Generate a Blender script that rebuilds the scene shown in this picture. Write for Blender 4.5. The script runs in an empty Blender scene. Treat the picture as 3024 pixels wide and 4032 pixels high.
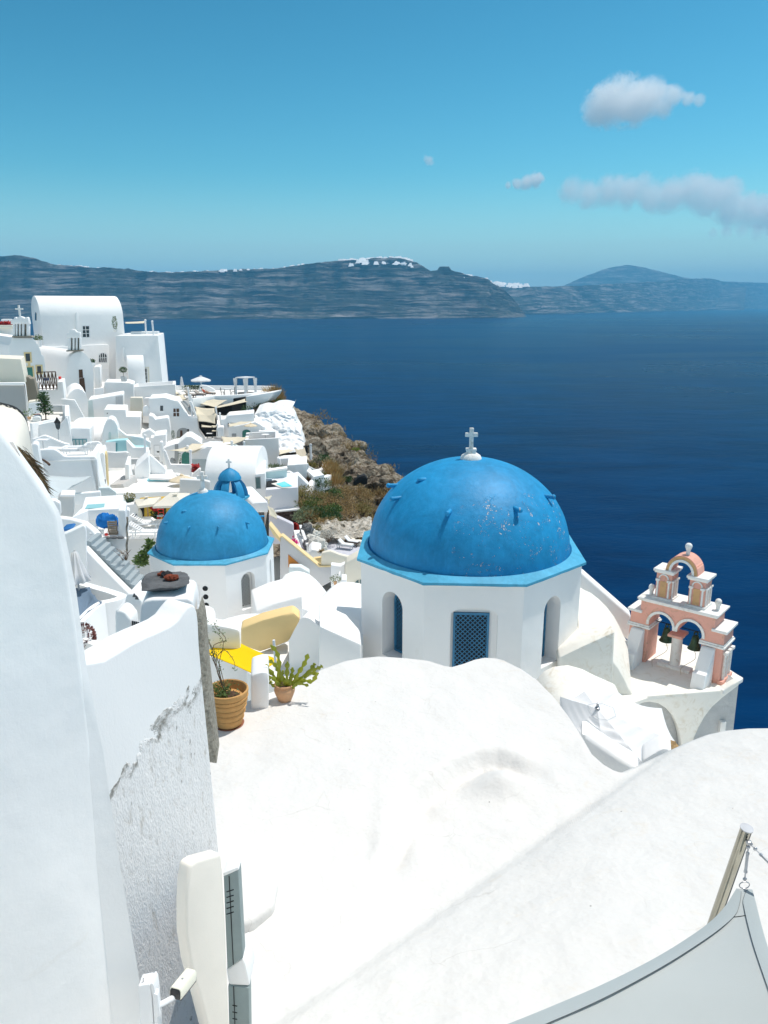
import bpy, bmesh, math, random
from mathutils import Vector, Matrix, noise
random.seed(7)
R = math.radians
FPX = 3023.0                       # focal length in photo pixels
TH = R(15.1)                       # camera looks down this much
CT, ST = math.cos(TH), math.sin(TH)
SEA = -100.0
scene = bpy.context.scene
COL = scene.collection
# ---------------------------------------------------------------- points from the photo at real distances
def ray(p):
 x = (p[0] - 1512) / FPX; y = (2016 - p[1]) / FPX
 return Vector((x, CT + y * ST, -ST + y * CT))
def P(p, Y):
 r = ray(p); return r * (Y / r.y)
def Pz(p, z):
 r = ray(p); return r * (z / r.z)
def Ppl(p, p0, n):
 r = ray(p); return r * (p0.dot(n) / r.dot(n))
def zoomer(x0, y0, s):
 return lambda x, y: (x0 + x * s, y0 + y * s)
zA = zoomer(0, 1150, 700 / 1659); zB = zoomer(600, 1400, 700 / 1659); zC = zoomer(0, 1600, 700 / 1659)
zD = zoomer(600, 1700, 700 / 1659); zE = zoomer(200, 1900, 700 / 1659); zF = zoomer(700, 2050, 800 / 1659)
zG = zoomer(1350, 1650, 1050 / 1659); zH = zoomer(2300, 2050, 724 / 1601); zK = zoomer(1000, 1500, 650 / 1659)
zL = zoomer(0, 2900, 1100 / 1659); zR = zoomer(2000, 3100, 1024 / 1659); zQ = zoomer(1000, 2000, 500 / 1659)
zN = zoomer(600, 1480, 400 / 1659); zS = zoomer(400, 1650, 400 / 1659); zT = zoomer(850, 1700, 400 / 1659)
zU = zoomer(200, 1550, 400 / 1659); zV = zoomer(350, 1900, 400 / 1659); zW = zoomer(0, 1200, 300 / 1475)
zX = zoomer(0, 1550, 400 / 1659); zM = zoomer(1200, 2550, 1300 / 1659); zY = zoomer(300, 1400, 400 / 1659)
def zz(z, pts): return [z(*p) for p in pts]
# ---------------------------------------------------------------- objects
def wloc(o):
 v = Vector((0, 0, 0))
 while o is not None:
  v += Vector(o.location); o = o.parent
 return v
def tag(o, label=None, cat=None, group=None, kind=None):
 if label: o['label'] = label
 if cat: o['category'] = cat
 if group: o['group'] = group
 if kind: o['kind'] = kind
 return o
def thing(name, label, cat, loc=(0, 0, 0), group=None):
 o = bpy.data.objects.new(name, None); COL.objects.link(o)
 o.location = loc; o.empty_display_size = 0.2
 return tag(o, label, cat, group)
def copy_tree(o, parent=None):
 c = o.copy(); COL.objects.link(c)
 if parent is not None: c.parent = parent
 for ch in list(o.children): copy_tree(ch, c)
 return c
class MB:
 def __init__(s): s.bm = bmesh.new()
 def v(s, p): return s.bm.verts.new(p)
 def face(s, pts):
  try: return s.bm.faces.new([s.v(p) for p in pts])
  except ValueError: return None
 def loft(s, a, b, caps=True):
  va = [s.v(p) for p in a]; vb = [s.v(p) for p in b]; n = len(a)
  for i in range(n):
   j = (i + 1) % n
   s.bm.faces.new((va[i], va[j], vb[j], vb[i]))
  if caps:
   s.bm.faces.new(list(reversed(va))); s.bm.faces.new(vb)
  return s
 def prism(s, pts, vec):
  vec = Vector(vec); return s.loft(pts, [Vector(p) + vec for p in pts])
 def box(s, c, size, rz=0, rx=0, ry=0):
  m = Matrix.Translation(Vector(c)) @ Matrix.Rotation(rz, 4, 'Z') @ Matrix.Rotation(ry, 4, 'Y') @ Matrix.Rotation(rx, 4, 'X')
  x, y, z = size[0] / 2, size[1] / 2, size[2] / 2
  q = [m @ Vector(p) for p in ((-x, -y, -z), (x, -y, -z), (x, y, -z), (-x, y, -z))]
  t = [m @ Vector(p) for p in ((-x, -y, z), (x, -y, z), (x, y, z), (-x, y, z))]
  return s.loft(q, t)
 def beam(s, p, q, w, h=None, up=(0, 0, 1)):
  h = h or w; p = Vector(p); q = Vector(q); d = (q - p).normalized(); up = Vector(up)
  if abs(d.dot(up)) > .97: up = Vector((0, 1, 0))
  a = d.cross(up).normalized() * (w / 2); b = a.cross(d).normalized() * (h / 2)
  return s.loft([p - a - b, p + a - b, p + a + b, p - a + b], [q - a - b, q + a - b, q + a + b, q - a + b])
 def tube(s, path, r, n=8, r2=None):
  path = [Vector(p) for p in path]; rings = []; m = len(path)
  ref = Vector((0, 0, 1))
  for i, p in enumerate(path):
   d = (path[min(i + 1, m - 1)] - path[max(i - 1, 0)]).normalized()
   if abs(d.dot(ref)) > .95: ref = Vector((0.3, 1, 0)).normalized()
   a = d.cross(ref).normalized(); b = a.cross(d)
   rr = r if r2 is None else r + (r2 - r) * i / max(1, m - 1)
   rings.append([s.v(p + (a * math.cos(2 * math.pi * k / n) + b * math.sin(2 * math.pi * k / n)) * rr) for k in range(n)])
  for i in range(m - 1):
   for k in range(n):
    l = (k + 1) % n
    s.bm.faces.new((rings[i][k], rings[i][l], rings[i + 1][l], rings[i + 1][k]))
  s.bm.faces.new(list(reversed(rings[0]))); s.bm.faces.new(rings[-1])
  return s
 def lathe(s, prof, c, n=32, a0=0, wob=None):
  c = Vector(c); rings = []
  for (r, z) in prof:
   if r < 1e-5: rings.append([s.v(c + Vector((0, 0, z)))])
   else:
    ring = []
    for k in range(n):
     a = a0 + 2 * math.pi * k / n
     rr = r * (1 + (wob(a, z) if wob else 0))
     ring.append(s.v(c + Vector((rr * math.cos(a), rr * math.sin(a), z))))
    rings.append(ring)
  for A, B in zip(rings, rings[1:]):
   for k in range(n):
    l = (k + 1) % n
    if len(A) == 1 and len(B) == 1: continue
    if len(A) == 1: s.bm.faces.new((A[0], B[l], B[k]))
    elif len(B) == 1: s.bm.faces.new((A[k], A[l], B[0]))
    else: s.bm.faces.new((A[k], A[l], B[l], B[k]))
  return s
 def sphere(s, c, r, sz=(1, 1, 1), n=2, jit=0.0):
  m = Matrix.Translation(Vector(c)) @ Matrix.Diagonal((r * sz[0], r * sz[1], r * sz[2], 1))
  g = bmesh.ops.create_icosphere(s.bm, subdivisions=n, radius=1, matrix=m)
  if jit:
   c = Vector(c)
   for v in g['verts']:
    d = (v.co - c); v.co = c + d * (1 + jit * noise.noise(v.co * (2.2 / r)) + jit * .5 * noise.noise(v.co * (5 / r)))
  return s
 def grid(s, rows):
  g = [[s.v(p) for p in r] for r in rows]
  for i in range(len(g) - 1):
   for j in range(len(g[0]) - 1):
    s.bm.faces.new((g[i][j], g[i][j + 1], g[i + 1][j + 1], g[i + 1][j]))
  return g
 def hull(s, pts):
  vs = [s.v(p) for p in pts]
  r = bmesh.ops.convex_hull(s.bm, input=vs)
  dead = [e for e in r['geom_interior'] if isinstance(e, bmesh.types.BMVert)]
  bmesh.ops.delete(s.bm, geom=dead, context='VERTS'); return s
 def leaf(s, p, d, up, L, w):
  d = d.normalized(); a = d.cross(up)
  if a.length < 1e-4: a = Vector((1, 0, 0))
  a = a.normalized() * (w / 2); m = p + d * (L * .5)
  s.bm.faces.new([s.v(p), s.v(m + a), s.v(p + d * L), s.v(m - a)]); return s
 def build(s, name, mat, parent=None, bevel=0, seg=2, smooth=True, ang=40, norm=True, loc=None, bang=30):
  bm = s.bm
  if norm: bmesh.ops.recalc_face_normals(bm, faces=bm.faces)
  if bevel:
   bmesh.ops.remove_doubles(bm, verts=bm.verts, dist=1e-4)
   bm.normal_update()
   es = [e for e in bm.edges if len(e.link_faces) == 2 and e.calc_face_angle(0) > R(bang)]
   if es: bmesh.ops.bevel(bm, geom=es, offset=bevel, segments=seg, profile=.5, affect='EDGES', clamp_overlap=True)
  me = bpy.data.meshes.new(name)
  if parent is not None: off = wloc(parent)
  elif loc is not None: off = Vector(loc)
  else:
   xs = [v.co.x for v in bm.verts]; ys = [v.co.y for v in bm.verts]; zs = [v.co.z for v in bm.verts]
   off = Vector(((min(xs) + max(xs)) / 2, (min(ys) + max(ys)) / 2, min(zs)))
  for v in bm.verts: v.co -= off
  bm.to_mesh(me); bm.free()
  if isinstance(mat, (list, tuple)):
   for m in mat: me.materials.append(m)
  else: me.materials.append(mat)
  if smooth:
   me.shade_smooth(); me.set_sharp_from_angle(angle=R(ang))
  o = bpy.data.objects.new(name, me); COL.objects.link(o)
  if parent is not None: o.parent = parent
  else: o.location = off
  return o
def arch(x0, x1, zb, zs, n=12, rise=None):
 """closed outline in (x, z): jambs from zb to spring zs, round head"""
 r = (x1 - x0) / 2; cx = (x0 + x1) / 2; k = (rise or r)
 return [(x0, zb)] + [(cx - r * math.cos(math.pi * i / n), zs + k * math.sin(math.pi * i / n)) for i in range(n + 1)] + [(x1, zb)]
class Facade:
 """upright plane through a point of the photo at distance Y, turned by yaw; local x runs right, z up, n points to us"""
 def __init__(s, p, Y, yaw=0, o=None):
  s.o = P(p, Y) if o is None else Vector(o)
  s.x = Vector((math.cos(R(yaw)), math.sin(R(yaw)), 0)); s.n = Vector((math.sin(R(yaw)), -math.cos(R(yaw)), 0)); s.yaw = R(yaw)
 def pt(s, p, off=0): return Ppl(p, s.o + s.n * off, s.n)
 def loc(s, p):
  q = s.pt(p) - s.o; return (q.dot(s.x), q.z)
 def at(s, x, z, off=0): return s.o + s.x * x + Vector((0, 0, z)) + s.n * off
 def pts(s, px, off=0): return [s.pt(p, off) for p in px]
def quadpx(x0, y0, x1, y1): return [(x0, y1), (x0, y0), (x1, y0), (x1, y1)]
def archpx(x0, y0, x1, y1, spring, n=8):
 r = (x1 - x0) / 2; cx = (x0 + x1) / 2
 return [(x0, y1)] + [(cx - r * math.cos(math.pi * i / n), spring - (spring - y0) * math.sin(math.pi * i / n)) for i in range(n + 1)] + [(x1, y1)]
def opening(f, px, parent, kind='window', mat=None, frame=None, fw=.08, rec=.03, bars=None, lab=None, barmat=None, proud=.05):
 """a window or door set on a facade: frame stands proud, pane just inside it"""
 mat = mat or M['glass']
 o = MB().prism(f.pts(px, -.02), f.n * .06).build(kind, mat, parent)
 if lab: o['label'] = lab
 if frame:
  q = f.pts(px); c = sum(q, Vector()) / len(q); m = MB(); n = len(q)
  outer = []
  for k in q:
   d = k - c; dx = d.dot(f.x); dz = d.z
   outer.append(k + f.x * (fw if dx > 0 else -fw) + Vector((0, 0, fw if dz > 0 else -fw)))
  for i in range(n):
   j = (i + 1) % n
   m.prism([q[i], q[j], outer[j], outer[i]], f.n * proud)
  m.build('window_frame' if kind == 'window' else 'door_frame', frame, o)
 if bars:
  q = [f.loc(p) for p in px]; x0, x1 = min(a[0] for a in q), max(a[0] for a in q); z0, z1 = min(a[1] for a in q), max(a[1] for a in q)
  m = MB()
  for i in range(1, bars[0]):
   x = x0 + (x1 - x0) * i / bars[0]; m.beam(f.at(x, z0, .05), f.at(x, z1, .05), .06)
  for i in range(1, bars[1]):
   z = z0 + (z1 - z0) * i / bars[1]; m.beam(f.at(x0, z, .052), f.at(x1, z, .052), .06)
  m.build('glazing_bar', barmat or frame or M['white'], o)
 return o
VG = 'houses of the hillside village'
def block(name, label, cat, px, Y, depth, yaw=0, mat=None, bevel=.06, vec=None, ops=(), group=None, drop=0, tilt=0):
 """building or wall: its front outline from the photo at distance Y, carried back by its depth"""
 f = Facade(px[0], Y, yaw)
 q = f.pts(px)
 if drop:
  zl = min(p.z for p in q)
  for p in q:
   if p.z < zl + .25: p.z -= drop
 if vec is None:
  mid = sum(q, Vector()) / len(q); rad = Vector((mid.x, mid.y, 0)).normalized()
  vec = (-f.n).lerp(rad, .8 if yaw == 0 else .45).normalized() * depth + Vector((0, 0, tilt))
 vec = Vector(vec); c = sum(q, Vector()) / len(q); zb = min(p.z for p in q)
 if ops:
  t = thing(name, label, cat, (c.x, c.y, zb), group)
  MB().prism(q, vec).build('wall', mat or M['white'], t, bevel=bevel)
  for kw in ops: opening(f, kw.pop('px'), t, **kw)
  return t, f
 o = MB().prism(q, vec).build(name, mat or M['white'], None, bevel=bevel)
 tag(o, label, cat, group); return o, f
def vault(name, label, cat, pl, pr, Y, yaw, width, rise, down, mat=None, ops=(), group=None, bevel=.05, n=14, fmat=None):
 """barrel vault lying along the facade: eave from pl to pr"""
 f = Facade(pl, Y, yaw); a = f.pt(pl); b = f.pt(pr); b = Vector((b.x, b.y, a.z))
 prof = [(0, -down)] + [(width / 2 - width / 2 * math.cos(math.pi * i / n), rise * math.sin(math.pi * i / n)) for i in range(n + 1)] + [(width, -down)]
 qa = [a - f.n * w + Vector((0, 0, z)) for w, z in prof]
 m = MB().prism(qa, b - a)
 if ops:
  t = thing(name, label, cat, ((a.x + b.x) / 2, (a.y + b.y) / 2, a.z - down), group)
  m.build('wall', mat or M['white'], t, bevel=bevel, bang=35)
  for kw in ops: opening(f, kw.pop('px'), t, **kw)
  return t, f
 o = m.build(name, mat or M['white'], None, bevel=bevel, bang=35); tag(o, label, cat, group); return o, f
def terrace(name, label, cat, pl, pr, Y, yaw, depth, ph=.8, t=.25, down=3, mat=None, floor=None, back=True, sides=(1, 1), group=None, ops=(), wallmat=None):
 """raised terrace: a floor with low walls round it; pl-pr is the top edge of its front wall"""
 f = Facade(pl, Y, yaw); a = f.pt(pl); b = f.pt(pr); L = (b - a).dot(f.x); z = a.z; sl = b.z - a.z
 th = thing(name, label, cat, ((a.x + b.x) / 2, (a.y + b.y) / 2, z - down), group)
 rad = Vector(((a.x + b.x) / 2, (a.y + b.y) / 2, 0)).normalized(); bk = (-f.n).lerp(rad, .8).normalized()
 def at(x, w, zz_): return a + f.x * x + bk * w + Vector((0, 0, zz_ + (sl * x / L if zz_ > -ph * .5 else 0)))
 m = MB()
 def bx(x0, x1, w0, w1, z0, z1): m.loft([at(x0, w0, z0), at(x1, w0, z0), at(x1, w1, z0), at(x0, w1, z0)], [at(x0, w0, z1), at(x1, w0, z1), at(x1, w1, z1), at(x0, w1, z1)])
 bx(0, L, 0, t, -down, 0)
 if back: bx(0, L, depth - t, depth, -down, 0)
 if sides[0]: bx(0, t, t, depth - t * (1 if back else 0), -down, 0)
 if sides[1]: bx(L - t, L, t, depth - t * (1 if back else 0), -down, 0)
 m.build('parapet', wallmat or mat or M['white'], th, bevel=.05)
 m = MB(); bx(t * .5, L - t * .5, t * .5, depth - t * .5, -down, -ph); m.build('floor', floor or mat or M['white'], th)
 for kw in ops: opening(f, kw.pop('px'), th, **kw)
 return th, f
def wallpath(pts, t, down, m=None, zb=None):
 """wall along 3-D points given on its top; falls by down (or to height zb)"""
 m = m or MB(); pts = [Vector(p) for p in pts]; n = len(pts); A = []; B = []
 for i, p in enumerate(pts):
  d = pts[min(i + 1, n - 1)] - pts[max(i - 1, 0)]; d.z = 0; d.normalize(); s = Vector((-d.y, d.x, 0)) * (t / 2)
  A.append(p + s); B.append(p - s)
 dn = lambda p: Vector((p.x, p.y, zb if zb is not None else p.z - down))
 rows = [[B[i], A[i], dn(A[i]), dn(B[i])] for i in range(n)]
 vs = [[m.v(p) for p in r] for r in rows]
 for i in range(n - 1):
  for k in range(4):
   l = (k + 1) % 4
   m.bm.faces.new((vs[i][k], vs[i][l], vs[i + 1][l], vs[i + 1][k]))
 m.bm.faces.new(vs[0]); m.bm.faces.new(list(reversed(vs[-1])))
 return m
def spline(pts, n=6):
 pts = [Vector(p) for p in pts]; out = []
 for i in range(len(pts) - 1):
  p0 = pts[max(i - 1, 0)]; p1 = pts[i]; p2 = pts[i + 1]; p3 = pts[min(i + 2, len(pts) - 1)]
  for k in range(n):
   t = k / n
   out.append(.5 * ((2 * p1) + (p2 - p0) * t + (2 * p0 - 5 * p1 + 4 * p2 - p3) * t * t + (3 * p1 - p0 - 3 * p2 + p3) * t ** 3))
 out.append(pts[-1]); return out
def lerp_tab(tab, x):
 if x <= tab[0][0]: return tab[0][1]
 for (x0, y0), (x1, y1) in zip(tab, tab[1:]):
  if x <= x1: return y0 + (y1 - y0) * (x - x0) / (x1 - x0)
 return tab[-1][1]
def smooth(a, b, x):
 t = min(1, max(0, (x - a) / (b - a))); return t * t * (3 - 2 * t)
# ---------------------------------------------------------------- materials
M = {}
def newmat(name):
 m = bpy.data.materials.new(name); m.use_nodes = True
 nt = m.node_tree; nt.nodes.clear()
 out = nt.nodes.new('ShaderNodeOutputMaterial')
 b = nt.nodes.new('ShaderNodeBsdfPrincipled'); nt.links.new(b.outputs[0], out.inputs[0])
 return m, nt, b
def nd(nt, t, **k):
 n = nt.nodes.new(t)
 for a, v in k.items():
  if a.startswith('i_'): n.inputs[a[2:].replace('_', ' ')].default_value = v
  elif a.startswith('n') and a[1:].isdigit(): n.inputs[int(a[1:])].default_value = v
  else: setattr(n, a, v)
 return n
def ramp(nt, src, stops):
 r = nt.nodes.new('ShaderNodeValToRGB'); e = r.color_ramp.elements
 while len(e) < len(stops): e.new(.5)
 for k, (p, c) in zip(e, stops):
  k.position = p; k.color = (*c, 1) if len(c) == 3 else c
 nt.links.new(src, r.inputs[0]); return r.outputs[0]
def mix(nt, f, a, b, blend='MIX'):
 m = nt.nodes.new('ShaderNodeMix'); m.data_type = 'RGBA'; m.blend_type = blend
 for k, x in ((0, f), (6, a), (7, b)):
  if hasattr(x, 'node'): nt.links.new(x, m.inputs[k])
  else: m.inputs[k].default_value = x if k == 0 else (*x, 1) if len(x) == 3 else x
 return m.outputs[2]
def mth(nt, op, a, b=None, c=None, clamp=False):
 m = nt.nodes.new('ShaderNodeMath'); m.operation = op; m.use_clamp = clamp
 for k, x in enumerate((a, b, c)):
  if x is None: continue
  if hasattr(x, 'node'): nt.links.new(x, m.inputs[k])
  else: m.inputs[k].default_value = x
 return m.outputs[0]
def coords(nt, scale=(1, 1, 1), obj=False):
 if obj: s = nd(nt, 'ShaderNodeTexCoord').outputs['Object']
 else: s = nd(nt, 'ShaderNodeNewGeometry').outputs['Position']
 mp = nd(nt, 'ShaderNodeMapping'); mp.inputs['Scale'].default_value = scale
 nt.links.new(s, mp.inputs[0]); return mp.outputs[0]
def noi(nt, co, scale, detail=4, rough=.6, dist=0):
 n = nd(nt, 'ShaderNodeTexNoise'); n.inputs['Scale'].default_value = scale; n.inputs['Detail'].default_value = detail
 n.inputs['Roughness'].default_value = rough; n.inputs['Distortion'].default_value = dist
 nt.links.new(co, n.inputs['Vector']); return n.outputs[0]
def bump(nt, b, h, strength=.3, dist=.02, prev=None):
 n = nd(nt, 'ShaderNodeBump'); n.inputs['Strength'].default_value = strength; n.inputs['Distance'].default_value = dist
 nt.links.new(h, n.inputs['Height'])
 if prev is not None: nt.links.new(prev, n.inputs['Normal'])
 nt.links.new(n.outputs[0], b.inputs['Normal']); return n.outputs[0]
def plaster(name, col=(.87, .865, .85), stain=(.62, .55, .43), amt=.25, bs=.25, lump=.5, scale=1.0, patch=.62):
 """limewashed wall: faint tone patches, sparse weather stains, trowel lumps and grain"""
 m, nt, b = newmat(name); co = coords(nt)
 a = noi(nt, co, .35 * scale, 5, .6, .6); f = noi(nt, co, 2.1 * scale, 6, .65, 1.2)
 c = mix(nt, ramp(nt, a, ((.35, (0, 0, 0)), (.7, (1, 1, 1)))), col, tuple(k * .955 for k in col))
 s = mth(nt, 'MULTIPLY', ramp(nt, f, ((patch, (0, 0, 0)), (patch + .16, (1, 1, 1)))), ramp(nt, a, ((.42, (0, 0, 0)), (.6, (1, 1, 1)))))
 c = mix(nt, mth(nt, 'MULTIPLY', s, amt), c, stain)
 nt.links.new(c, b.inputs['Base Color']); b.inputs['Roughness'].default_value = .92; b.inputs['Specular IOR Level'].default_value = .2
 l = bump(nt, b, noi(nt, co, 1.6 * scale, 3, .5), lump, .06)
 bump(nt, b, noi(nt, co, 34 * scale, 5, .7), bs, .008, l)
 M[name] = m; return m
def flat(name, col, rough=.7, spec=.3, metal=0, var=.12, scale=6, bs=0.0, bd=.01, obj=False):
 m, nt, b = newmat(name); co = coords(nt, obj=obj)
 n = noi(nt, co, scale, 5, .65)
 c = mix(nt, ramp(nt, n, ((.3, (0, 0, 0)), (.7, (1, 1, 1)))), tuple(k * (1 - var) for k in col), tuple(min(1, k * (1 + var)) for k in col))
 nt.links.new(c, b.inputs['Base Color']); b.inputs['Roughness'].default_value = rough
 b.inputs['Specular IOR Level'].default_value = spec; b.inputs['Metallic'].default_value = metal
 if bs: bump(nt, b, noi(nt, co, scale * 4, 5, .7), bs, bd)
 M[name] = m; return m
def cloth(name, col, trans=.25, scale=40):
 m, nt, b = newmat(name); co = coords(nt)
 n = noi(nt, co, 1.5, 4); c = mix(nt, n, tuple(k * .95 for k in col), tuple(min(1, k * 1.04) for k in col))
 nt.links.new(c, b.inputs['Base Color']); b.inputs['Roughness'].default_value = .85; b.inputs['Specular IOR Level'].default_value = .15
 if trans:
  t = nd(nt, 'ShaderNodeBsdfTranslucent'); nt.links.new(c, t.inputs[0])
  mx = nd(nt, 'ShaderNodeMixShader'); mx.inputs[0].default_value = trans
  nt.links.new(b.outputs[0], mx.inputs[1]); nt.links.new(t.outputs[0], mx.inputs[2])
  nt.links.new(mx.outputs[0], [n for n in nt.nodes if n.type == 'OUTPUT_MATERIAL'][0].inputs[0])
 bump(nt, b, noi(nt, co, scale, 3), .12, .01)
 M[name] = m; return m
def leafmat(name, c1, c2, rough=.6):
 m, nt, b = newmat(name); co = coords(nt)
 g = nd(nt, 'ShaderNodeNewGeometry')
 c = mix(nt, noi(nt, co, 1.3, 3), c1, c2)
 c = mix(nt, mth(nt, 'MULTIPLY', g.outputs['Random Per Island'], .6), c, tuple(k * 1.5 for k in c2))
 nt.links.new(c, b.inputs['Base Color']); b.inputs['Roughness'].default_value = rough
 t = nd(nt, 'ShaderNodeBsdfTranslucent'); nt.links.new(c, t.inputs[0])
 mx = nd(nt, 'ShaderNodeMixShader'); mx.inputs[0].default_value = .25
 nt.links.new(b.outputs[0], mx.inputs[1]); nt.links.new(t.outputs[0], mx.inputs[2])
 nt.links.new(mx.outputs[0], [n for n in nt.nodes if n.type == 'OUTPUT_MATERIAL'][0].inputs[0])
 M[name] = m; return m
plaster('white', (.93, .923, .91))
plaster('white_cool', (.91, .915, .915), amt=.15)
plaster('white_floor', (.90, .885, .855), (.62, .52, .38), .3)
plaster('cream', (.84, .78, .66), (.6, .5, .36), .3)
plaster('cream_stained', (.89, .86, .79), (.55, .44, .28), .55, patch=.5, scale=1.6)
plaster('warm_cream', (.86, .81, .73), (.6, .5, .4), .25, bs=.12, lump=.35)
def m_roof():
 m, nt, b = newmat('roof_white'); co = coords(nt)
 a = noi(nt, co, .45, 5, .6, .6); f = noi(nt, co, 2.4, 7, .7, 1.0)
 c = mix(nt, ramp(nt, a, ((.35, (0, 0, 0)), (.68, (1, 1, 1)))), (.745, .728, .700), (.708, .694, .672))
 s = mth(nt, 'MULTIPLY', ramp(nt, f, ((.56, (0, 0, 0)), (.70, (1, 1, 1)))), ramp(nt, a, ((.40, (0, 0, 0)), (.58, (1, 1, 1)))))
 c = mix(nt, mth(nt, 'MULTIPLY', s, .30), c, (.66, .56, .42))
 wob = nd(nt, 'ShaderNodeVectorMath', operation='ADD'); nt.links.new(co, wob.inputs[0])
 n3 = nd(nt, 'ShaderNodeTexNoise'); n3.inputs['Scale'].default_value = 1.6; n3.inputs['Detail'].default_value = 5; nt.links.new(co, n3.inputs['Vector'])
 sc = nd(nt, 'ShaderNodeVectorMath', operation='SCALE'); sc.inputs['Scale'].default_value = .55; nt.links.new(n3.outputs['Color'], sc.inputs[0]); nt.links.new(sc.outputs[0], wob.inputs[1])
 v = nd(nt, 'ShaderNodeTexVoronoi'); v.feature = 'DISTANCE_TO_EDGE'; v.inputs['Scale'].default_value = .85; nt.links.new(wob.outputs[0], v.inputs['Vector'])
 crack = mth(nt, 'MULTIPLY', ramp(nt, v.outputs['Distance'], ((.0, (1, 1, 1)), (.006, (0, 0, 0)))), ramp(nt, noi(nt, co, .9, 3), ((.50, (0, 0, 0)), (.60, (1, 1, 1)))))
 c = mix(nt, mth(nt, 'MULTIPLY', crack, .35), c, (.45, .42, .38))
 d = nd(nt, 'ShaderNodeTexVoronoi'); d.inputs['Scale'].default_value = 2.3; nt.links.new(co, d.inputs['Vector'])
 dot = mth(nt, 'MULTIPLY', ramp(nt, d.outputs['Distance'], ((.018, (1, 1, 1)), (.030, (0, 0, 0)))), ramp(nt, f, ((.42, (0, 0, 0)), (.46, (1, 1, 1)))))
 c = mix(nt, mth(nt, 'MULTIPLY', dot, .7), c, (.18, .16, .14))
 nt.links.new(c, b.inputs['Base Color']); b.inputs['Roughness'].default_value = .92; b.inputs['Specular IOR Level'].default_value = .2
 l = bump(nt, b, noi(nt, co, 1.3, 4, .55), .9, .10); l = bump(nt, b, noi(nt, coords(nt, (1, 1.6, 1)), 6.5, 4, .6), .35, .02, l); bump(nt, b, noi(nt, co, 34, 5, .7), .25, .008, l)
 M['roof_white'] = m
m_roof()
plaster('ochre', (.90, .66, .32), (.5, .34, .15), .3)
plaster('ochre_trim', (.84, .66, .36), (.5, .34, .12), .3)
plaster('mustard', (.62, .40, .06), (.35, .22, .05), .3)
plaster('orange', (.62, .25, .06), (.3, .12, .04), .3)
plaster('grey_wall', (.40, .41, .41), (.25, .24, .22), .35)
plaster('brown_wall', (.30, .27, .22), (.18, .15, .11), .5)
plaster('lilac', (.62, .60, .65), (.45, .42, .42), .2)
plaster('aqua', (.42, .70, .73), (.3, .5, .52), .2)
plaster('aqua_deep', (.30, .66, .74), (.25, .5, .55), .2)
plaster('sage', (.64, .73, .72), (.4, .45, .45), .15)
plaster('pink', (.82, .43, .34), (.40, .29, .18), .8, bs=.35, scale=2.2, patch=.53)
plaster('pink_ochre', (.66, .40, .20), (.40, .26, .14), .7, bs=.3, scale=2.2, patch=.5)
plaster('trim_white', (.86, .85, .82), (.52, .45, .34), .65, scale=2.0, patch=.5)
flat('stair_grey', (.36, .42, .45), .85, .2, var=.06)
flat('stone_paving', (.52, .50, .48), .9, .2, var=.1)
flat('lilac_floor', (.56, .56, .62), .9, .2, var=.06)
flat('glass', (.03, .045, .055), .15, .5, var=.3, scale=3)
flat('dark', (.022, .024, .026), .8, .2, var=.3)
flat('dark_wood', (.10, .055, .035), .7, .3, var=.35, scale=9)
flat('wood', (.42, .27, .15), .7, .3, var=.25, scale=12)
flat('pale_wood', (.55, .43, .30), .75, .2, var=.2, scale=12)
flat('red', (.75, .03, .02), .5, .4, var=.12)
flat('magenta', (.72, .03, .22), .6, .3, var=.3)
flat('redflower', (.50, .035, .03), .6, .3, var=.4, scale=14)
flat('green_door', (.04, .20, .16), .5, .4, var=.15)
flat('teal_cushion', (.06, .28, .36), .8, .2, var=.12)
flat('blue_pale', (.50, .58, .64), .8, .2, var=.06)
flat('taupe', (.42, .37, .33), .9, .1, var=.1)
flat('grey_metal', (.55, .56, .57), .45, .5, var=.08)
flat('paint_white', (.84, .84, .84), .55, .4, var=.04)
flat('bronze_green', (.035, .075, .04), .55, .5, .2, var=.5, scale=8)
flat('terracotta', (.62, .36, .20), .85, .2, var=.14, scale=5, bs=.2, bd=.004)
flat('terracotta_gold', (.58, .32, .12), .85, .2, var=.16, scale=5, bs=.2, bd=.004)
flat('terracotta_red', (.34, .15, .09), .85, .2, var=.2)
flat('soil', (.10, .065, .045), .95, .1, var=.4, scale=20, bs=.5, bd=.02)
flat('slate', (.12, .125, .13), .75, .35, var=.4, scale=5, bs=.7, bd=.02)
flat('lava_red', (.22, .06, .035), .95, .1, var=.5, scale=18, bs=.9, bd=.015)
flat('lava_black', (.03, .032, .036), .85, .3, var=.5, scale=14, bs=.8, bd=.01)
flat('stone_base', (.085, .06, .055), .95, .1, var=.75, scale=7, bs=.8, bd=.06)
flat('boulder', (.62, .60, .55), .95, .1, var=.25, scale=3, bs=.8, bd=.05)
flat('brick_rubble', (.45, .30, .15), .95, .1, var=.45, scale=14, bs=.9, bd=.03)
flat('steel', (.34, .33, .28), .12, .5, 1, var=.15, scale=3, obj=True)
flat('steel_dull', (.45, .46, .48), .35, .5, 1, var=.15)
flat('vent_grey', (.27, .33, .33), .6, .3, var=.06)
flat('cam_body', (.80, .78, .66), .35, .4, var=.02)
flat('cam_white', (.82, .83, .84), .45, .4, var=.02)
flat('black_plastic', (.012, .012, .014), .3, .5, var=.1)
flat('skin', (.50, .27, .18), .6, .3, var=.08)
flat('skin_dark', (.20, .10, .065), .6, .3, var=.08)
flat('cloth_white', (.82, .82, .82), .9, .1, var=.05)
flat('cloth_black', (.02, .02, .022), .9, .1, var=.2)
flat('cloth_red', (.48, .05, .03), .9, .1, var=.1)
flat('hair', (.015, .012, .01), .6, .3, var=.2)
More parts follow.
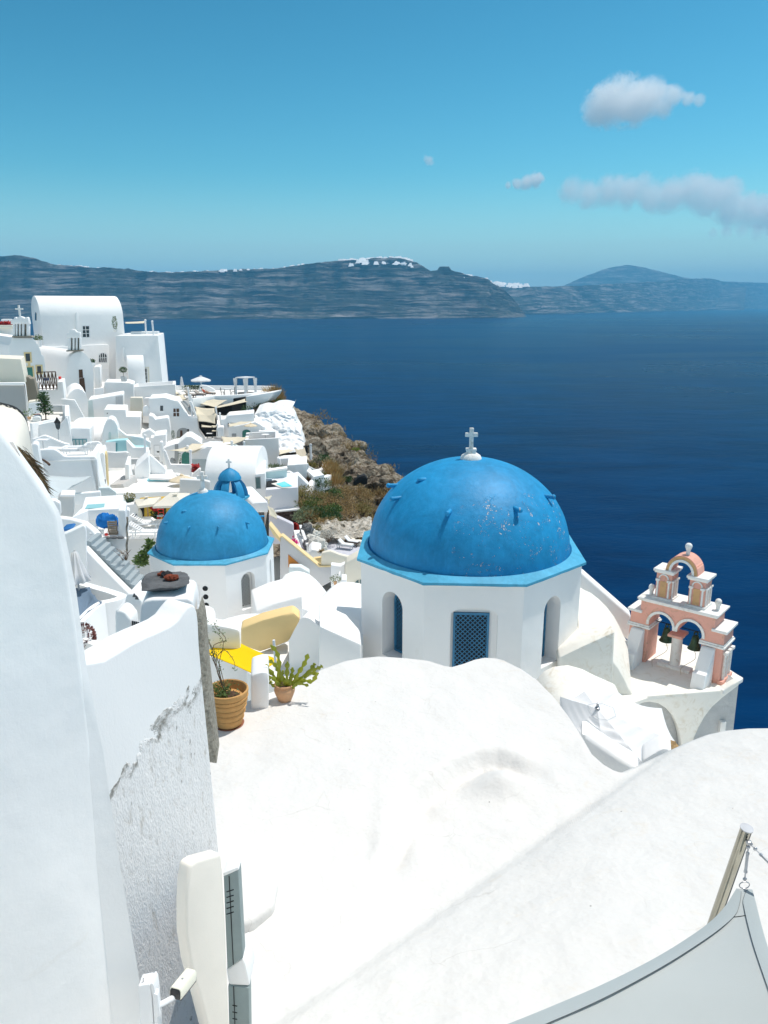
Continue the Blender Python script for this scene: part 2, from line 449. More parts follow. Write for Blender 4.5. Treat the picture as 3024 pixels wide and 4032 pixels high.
flat('cable', (.05, .055, .06), .6, .3, var=.3)
flat('trunk', (.16, .11, .075), .95, .1, var=.4, scale=20, bs=.6)
flat('thatch', (.17, .115, .06), .95, .1, var=.6, scale=24)
flat('cobalt', (.03, .16, .42), .6, .3, var=.15)
flat('glass_pale', (.45, .52, .53), .2, .5, var=.05)
flat('shutter', (.10, .17, .17), .6, .3, var=.15)
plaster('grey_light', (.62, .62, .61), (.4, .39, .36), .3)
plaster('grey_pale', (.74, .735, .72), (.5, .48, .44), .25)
plaster('ochre_pale', (.80, .62, .34), (.5, .38, .2), .3)
plaster('cream_lit', (.86, .80, .70), (.5, .42, .33), .4)
plaster('sage_light', (.72, .79, .79), (.5, .52, .5), .15)
plaster('sage_blue', (.52, .64, .69), (.4, .48, .5), .15)
flat('teal_frame', (.10, .32, .36), .5, .4, var=.1)
cloth('canopy_ecru', (.86, .81, .70), .2)
plaster('lilac_white', (.84, .83, .86), (.5, .48, .48), .15)
plaster('pale_deck', (.80, .77, .70), (.5, .45, .38), .3)
plaster('aqua_pale', (.58, .76, .76), (.4, .5, .5), .15)
plaster('grey_ramp', (.62, .61, .61), (.45, .43, .4), .3)
flat('town_white', (.95, .95, .95), .9, .1, var=.03)
flat('tile_stain', (.60, .34, .22), .9, .1, var=.2)
cloth('sail_cream', (.84, .76, .60), .2)
cloth('sail_grey', (.50, .54, .54), .08, 220)
cloth('sail_hem', (.42, .47, .48), .05, 220)
cloth('sail_pale', (.66, .72, .74), .2)
cloth('sail_blue', (.17, .24, .33), .1)
cloth('sail_yellow', (.95, .69, .012), .25)
cloth('canopy_white', (.86, .86, .87), .2, 12)
cloth('canopy_cream', (.86, .74, .55), .2)
cloth('curtain', (.80, .80, .80), .2)
cloth('tarp', (.02, .19, .55), .05, 18)
cloth('burlap', (.62, .54, .42), .1)
leafmat('leaf_dark', (.025, .06, .018), (.05, .11, .03))
leafmat('leaf_mid', (.05, .10, .02), (.11, .17, .04))
leafmat('leaf_olive', (.14, .14, .035), (.26, .22, .07))
leafmat('grass_dry', (.30, .19, .07), (.45, .31, .13), .8)
leafmat('shrub_brown', (.22, .15, .06), (.36, .25, .11), .8)
leafmat('leaf_grey', (.30, .29, .26), (.50, .48, .43), .8)
leafmat('cactus', (.17, .24, .015), (.42, .42, .03), .45)
leafmat('flower_dark', (.10, .035, .03), (.20, .07, .06))
def m_blue(name, col, peel):
 m, nt, b = newmat(name); co = coords(nt, obj=True)
 a = noi(nt, co, 1.1, 6, .65, .6); f = noi(nt, co, 7, 6, .65, .5)
 c = mix(nt, ramp(nt, a, ((.32, (0, 0, 0)), (.68, (1, 1, 1)))), tuple(k * .78 for k in col), tuple(min(1, k * 1.14) for k in col))
 stk = noi(nt, coords(nt, (4.5, 4.5, .55), obj=True), 1, 5, .65)
 c = mix(nt, mth(nt, 'MULTIPLY', ramp(nt, stk, ((.52, (0, 0, 0)), (.70, (1, 1, 1)))), .35), c, tuple(min(1, k * 1.35 + .02) for k in col))
 c = mix(nt, mth(nt, 'MULTIPLY', ramp(nt, f, ((.45, (0, 0, 0)), (.75, (1, 1, 1)))), .25), c, tuple(min(1, k * 1.3 + .03) for k in col))
 h = noi(nt, co, 3.0, 5, .6)
 if peel:
  sx = nd(nt, 'ShaderNodeSeparateXYZ'); nt.links.new(co, sx.inputs[0])
  # the weathered quarter of the dome: low, towards us and to the right
  reg = mth(nt, 'MULTIPLY', mth(nt, 'SMOOTH_MIN', 1.0, mth(nt, 'MULTIPLY_ADD', sx.outputs[0], .9, .75, True), .1),
    mth(nt, 'MULTIPLY_ADD', sx.outputs[1], -1.2, -.6, True))
  reg = mth(nt, 'MULTIPLY', reg, mth(nt, 'MULTIPLY_ADD', sx.outputs[2], -.9, 7.67, True))
  v = nd(nt, 'ShaderNodeTexVoronoi'); v.inputs['Scale'].default_value = 5.5; nt.links.new(co, v.inputs['Vector'])
  e = mth(nt, 'ADD', mth(nt, 'MULTIPLY', noi(nt, co, 2.6, 5, .7, .6), .45), mth(nt, 'MULTIPLY', noi(nt, co, 13, 5, .75, .9), .55))
  flake = mth(nt, 'MULTIPLY', ramp(nt, e, ((.585, (0, 0, 0)), (.60, (1, 1, 1)))), ramp(nt, reg, ((.10, (0, 0, 0)), (.25, (1, 1, 1)))))
  edge = mth(nt, 'MULTIPLY', ramp(nt, e, ((.548, (0, 0, 0)), (.575, (1, 1, 1)))), ramp(nt, reg, ((.08, (0, 0, 0)), (.22, (1, 1, 1)))))
  c = mix(nt, mth(nt, 'MULTIPLY', edge, .55), c, (.02, .10, .26))
  c = mix(nt, flake, c, (.74, .73, .69))
  h = mth(nt, 'MULTIPLY_ADD', edge, -.5, h)
 nt.links.new(c, b.inputs['Base Color']); b.inputs['Roughness'].default_value = .55; b.inputs['Specular IOR Level'].default_value = .35
 l = bump(nt, b, h, .35, .05); bump(nt, b, noi(nt, co, 40, 5, .7), .2, .006, l)
 M[name] = m
m_blue('dome_blue', (.010, .275, .56), True)
m_blue('dome_blue_plain', (.024, .275, .52), False)
m_blue('ledge_blue', (.07, .39, .60), False)
flat('lattice_blue', (.04, .20, .36), .5, .4, var=.2)
flat('lattice_white', (.74, .73, .70), .7, .3, var=.1)
def m_rough_wall():
 """old render: smooth limewash above a ragged edge, coarse render with cracks below"""
 m, nt, b = newmat('rough_wall'); co = coords(nt)
 sx = nd(nt, 'ShaderNodeSeparateXYZ'); nt.links.new(co, sx.inputs[0])
 line = mth(nt, 'SUBTRACT', sx.outputs[2], mth(nt, 'MULTIPLY_ADD', sx.outputs[0], 1.05, -1.78))
 line = mth(nt, 'MULTIPLY_ADD', noi(nt, co, 2.2, 5, .65, .6), .9, line)
 msk = ramp(nt, mth(nt, 'MULTIPLY_ADD', line, 1.0, .05), ((.45, (0, 0, 0)), (.50, (1, 1, 1))))     # 1 = painted part
 rim = ramp(nt, mth(nt, 'MULTIPLY_ADD', line, 1.0, .05), ((.36, (0, 0, 0)), (.44, (1, 1, 1)), (.475, (1, 1, 1)), (.50, (0, 0, 0))))
 st = coords(nt, (3.0, 3.0, .9))
 pit = noi(nt, st, 4.5, 8, .75, .3)
 patch = ramp(nt, noi(nt, coords(nt, (1, 1, .35)), 2.6, 6, .7, .6), ((.62, (0, 0, 0)), (.72, (1, 1, 1))))
 c = mix(nt, ramp(nt, pit, ((.30, (0, 0, 0)), (.45, (1, 1, 1)))), (.62, .585, .53), (.92, .905, .89))
 c = mix(nt, mth(nt, 'MULTIPLY', patch, .55), c, (.50, .44, .34))
 c = mix(nt, msk, c, (.92, .915, .905))
 spk = ramp(nt, noi(nt, coords(nt, (7, 7, 1.7)), 2.4, 5, .65, .3), ((.655, (0, 0, 0)), (.70, (1, 1, 1))))
 c = mix(nt, mth(nt, 'MULTIPLY', mth(nt, 'MULTIPLY', spk, mth(nt, 'SUBTRACT', 1.0, msk)), .75), c, (.17, .155, .13))
 grime = mth(nt, 'MULTIPLY', rim, ramp(nt, noi(nt, co, 5, 6, .75), ((.44, (0, 0, 0)), (.56, (1, 1, 1)))))
 c = mix(nt, mth(nt, 'MULTIPLY', grime, .85), c, (.20, .19, .16))
 nt.links.new(c, b.inputs['Base Color']); b.inputs['Roughness'].default_value = .95; b.inputs['Specular IOR Level'].default_value = .15
 v = nd(nt, 'ShaderNodeTexVoronoi'); v.inputs['Scale'].default_value = 26; nt.links.new(st, v.inputs['Vector'])
 hh = mth(nt, 'MULTIPLY', mth(nt, 'ADD', mth(nt, 'MULTIPLY', pit, 1.6), mth(nt, 'MULTIPLY', v.outputs[0], .35)), mth(nt, 'MULTIPLY_ADD', msk, -.9, 1.0))
 l = bump(nt, b, hh, .55, .03); bump(nt, b, noi(nt, co, 45, 4, .7), .2, .006, l)
 M['rough_wall'] = m
m_rough_wall()
def m_strata():
 m, nt, b = newmat('far_cliff'); co = coords(nt)
 g = nd(nt, 'ShaderNodeNewGeometry'); sx = nd(nt, 'ShaderNodeSeparateXYZ'); nt.links.new(g.outputs['Position'], sx.inputs[0])
 wob = mth(nt, 'MULTIPLY_ADD', noi(nt, coords(nt, (.0008, .0008, .0008)), 1, 4), 140, sx.outputs[2])
 cb = nd(nt, 'ShaderNodeCombineXYZ'); nt.links.new(mth(nt, 'MULTIPLY', sx.outputs[0], .0022), cb.inputs[0])
 nt.links.new(mth(nt, 'MULTIPLY', sx.outputs[1], .0022), cb.inputs[1]); nt.links.new(mth(nt, 'MULTIPLY', wob, .048), cb.inputs[2])
 band = noi(nt, cb.outputs[0], 1, 7, .72, .15)
 c = ramp(nt, band, ((.40, (.008, .008, .010)), (.465, (.03, .027, .028)), (.515, (.15, .135, .13)), (.62, (.31, .285, .27))))
 blot = noi(nt, coords(nt, (.004, .004, .006)), 1, 6, .7)
 c = mix(nt, ramp(nt, blot, ((.45, (0, 0, 0)), (.62, (1, 1, 1)))), c, (.05, .055, .045))
 gul = ramp(nt, noi(nt, coords(nt, (.006, .006, .0009)), 1, 4, .6), ((.68, (0, 0, 0)), (.76, (1, 1, 1))))
 c = mix(nt, mth(nt, 'MULTIPLY', gul, .5), c, (.24, .20, .18))
 nt.links.new(c, b.inputs['Base Color']); b.inputs['Roughness'].default_value = 1; b.inputs['Specular IOR Level'].default_value = 0
 bump(nt, b, mth(nt, 'ADD', band, blot), 1.0, 25)
 M['far_cliff'] = m
 m, nt, b = newmat('rock'); co = coords(nt)
 a = noi(nt, co, .28, 8, .72, .6); f = noi(nt, co, 1.7, 8, .75, .8)
 c = ramp(nt, mth(nt, 'MULTIPLY_ADD', f, .6, mth(nt, 'MULTIPLY', a, .4)), ((.39, (.03, .026, .022)), (.455, (.17, .135, .10)), (.53, (.40, .34, .26)), (.63, (.64, .58, .49))))
 nt.links.new(c, b.inputs['Base Color']); b.inputs['Roughness'].default_value = 1; b.inputs['Specular IOR Level'].default_value = .05
 l = bump(nt, b, f, 1.0, .5); bump(nt, b, noi(nt, co, 9, 6, .75), .7, .1, l)
 M['rock'] = m
 m, nt, b = newmat('pale_rock'); co = coords(nt)
 f = noi(nt, co, 1.5, 8, .75, 1.0)
 c = ramp(nt, f, ((.33, (.10, .08, .06)), (.42, (.48, .43, .35)), (.55, (.68, .63, .55)), (.7, (.75, .72, .66))))
 nt.links.new(c, b.inputs['Base Color']); b.inputs['Roughness'].default_value = 1
 bump(nt, b, f, 1.0, .25); M['pale_rock'] = m
 plaster('whitewashed_rock', (.85, .86, .87), (.5, .5, .48), .5, bs=.4, lump=1.0, patch=.5)
m_strata()
def m_sea():
 m, nt, b = newmat('sea_water')
 big = noi(nt, coords(nt, (.0011, .0034, 1)), 1, 5, .62, .9)
 mid = noi(nt, coords(nt, (.011, .030, 1)), 1, 5, .65, .5)
 c = mix(nt, ramp(nt, mth(nt, 'MULTIPLY_ADD', mid, .5, mth(nt, 'MULTIPLY', big, .5)), ((.42, (0, 0, 0)), (.58, (1, 1, 1)))), (.0001, .014, .058), (.0002, .028, .100))
 nt.links.new(c, b.inputs['Base Color']); b.inputs['IOR'].default_value = 1.33
 r = ramp(nt, big, ((.35, (.27, .27, .27)), (.65, (.33, .33, .33)))); nt.links.new(r, b.inputs['Roughness'])
 b.inputs['Specular IOR Level'].default_value = .025
 l = bump(nt, b, noi(nt, coords(nt, (.22, .5, 1)), 1, 5, .65, .4), .4, .35)
 bump(nt, b, noi(nt, coords(nt, (.03, .06, 1)), 1, 3, .6, .4), .3, 1.2, l)
 M['sea_water'] = m
 m, nt, b = newmat('pool_water'); b.inputs['Base Color'].default_value = (.36, .64, .64, 1); b.inputs['Roughness'].default_value = .08
 bump(nt, b, noi(nt, coords(nt), 4, 3), .3, .03); M['pool_water'] = m
 m, nt, b = newmat('pool_bright'); b.inputs['Base Color'].default_value = (.16, .78, .82, 1); b.inputs['Roughness'].default_value = .1
 bump(nt, b, noi(nt, coords(nt), 3, 3), .3, .03); M['pool_bright'] = m
m_sea()
# ---------------------------------------------------------------- camera, light, sky
cd = bpy.data.cameras.new('camera'); cam = bpy.data.objects.new('camera', cd); COL.objects.link(cam)
cam.location = (0, 0, 0); cam.rotation_euler = (R(90) - TH, 0, 0)
cd.sensor_fit = 'VERTICAL'; cd.sensor_height = 36; cd.lens = 36 * FPX / 4032; cd.clip_start = .05; cd.clip_end = 120000
scene.camera = cam
SUN_DIR = Vector((.34, .17, .925)).normalized()          # towards the sun: high, to the right and a little beyond
ELEV = math.asin(SUN_DIR.z); AZ = math.atan2(SUN_DIR.x, SUN_DIR.y)
sd = bpy.data.lights.new('sun', 'SUN'); sd.energy = 2.5; sd.angle = R(.5); sd.color = (1, .955, .89)
sun = bpy.data.objects.new('sun', sd); COL.objects.link(sun); sun.rotation_euler = (-SUN_DIR).to_track_quat('-Z', 'Y').to_euler()
sun.location = SUN_DIR * 60
w = bpy.data.worlds.new('World'); scene.world = w; w.use_nodes = True
nt = w.node_tree; bg = nt.nodes['Background']
sky = nt.nodes.new('ShaderNodeTexSky'); sky.sky_type = 'NISHITA'; sky.sun_disc = False
sky.sun_elevation = ELEV; sky.sun_rotation = AZ; sky.altitude = 100; sky.air_density = 1.0; sky.dust_density = .6; sky.ozone_density = 1.0
# deepen the clear summer sky: the Nishita colours, bent towards the saturated blue of the photograph
s1 = mix(nt, 1.0, sky.outputs[0], (.12, .12, .12), 'MULTIPLY'); s1 = mix(nt, 1.0, s1, (1.0, 1.0, 1.0), 'DARKEN')
gm = nt.nodes.new('ShaderNodeGamma'); nt.links.new(s1, gm.inputs[0]); gm.inputs[1].default_value = 1.85
hs = nt.nodes.new('ShaderNodeHueSaturation'); hs.inputs['Hue'].default_value = .472; hs.inputs['Saturation'].default_value = 1.08; hs.inputs['Value'].default_value = 1.15
nt.links.new(gm.outputs[0], hs.inputs['Color']); tc = nt.nodes.new('ShaderNodeTexCoord'); sx = nt.nodes.new('ShaderNodeSeparateXYZ'); nt.links.new(tc.outputs['Generated'], sx.inputs[0])
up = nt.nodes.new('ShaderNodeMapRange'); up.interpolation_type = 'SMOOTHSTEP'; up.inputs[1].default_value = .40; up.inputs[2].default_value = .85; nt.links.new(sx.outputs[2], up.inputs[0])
low = nt.nodes.new('ShaderNodeMapRange'); low.interpolation_type = 'SMOOTHSTEP'; low.inputs[1].default_value = .16; low.inputs[2].default_value = -.02; nt.links.new(sx.outputs[2], low.inputs[0])
s2 = mix(nt, 1.0, hs.outputs[0], (7.7, 9.8, 9.0), 'MULTIPLY')
s2 = mix(nt, mth(nt, 'MULTIPLY', low.outputs[0], .85), s2, (5.0, 6.9, 7.4))        # pale sea haze at the horizon
s2 = mix(nt, mth(nt, 'MULTIPLY', up.outputs[0], .75), s2, (3.9, 3.9, 4.1))          # paler sky added above the view to brighten and neutralise the shade
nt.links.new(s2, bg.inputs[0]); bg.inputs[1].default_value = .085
vs = scene.view_settings; vs.view_transform = 'Standard'; vs.look = 'None'; vs.gamma = 1; vs.exposure = .62
cy = scene.cycles; cy.max_bounces = 28; cy.diffuse_bounces = 5; cy.glossy_bounces = 3; cy.transmission_bounces = 4; cy.volume_bounces = 28; cy.transparent_max_bounces = 8
cy.caustics_reflective = False; cy.caustics_refractive = False; cy.use_denoising = True
try: cy.denoiser = 'OPENIMAGEDENOISE'
except Exception: pass
# ---------------------------------------------------------------- sea and the far shore
m = MB()
xs = [-24000, -12000, -6000, -3000, -1200, -400, 0, 400, 1200, 3000, 6000, 12000, 24000]
ys = [-300, 0, 150, 400, 900, 2000, 4000, 7000, 11000, 16000, 23000]
m.grid([[Vector((x, y, SEA)) for x in xs] for y in ys])
o = m.build('sea', M['sea_water'], loc=(0, 0, SEA), norm=False); tag(o, 'deep blue sea filling the caldera', 'sea', kind='structure')
def shore(v): return -SEA / -ray((1512, v)).z * ray((1512, v)).y
RIDGE = [(-900, 1010), (-300, 1015), (0, 1009), (77, 1005), (118, 1014), (164, 1027), (219, 1044), (383, 1055), (474, 1057), (583, 1070), (683, 1073), (802, 1068), (875, 1064), (1094, 1057),
  (1212, 1039), (1321, 1027), (1362, 1025), (1466, 1018), (1580, 1016), (1643, 1035), (1695, 1067), (1722, 1063), (1730, 1050), (1768, 1050), (1776, 1064), (1809, 1075), (1861, 1087), (1923, 1099), (1940, 1116), (1985, 1140), (2020, 1175), (2050, 1215), (2073, 1247)]
BACK = [(1850, 1130), (2090, 1129), (2235, 1127), (2339, 1122), (2422, 1117), (2609, 1107), (2703, 1097), (2796, 1096), (2848, 1108), (3024, 1114), (3300, 1120), (4000, 1124)]
MOUNT = [(2120, 1150), (2214, 1127), (2298, 1090), (2391, 1056), (2440, 1047), (2474, 1043), (2526, 1051), (2599, 1069), (2682, 1090), (2790, 1110), (2900, 1130)]
NSH = [(-900, 1264), (0, 1261), (620, 1258), (1300, 1255), (1900, 1253), (2080, 1249)]
BSH = [(1850, 1240), (2090, 1238), (2600, 1226), (3024, 1216), (4000, 1212)]
def cliff(name, label, prof, sh, u0, u1, nu, nr, back, gul, seed, cat='cliff'):
 m = MB(); rows = []
 for i in range(nu + 1):
  u = u0 + (u1 - u0) * i / nu; vt = lerp_tab(prof, u); vs_ = lerp_tab(sh, u)
  vt += 2.0 * noise.noise((u * .03, seed, 0)) + 1.2 * noise.noise((u * .11, seed, 3))
  Y0 = shore(vs_); p0 = P((u, vs_), Y0); col = []
  g = noise.noise((u * .006, seed, 5)) + .5 * noise.noise((u * .018, seed, 7))
  Yt = Y0 + back * (.75 + .25 * g); pt = P((u, vt), Yt)
  for k in range(nr + 1):
   t = k / nr
   # stepped profile: talus below, cliffs and terraces above
   st = t + .035 * math.sin(t * 34 + 3 * noise.noise((u * .004, t * 2, seed)))
   run = t ** .8 * (1 + gul * g * (1 - t) * 1.3)
   p = p0.lerp(pt, 1) if k == nr else Vector((p0.x + (pt.x - p0.x) * run, p0.y + (pt.y - p0.y) * run, SEA - 2 + (pt.z - SEA + 2) * max(0, min(1, st))))
   if 0 < k < nr:
    q = p * .004; p = p + Vector((0, 35 * noise.noise(q * 2) + 18 * noise.noise(q * 6), 9 * noise.noise(q * 5)))
   col.append(p)
  e = pt.copy(); e.y += back * .8; e.x *= e.y / pt.y; e.z -= 40; col.append(e)
  e = e.copy(); e.y += back; e.z = SEA - 2; col.append(e)
  rows.append(col)
 m.grid(rows); o = m.build(name, M['far_cliff'], ang=80); tag(o, label, cat, kind='structure'); return o
cliff('hills', 'dark layered caldera cliffs across the water', RIDGE, NSH, -900, 2073, 330, 34, 700, .07, 1)
cliff('hills', 'paler far hills to the right of the caldera cliffs', BACK, BSH, 1850, 4000, 150, 22, 1500, .4, 2)
MSH = [(2100, 1200), (3000, 1200)]
def mountain():
 m = MB(); rows = []; Y0 = 16500
 for i in range(91):
  u = 2080 + 860 * i / 90; v = lerp_tab(MOUNT, u) + 1.5 * noise.noise((u * .04, 2, 2)); pt = P((u, v), Y0 + 900); row = []
  for k in range(9):
   t = k / 8; y = Y0 - 700 + 1600 * t; row.append(Vector((pt.x * y / (Y0 + 900), y, SEA + (pt.z - SEA) * t ** 1.1 + 10 * noise.noise((u * .02, t * 4, 1)) * (t < 1))))
  row.append(Vector((pt.x, Y0 + 2800, SEA))); rows.append(row)
 m.grid(rows); o = m.build('mountain', M['far_cliff'], ang=80); tag(o, 'pale hazy mountain behind the far hills', 'mountain', kind='structure')
mountain()
def fartown(name, label, spans, n, prof, sh, s0, s1, back, vr):
 m = MB()
 for _ in range(n):
  a, b_, dmax = random.choice(spans); u = random.uniform(a, b_); dv = random.random() ** 1.3 * dmax; v = lerp_tab(prof, u) + dv
  Y = shore(lerp_tab(sh, u)) + back * 1.12 - dv * 6; p = P((u, v), Y - 60); w_ = random.uniform(s0, s1) * 1.5; h_ = w_ * random.uniform(.5, .8)
  # house front sloped back, shaped so that the high sun brightens it
  m.loft([p + Vector((-w_ / 2, -w_ / 2, -h_ / 2)), p + Vector((w_ / 2, -w_ / 2, -h_ / 2)), p + Vector((w_ / 2, w_ / 2, -h_ / 2)), p + Vector((-w_ / 2, w_ / 2, -h_ / 2))], [p + Vector((-w_ * .3, w_ * .1, h_ / 2)), p + Vector((w_ * .3, w_ * .1, h_ / 2)), p + Vector((w_ * .3, w_ / 2, h_ / 2)), p + Vector((-w_ * .3, w_ / 2, h_ / 2))])
 o = m.build(name, M['town_white'], smooth=False); tag(o, label, 'town', kind='stuff')
fartown('clifftop_town', 'white houses massed along the top of the dark cliffs', [(1350, 1640, 12), (1360, 1640, 22), (1480, 1620, 20), (1340, 1620, 10)], 190, RIDGE, NSH, 12, 34, 560, 0)
fartown('clifftop_hamlet', 'thin scatter of white houses right of the rock knob', [(1815, 1935, 10), (1940, 2080, 6), (1950, 2060, 14)], 90, [(1800, 1076), (1923, 1100), (1940, 1112), (2080, 1122)], NSH, 12, 26, 560, 0)
fartown('ridge_houses', 'sparse white houses strung along the left ridge', [(560, 860, 5), (220, 420, 3), (860, 1200, 3)], 60, RIDGE, NSH, 9, 22, 560, 0)
# ---------------------------------------------------------------- air
m = MB().box((0, 11200, 384.5), (49000, 25000, 2 * (384.5 - SEA + 1))); hz = bpy.data.materials.new('haze'); hz.use_nodes = True; n_ = hz.node_tree; n_.nodes.clear()
ho = n_.nodes.new('ShaderNodeOutputMaterial'); pv = n_.nodes.new('ShaderNodeVolumePrincipled'); n_.links.new(pv.outputs[0], ho.inputs['Volume'])
pv.inputs['Color'].default_value = (.22, .68, 1.0, 1); pv.inputs['Density'].default_value = 7.0e-5; pv.inputs['Anisotropy'].default_value = 0
o = m.build('haze', hz, smooth=False); tag(o, 'thin blue sea haze over the whole view', 'haze', kind='stuff')
# ---------------------------------------------------------------- clouds (volumes high over the far shore)
def cloud(label, z, pts, Y, depth, dens, seed, wisp=1.0):
 """pts: (x, y, radius) in the photo; each is a lobe of vapour"""
 lobes = [(P(z(x, y), Y), r * 1.1 * FACT * Y / FPX) for x, y, r in pts for FACT in (z(1, 0)[0] - z(0, 0)[0],)]
 c = sum((p for p, r in lobes), Vector()) / len(lobes)
 m = MB()
 for p, r in lobes: m.sphere(p, r * 1.4, (1, 1, 1), 2)
 mt = bpy.data.materials.new('cloud'); mt.use_nodes = True; n = mt.node_tree; n.nodes.clear()
 out = n.nodes.new('ShaderNodeOutputMaterial'); vol = n.nodes.new('ShaderNodeVolumePrincipled'); n.links.new(vol.outputs[0], out.inputs['Volume'])
 vol.inputs['Color'].default_value = (1, 1, 1, 1); vol.inputs['Anisotropy'].default_value = .35
 co = nd(n, 'ShaderNodeTexCoord').outputs['Object']; best = None
 for p, r in lobes:
  d = nd(n, 'ShaderNodeVectorMath', operation='DISTANCE'); n.links.new(co, d.inputs[0]); d.inputs[1].default_value = p - c
  k = mth(n, 'MULTIPLY_ADD', d.outputs['Value'], -1 / (r * 1.25), 1.0); best = k if best is None else mth(n, 'SMOOTH_MAX', best, k, .3)
 R0 = sum(r for p, r in lobes) / len(lobes)
 nz = noi(n, co, .75 / R0, 8, .7, .8); nz2 = noi(n, co, 3.2 / R0, 6, .7, .5)
 f = mth(n, 'ADD', best, mth(n, 'MULTIPLY_ADD', nz, wisp * 2, -wisp)); f = mth(n, 'ADD', f, mth(n, 'MULTIPLY_ADD', nz2, .7, -.35))
 n.links.new(mth(n, 'MULTIPLY', mth(n, 'MULTIPLY_ADD', f, 2.2, -.12, True), dens), vol.inputs['Density'])
 mt.cycles.volume_step_rate = .3
 o = m.build('cloud', mt, loc=c, smooth=False); rm = o.modifiers.new('merge', 'REMESH'); rm.mode = 'VOXEL'; rm.voxel_size = R0 * .18
 tag(o, label, 'cloud', 'clouds in the clear sky'); return o
zSky = zoomer(1900, 250, 1124 / 1659)
cloud('bright puffy white cloud standing alone highest in the sky', zSky, [(700, 250, 85), (800, 220, 100), (900, 215, 95), (980, 200, 80), (740, 180, 55), (940, 150, 50), (640, 300, 40), (1040, 240, 55), (1110, 190, 45), (1190, 205, 32), (1260, 215, 26)], 9000, 300, .008, 3)
cloud('small pale cloud left of the long cloud bank', zSky, [(200, 700, 26), (260, 690, 34), (310, 675, 34), (150, 708, 16), (335, 662, 22)], 9500, 200, .015, 4)
cloud('long flat cloud bank low over the right horizon', zSky, [(520, 740, 60), (620, 760, 62), (740, 740, 70), (850, 750, 70), (940, 700, 50), (980, 770, 75), (1100, 760, 80), (1220, 740, 85), (1340, 770, 90), (1440, 740, 60), (1450, 840, 80), (1560, 850, 80), (1660, 880, 80), (780, 690, 40), (1240, 680, 40)], 11000, 400, .0046, 5)
cloud('thin faint cloud streak at the right edge under the bank', zSky, [(1340, 985, 24), (1420, 980, 28), (1510, 965, 32), (1600, 975, 34), (1680, 975, 36)], 11500, 300, .004, 6)
cloud('tiny wisp of cloud alone above the cliff town', zoomer(1600, 580, 1.0), [(78, 44, 10), (90, 52, 14), (98, 62, 9)], 9000, 100, .012, 8)
# ================================================================ the ground the village stands on
def ground():
 # lane and retaining walls where the photographer stands, the roof deck below, and the stepped village floor
 m = MB(); m.prism([(-7, -9, -1.65), (14, -9, -1.65), (14, .9, -1.65), (-1.2, .9, -1.65), (-7, 3.2, -1.65)], (0, 0, -9)); o = m.build('lane', M['white_floor'], bevel=.05); tag(o, 'white lane above the roofs', 'lane', kind='structure')
 m = MB(); m.box((3, 2.3, -8.1), (14, 3.4, 3.5)); o = m.build('lower_yard', M['white_floor'], bevel=.05); tag(o, 'white yard at the foot of the lane', 'yard', kind='structure')
 GP = [(-3, 12, -9.9), (3, 15, -9.9), (10, 16, -11.5), (12, 22, -13), (2, 21, -10.5), (-3, 22, -11), (-5, 28, -13.2), (-9, 16, -10.5), (-16, 18, -10.6), (-9, 29, -13.4), (-16, 30, -12.2), (-2, 30, -13), (3, 30, -14), (0, 40, -16.5), (5, 44, -18.5), (-8, 42, -15), (-18, 42, -14.6), (-28, 42, -13), (-6, 52, -16.8), (-14, 56, -16.4), (-24, 58, -14.5), (-34, 58, -12), (-8, 66, -16.4), (-16, 70, -15.2), (-28, 72, -13), (-40, 72, -10), (-10, 80, -14.6), (-20, 84, -12.6), (-34, 86, -10), (-46, 88, -7), (-14, 92, -12), (-24, 98, -9.5), (-40, 102, -6.5), (-52, 104, -5), (-22, 108, -10), (-40, 112, -8), (-16, 104, -12), (-30, 20, -8), (-40, 40, -8), (-50, 70, -8)]
 def gz(x, y):
  sw = sz = 0
  for px, py, pz in GP:
   d = (x - px) ** 2 + (y - py) ** 2 + .5; w = 1 / d ** 1.6; sw += w; sz += w * pz
  z = sz / sw
  # falls to the sea right of the village
  e = x - lerp_tab([(10, 13), (30, 9), (50, 4), (70, -3), (90, -9), (110, -16)], y)
  if e > 0: z -= e * 1.5
  if y > 106: z -= (y - 106) * 1.2
  return z - .5 - 2.2 * smooth(30, 45, y) + .25 * noise.noise((x * .3, y * .3, 0))
 rows = []
 for j in range(86): rows.append([Vector((-62 + 90 * i / 90, 8 + 1.35 * j, max(SEA - 3, gz(-62 + 90 * i / 90, 8 + 1.35 * j)))) for i in range(91)])
 m = MB(); m.grid(rows); o = m.build('ground', M['white_floor'], ang=50); tag(o, 'white paved and limewashed ground between the houses', 'ground', kind='structure')
ground()
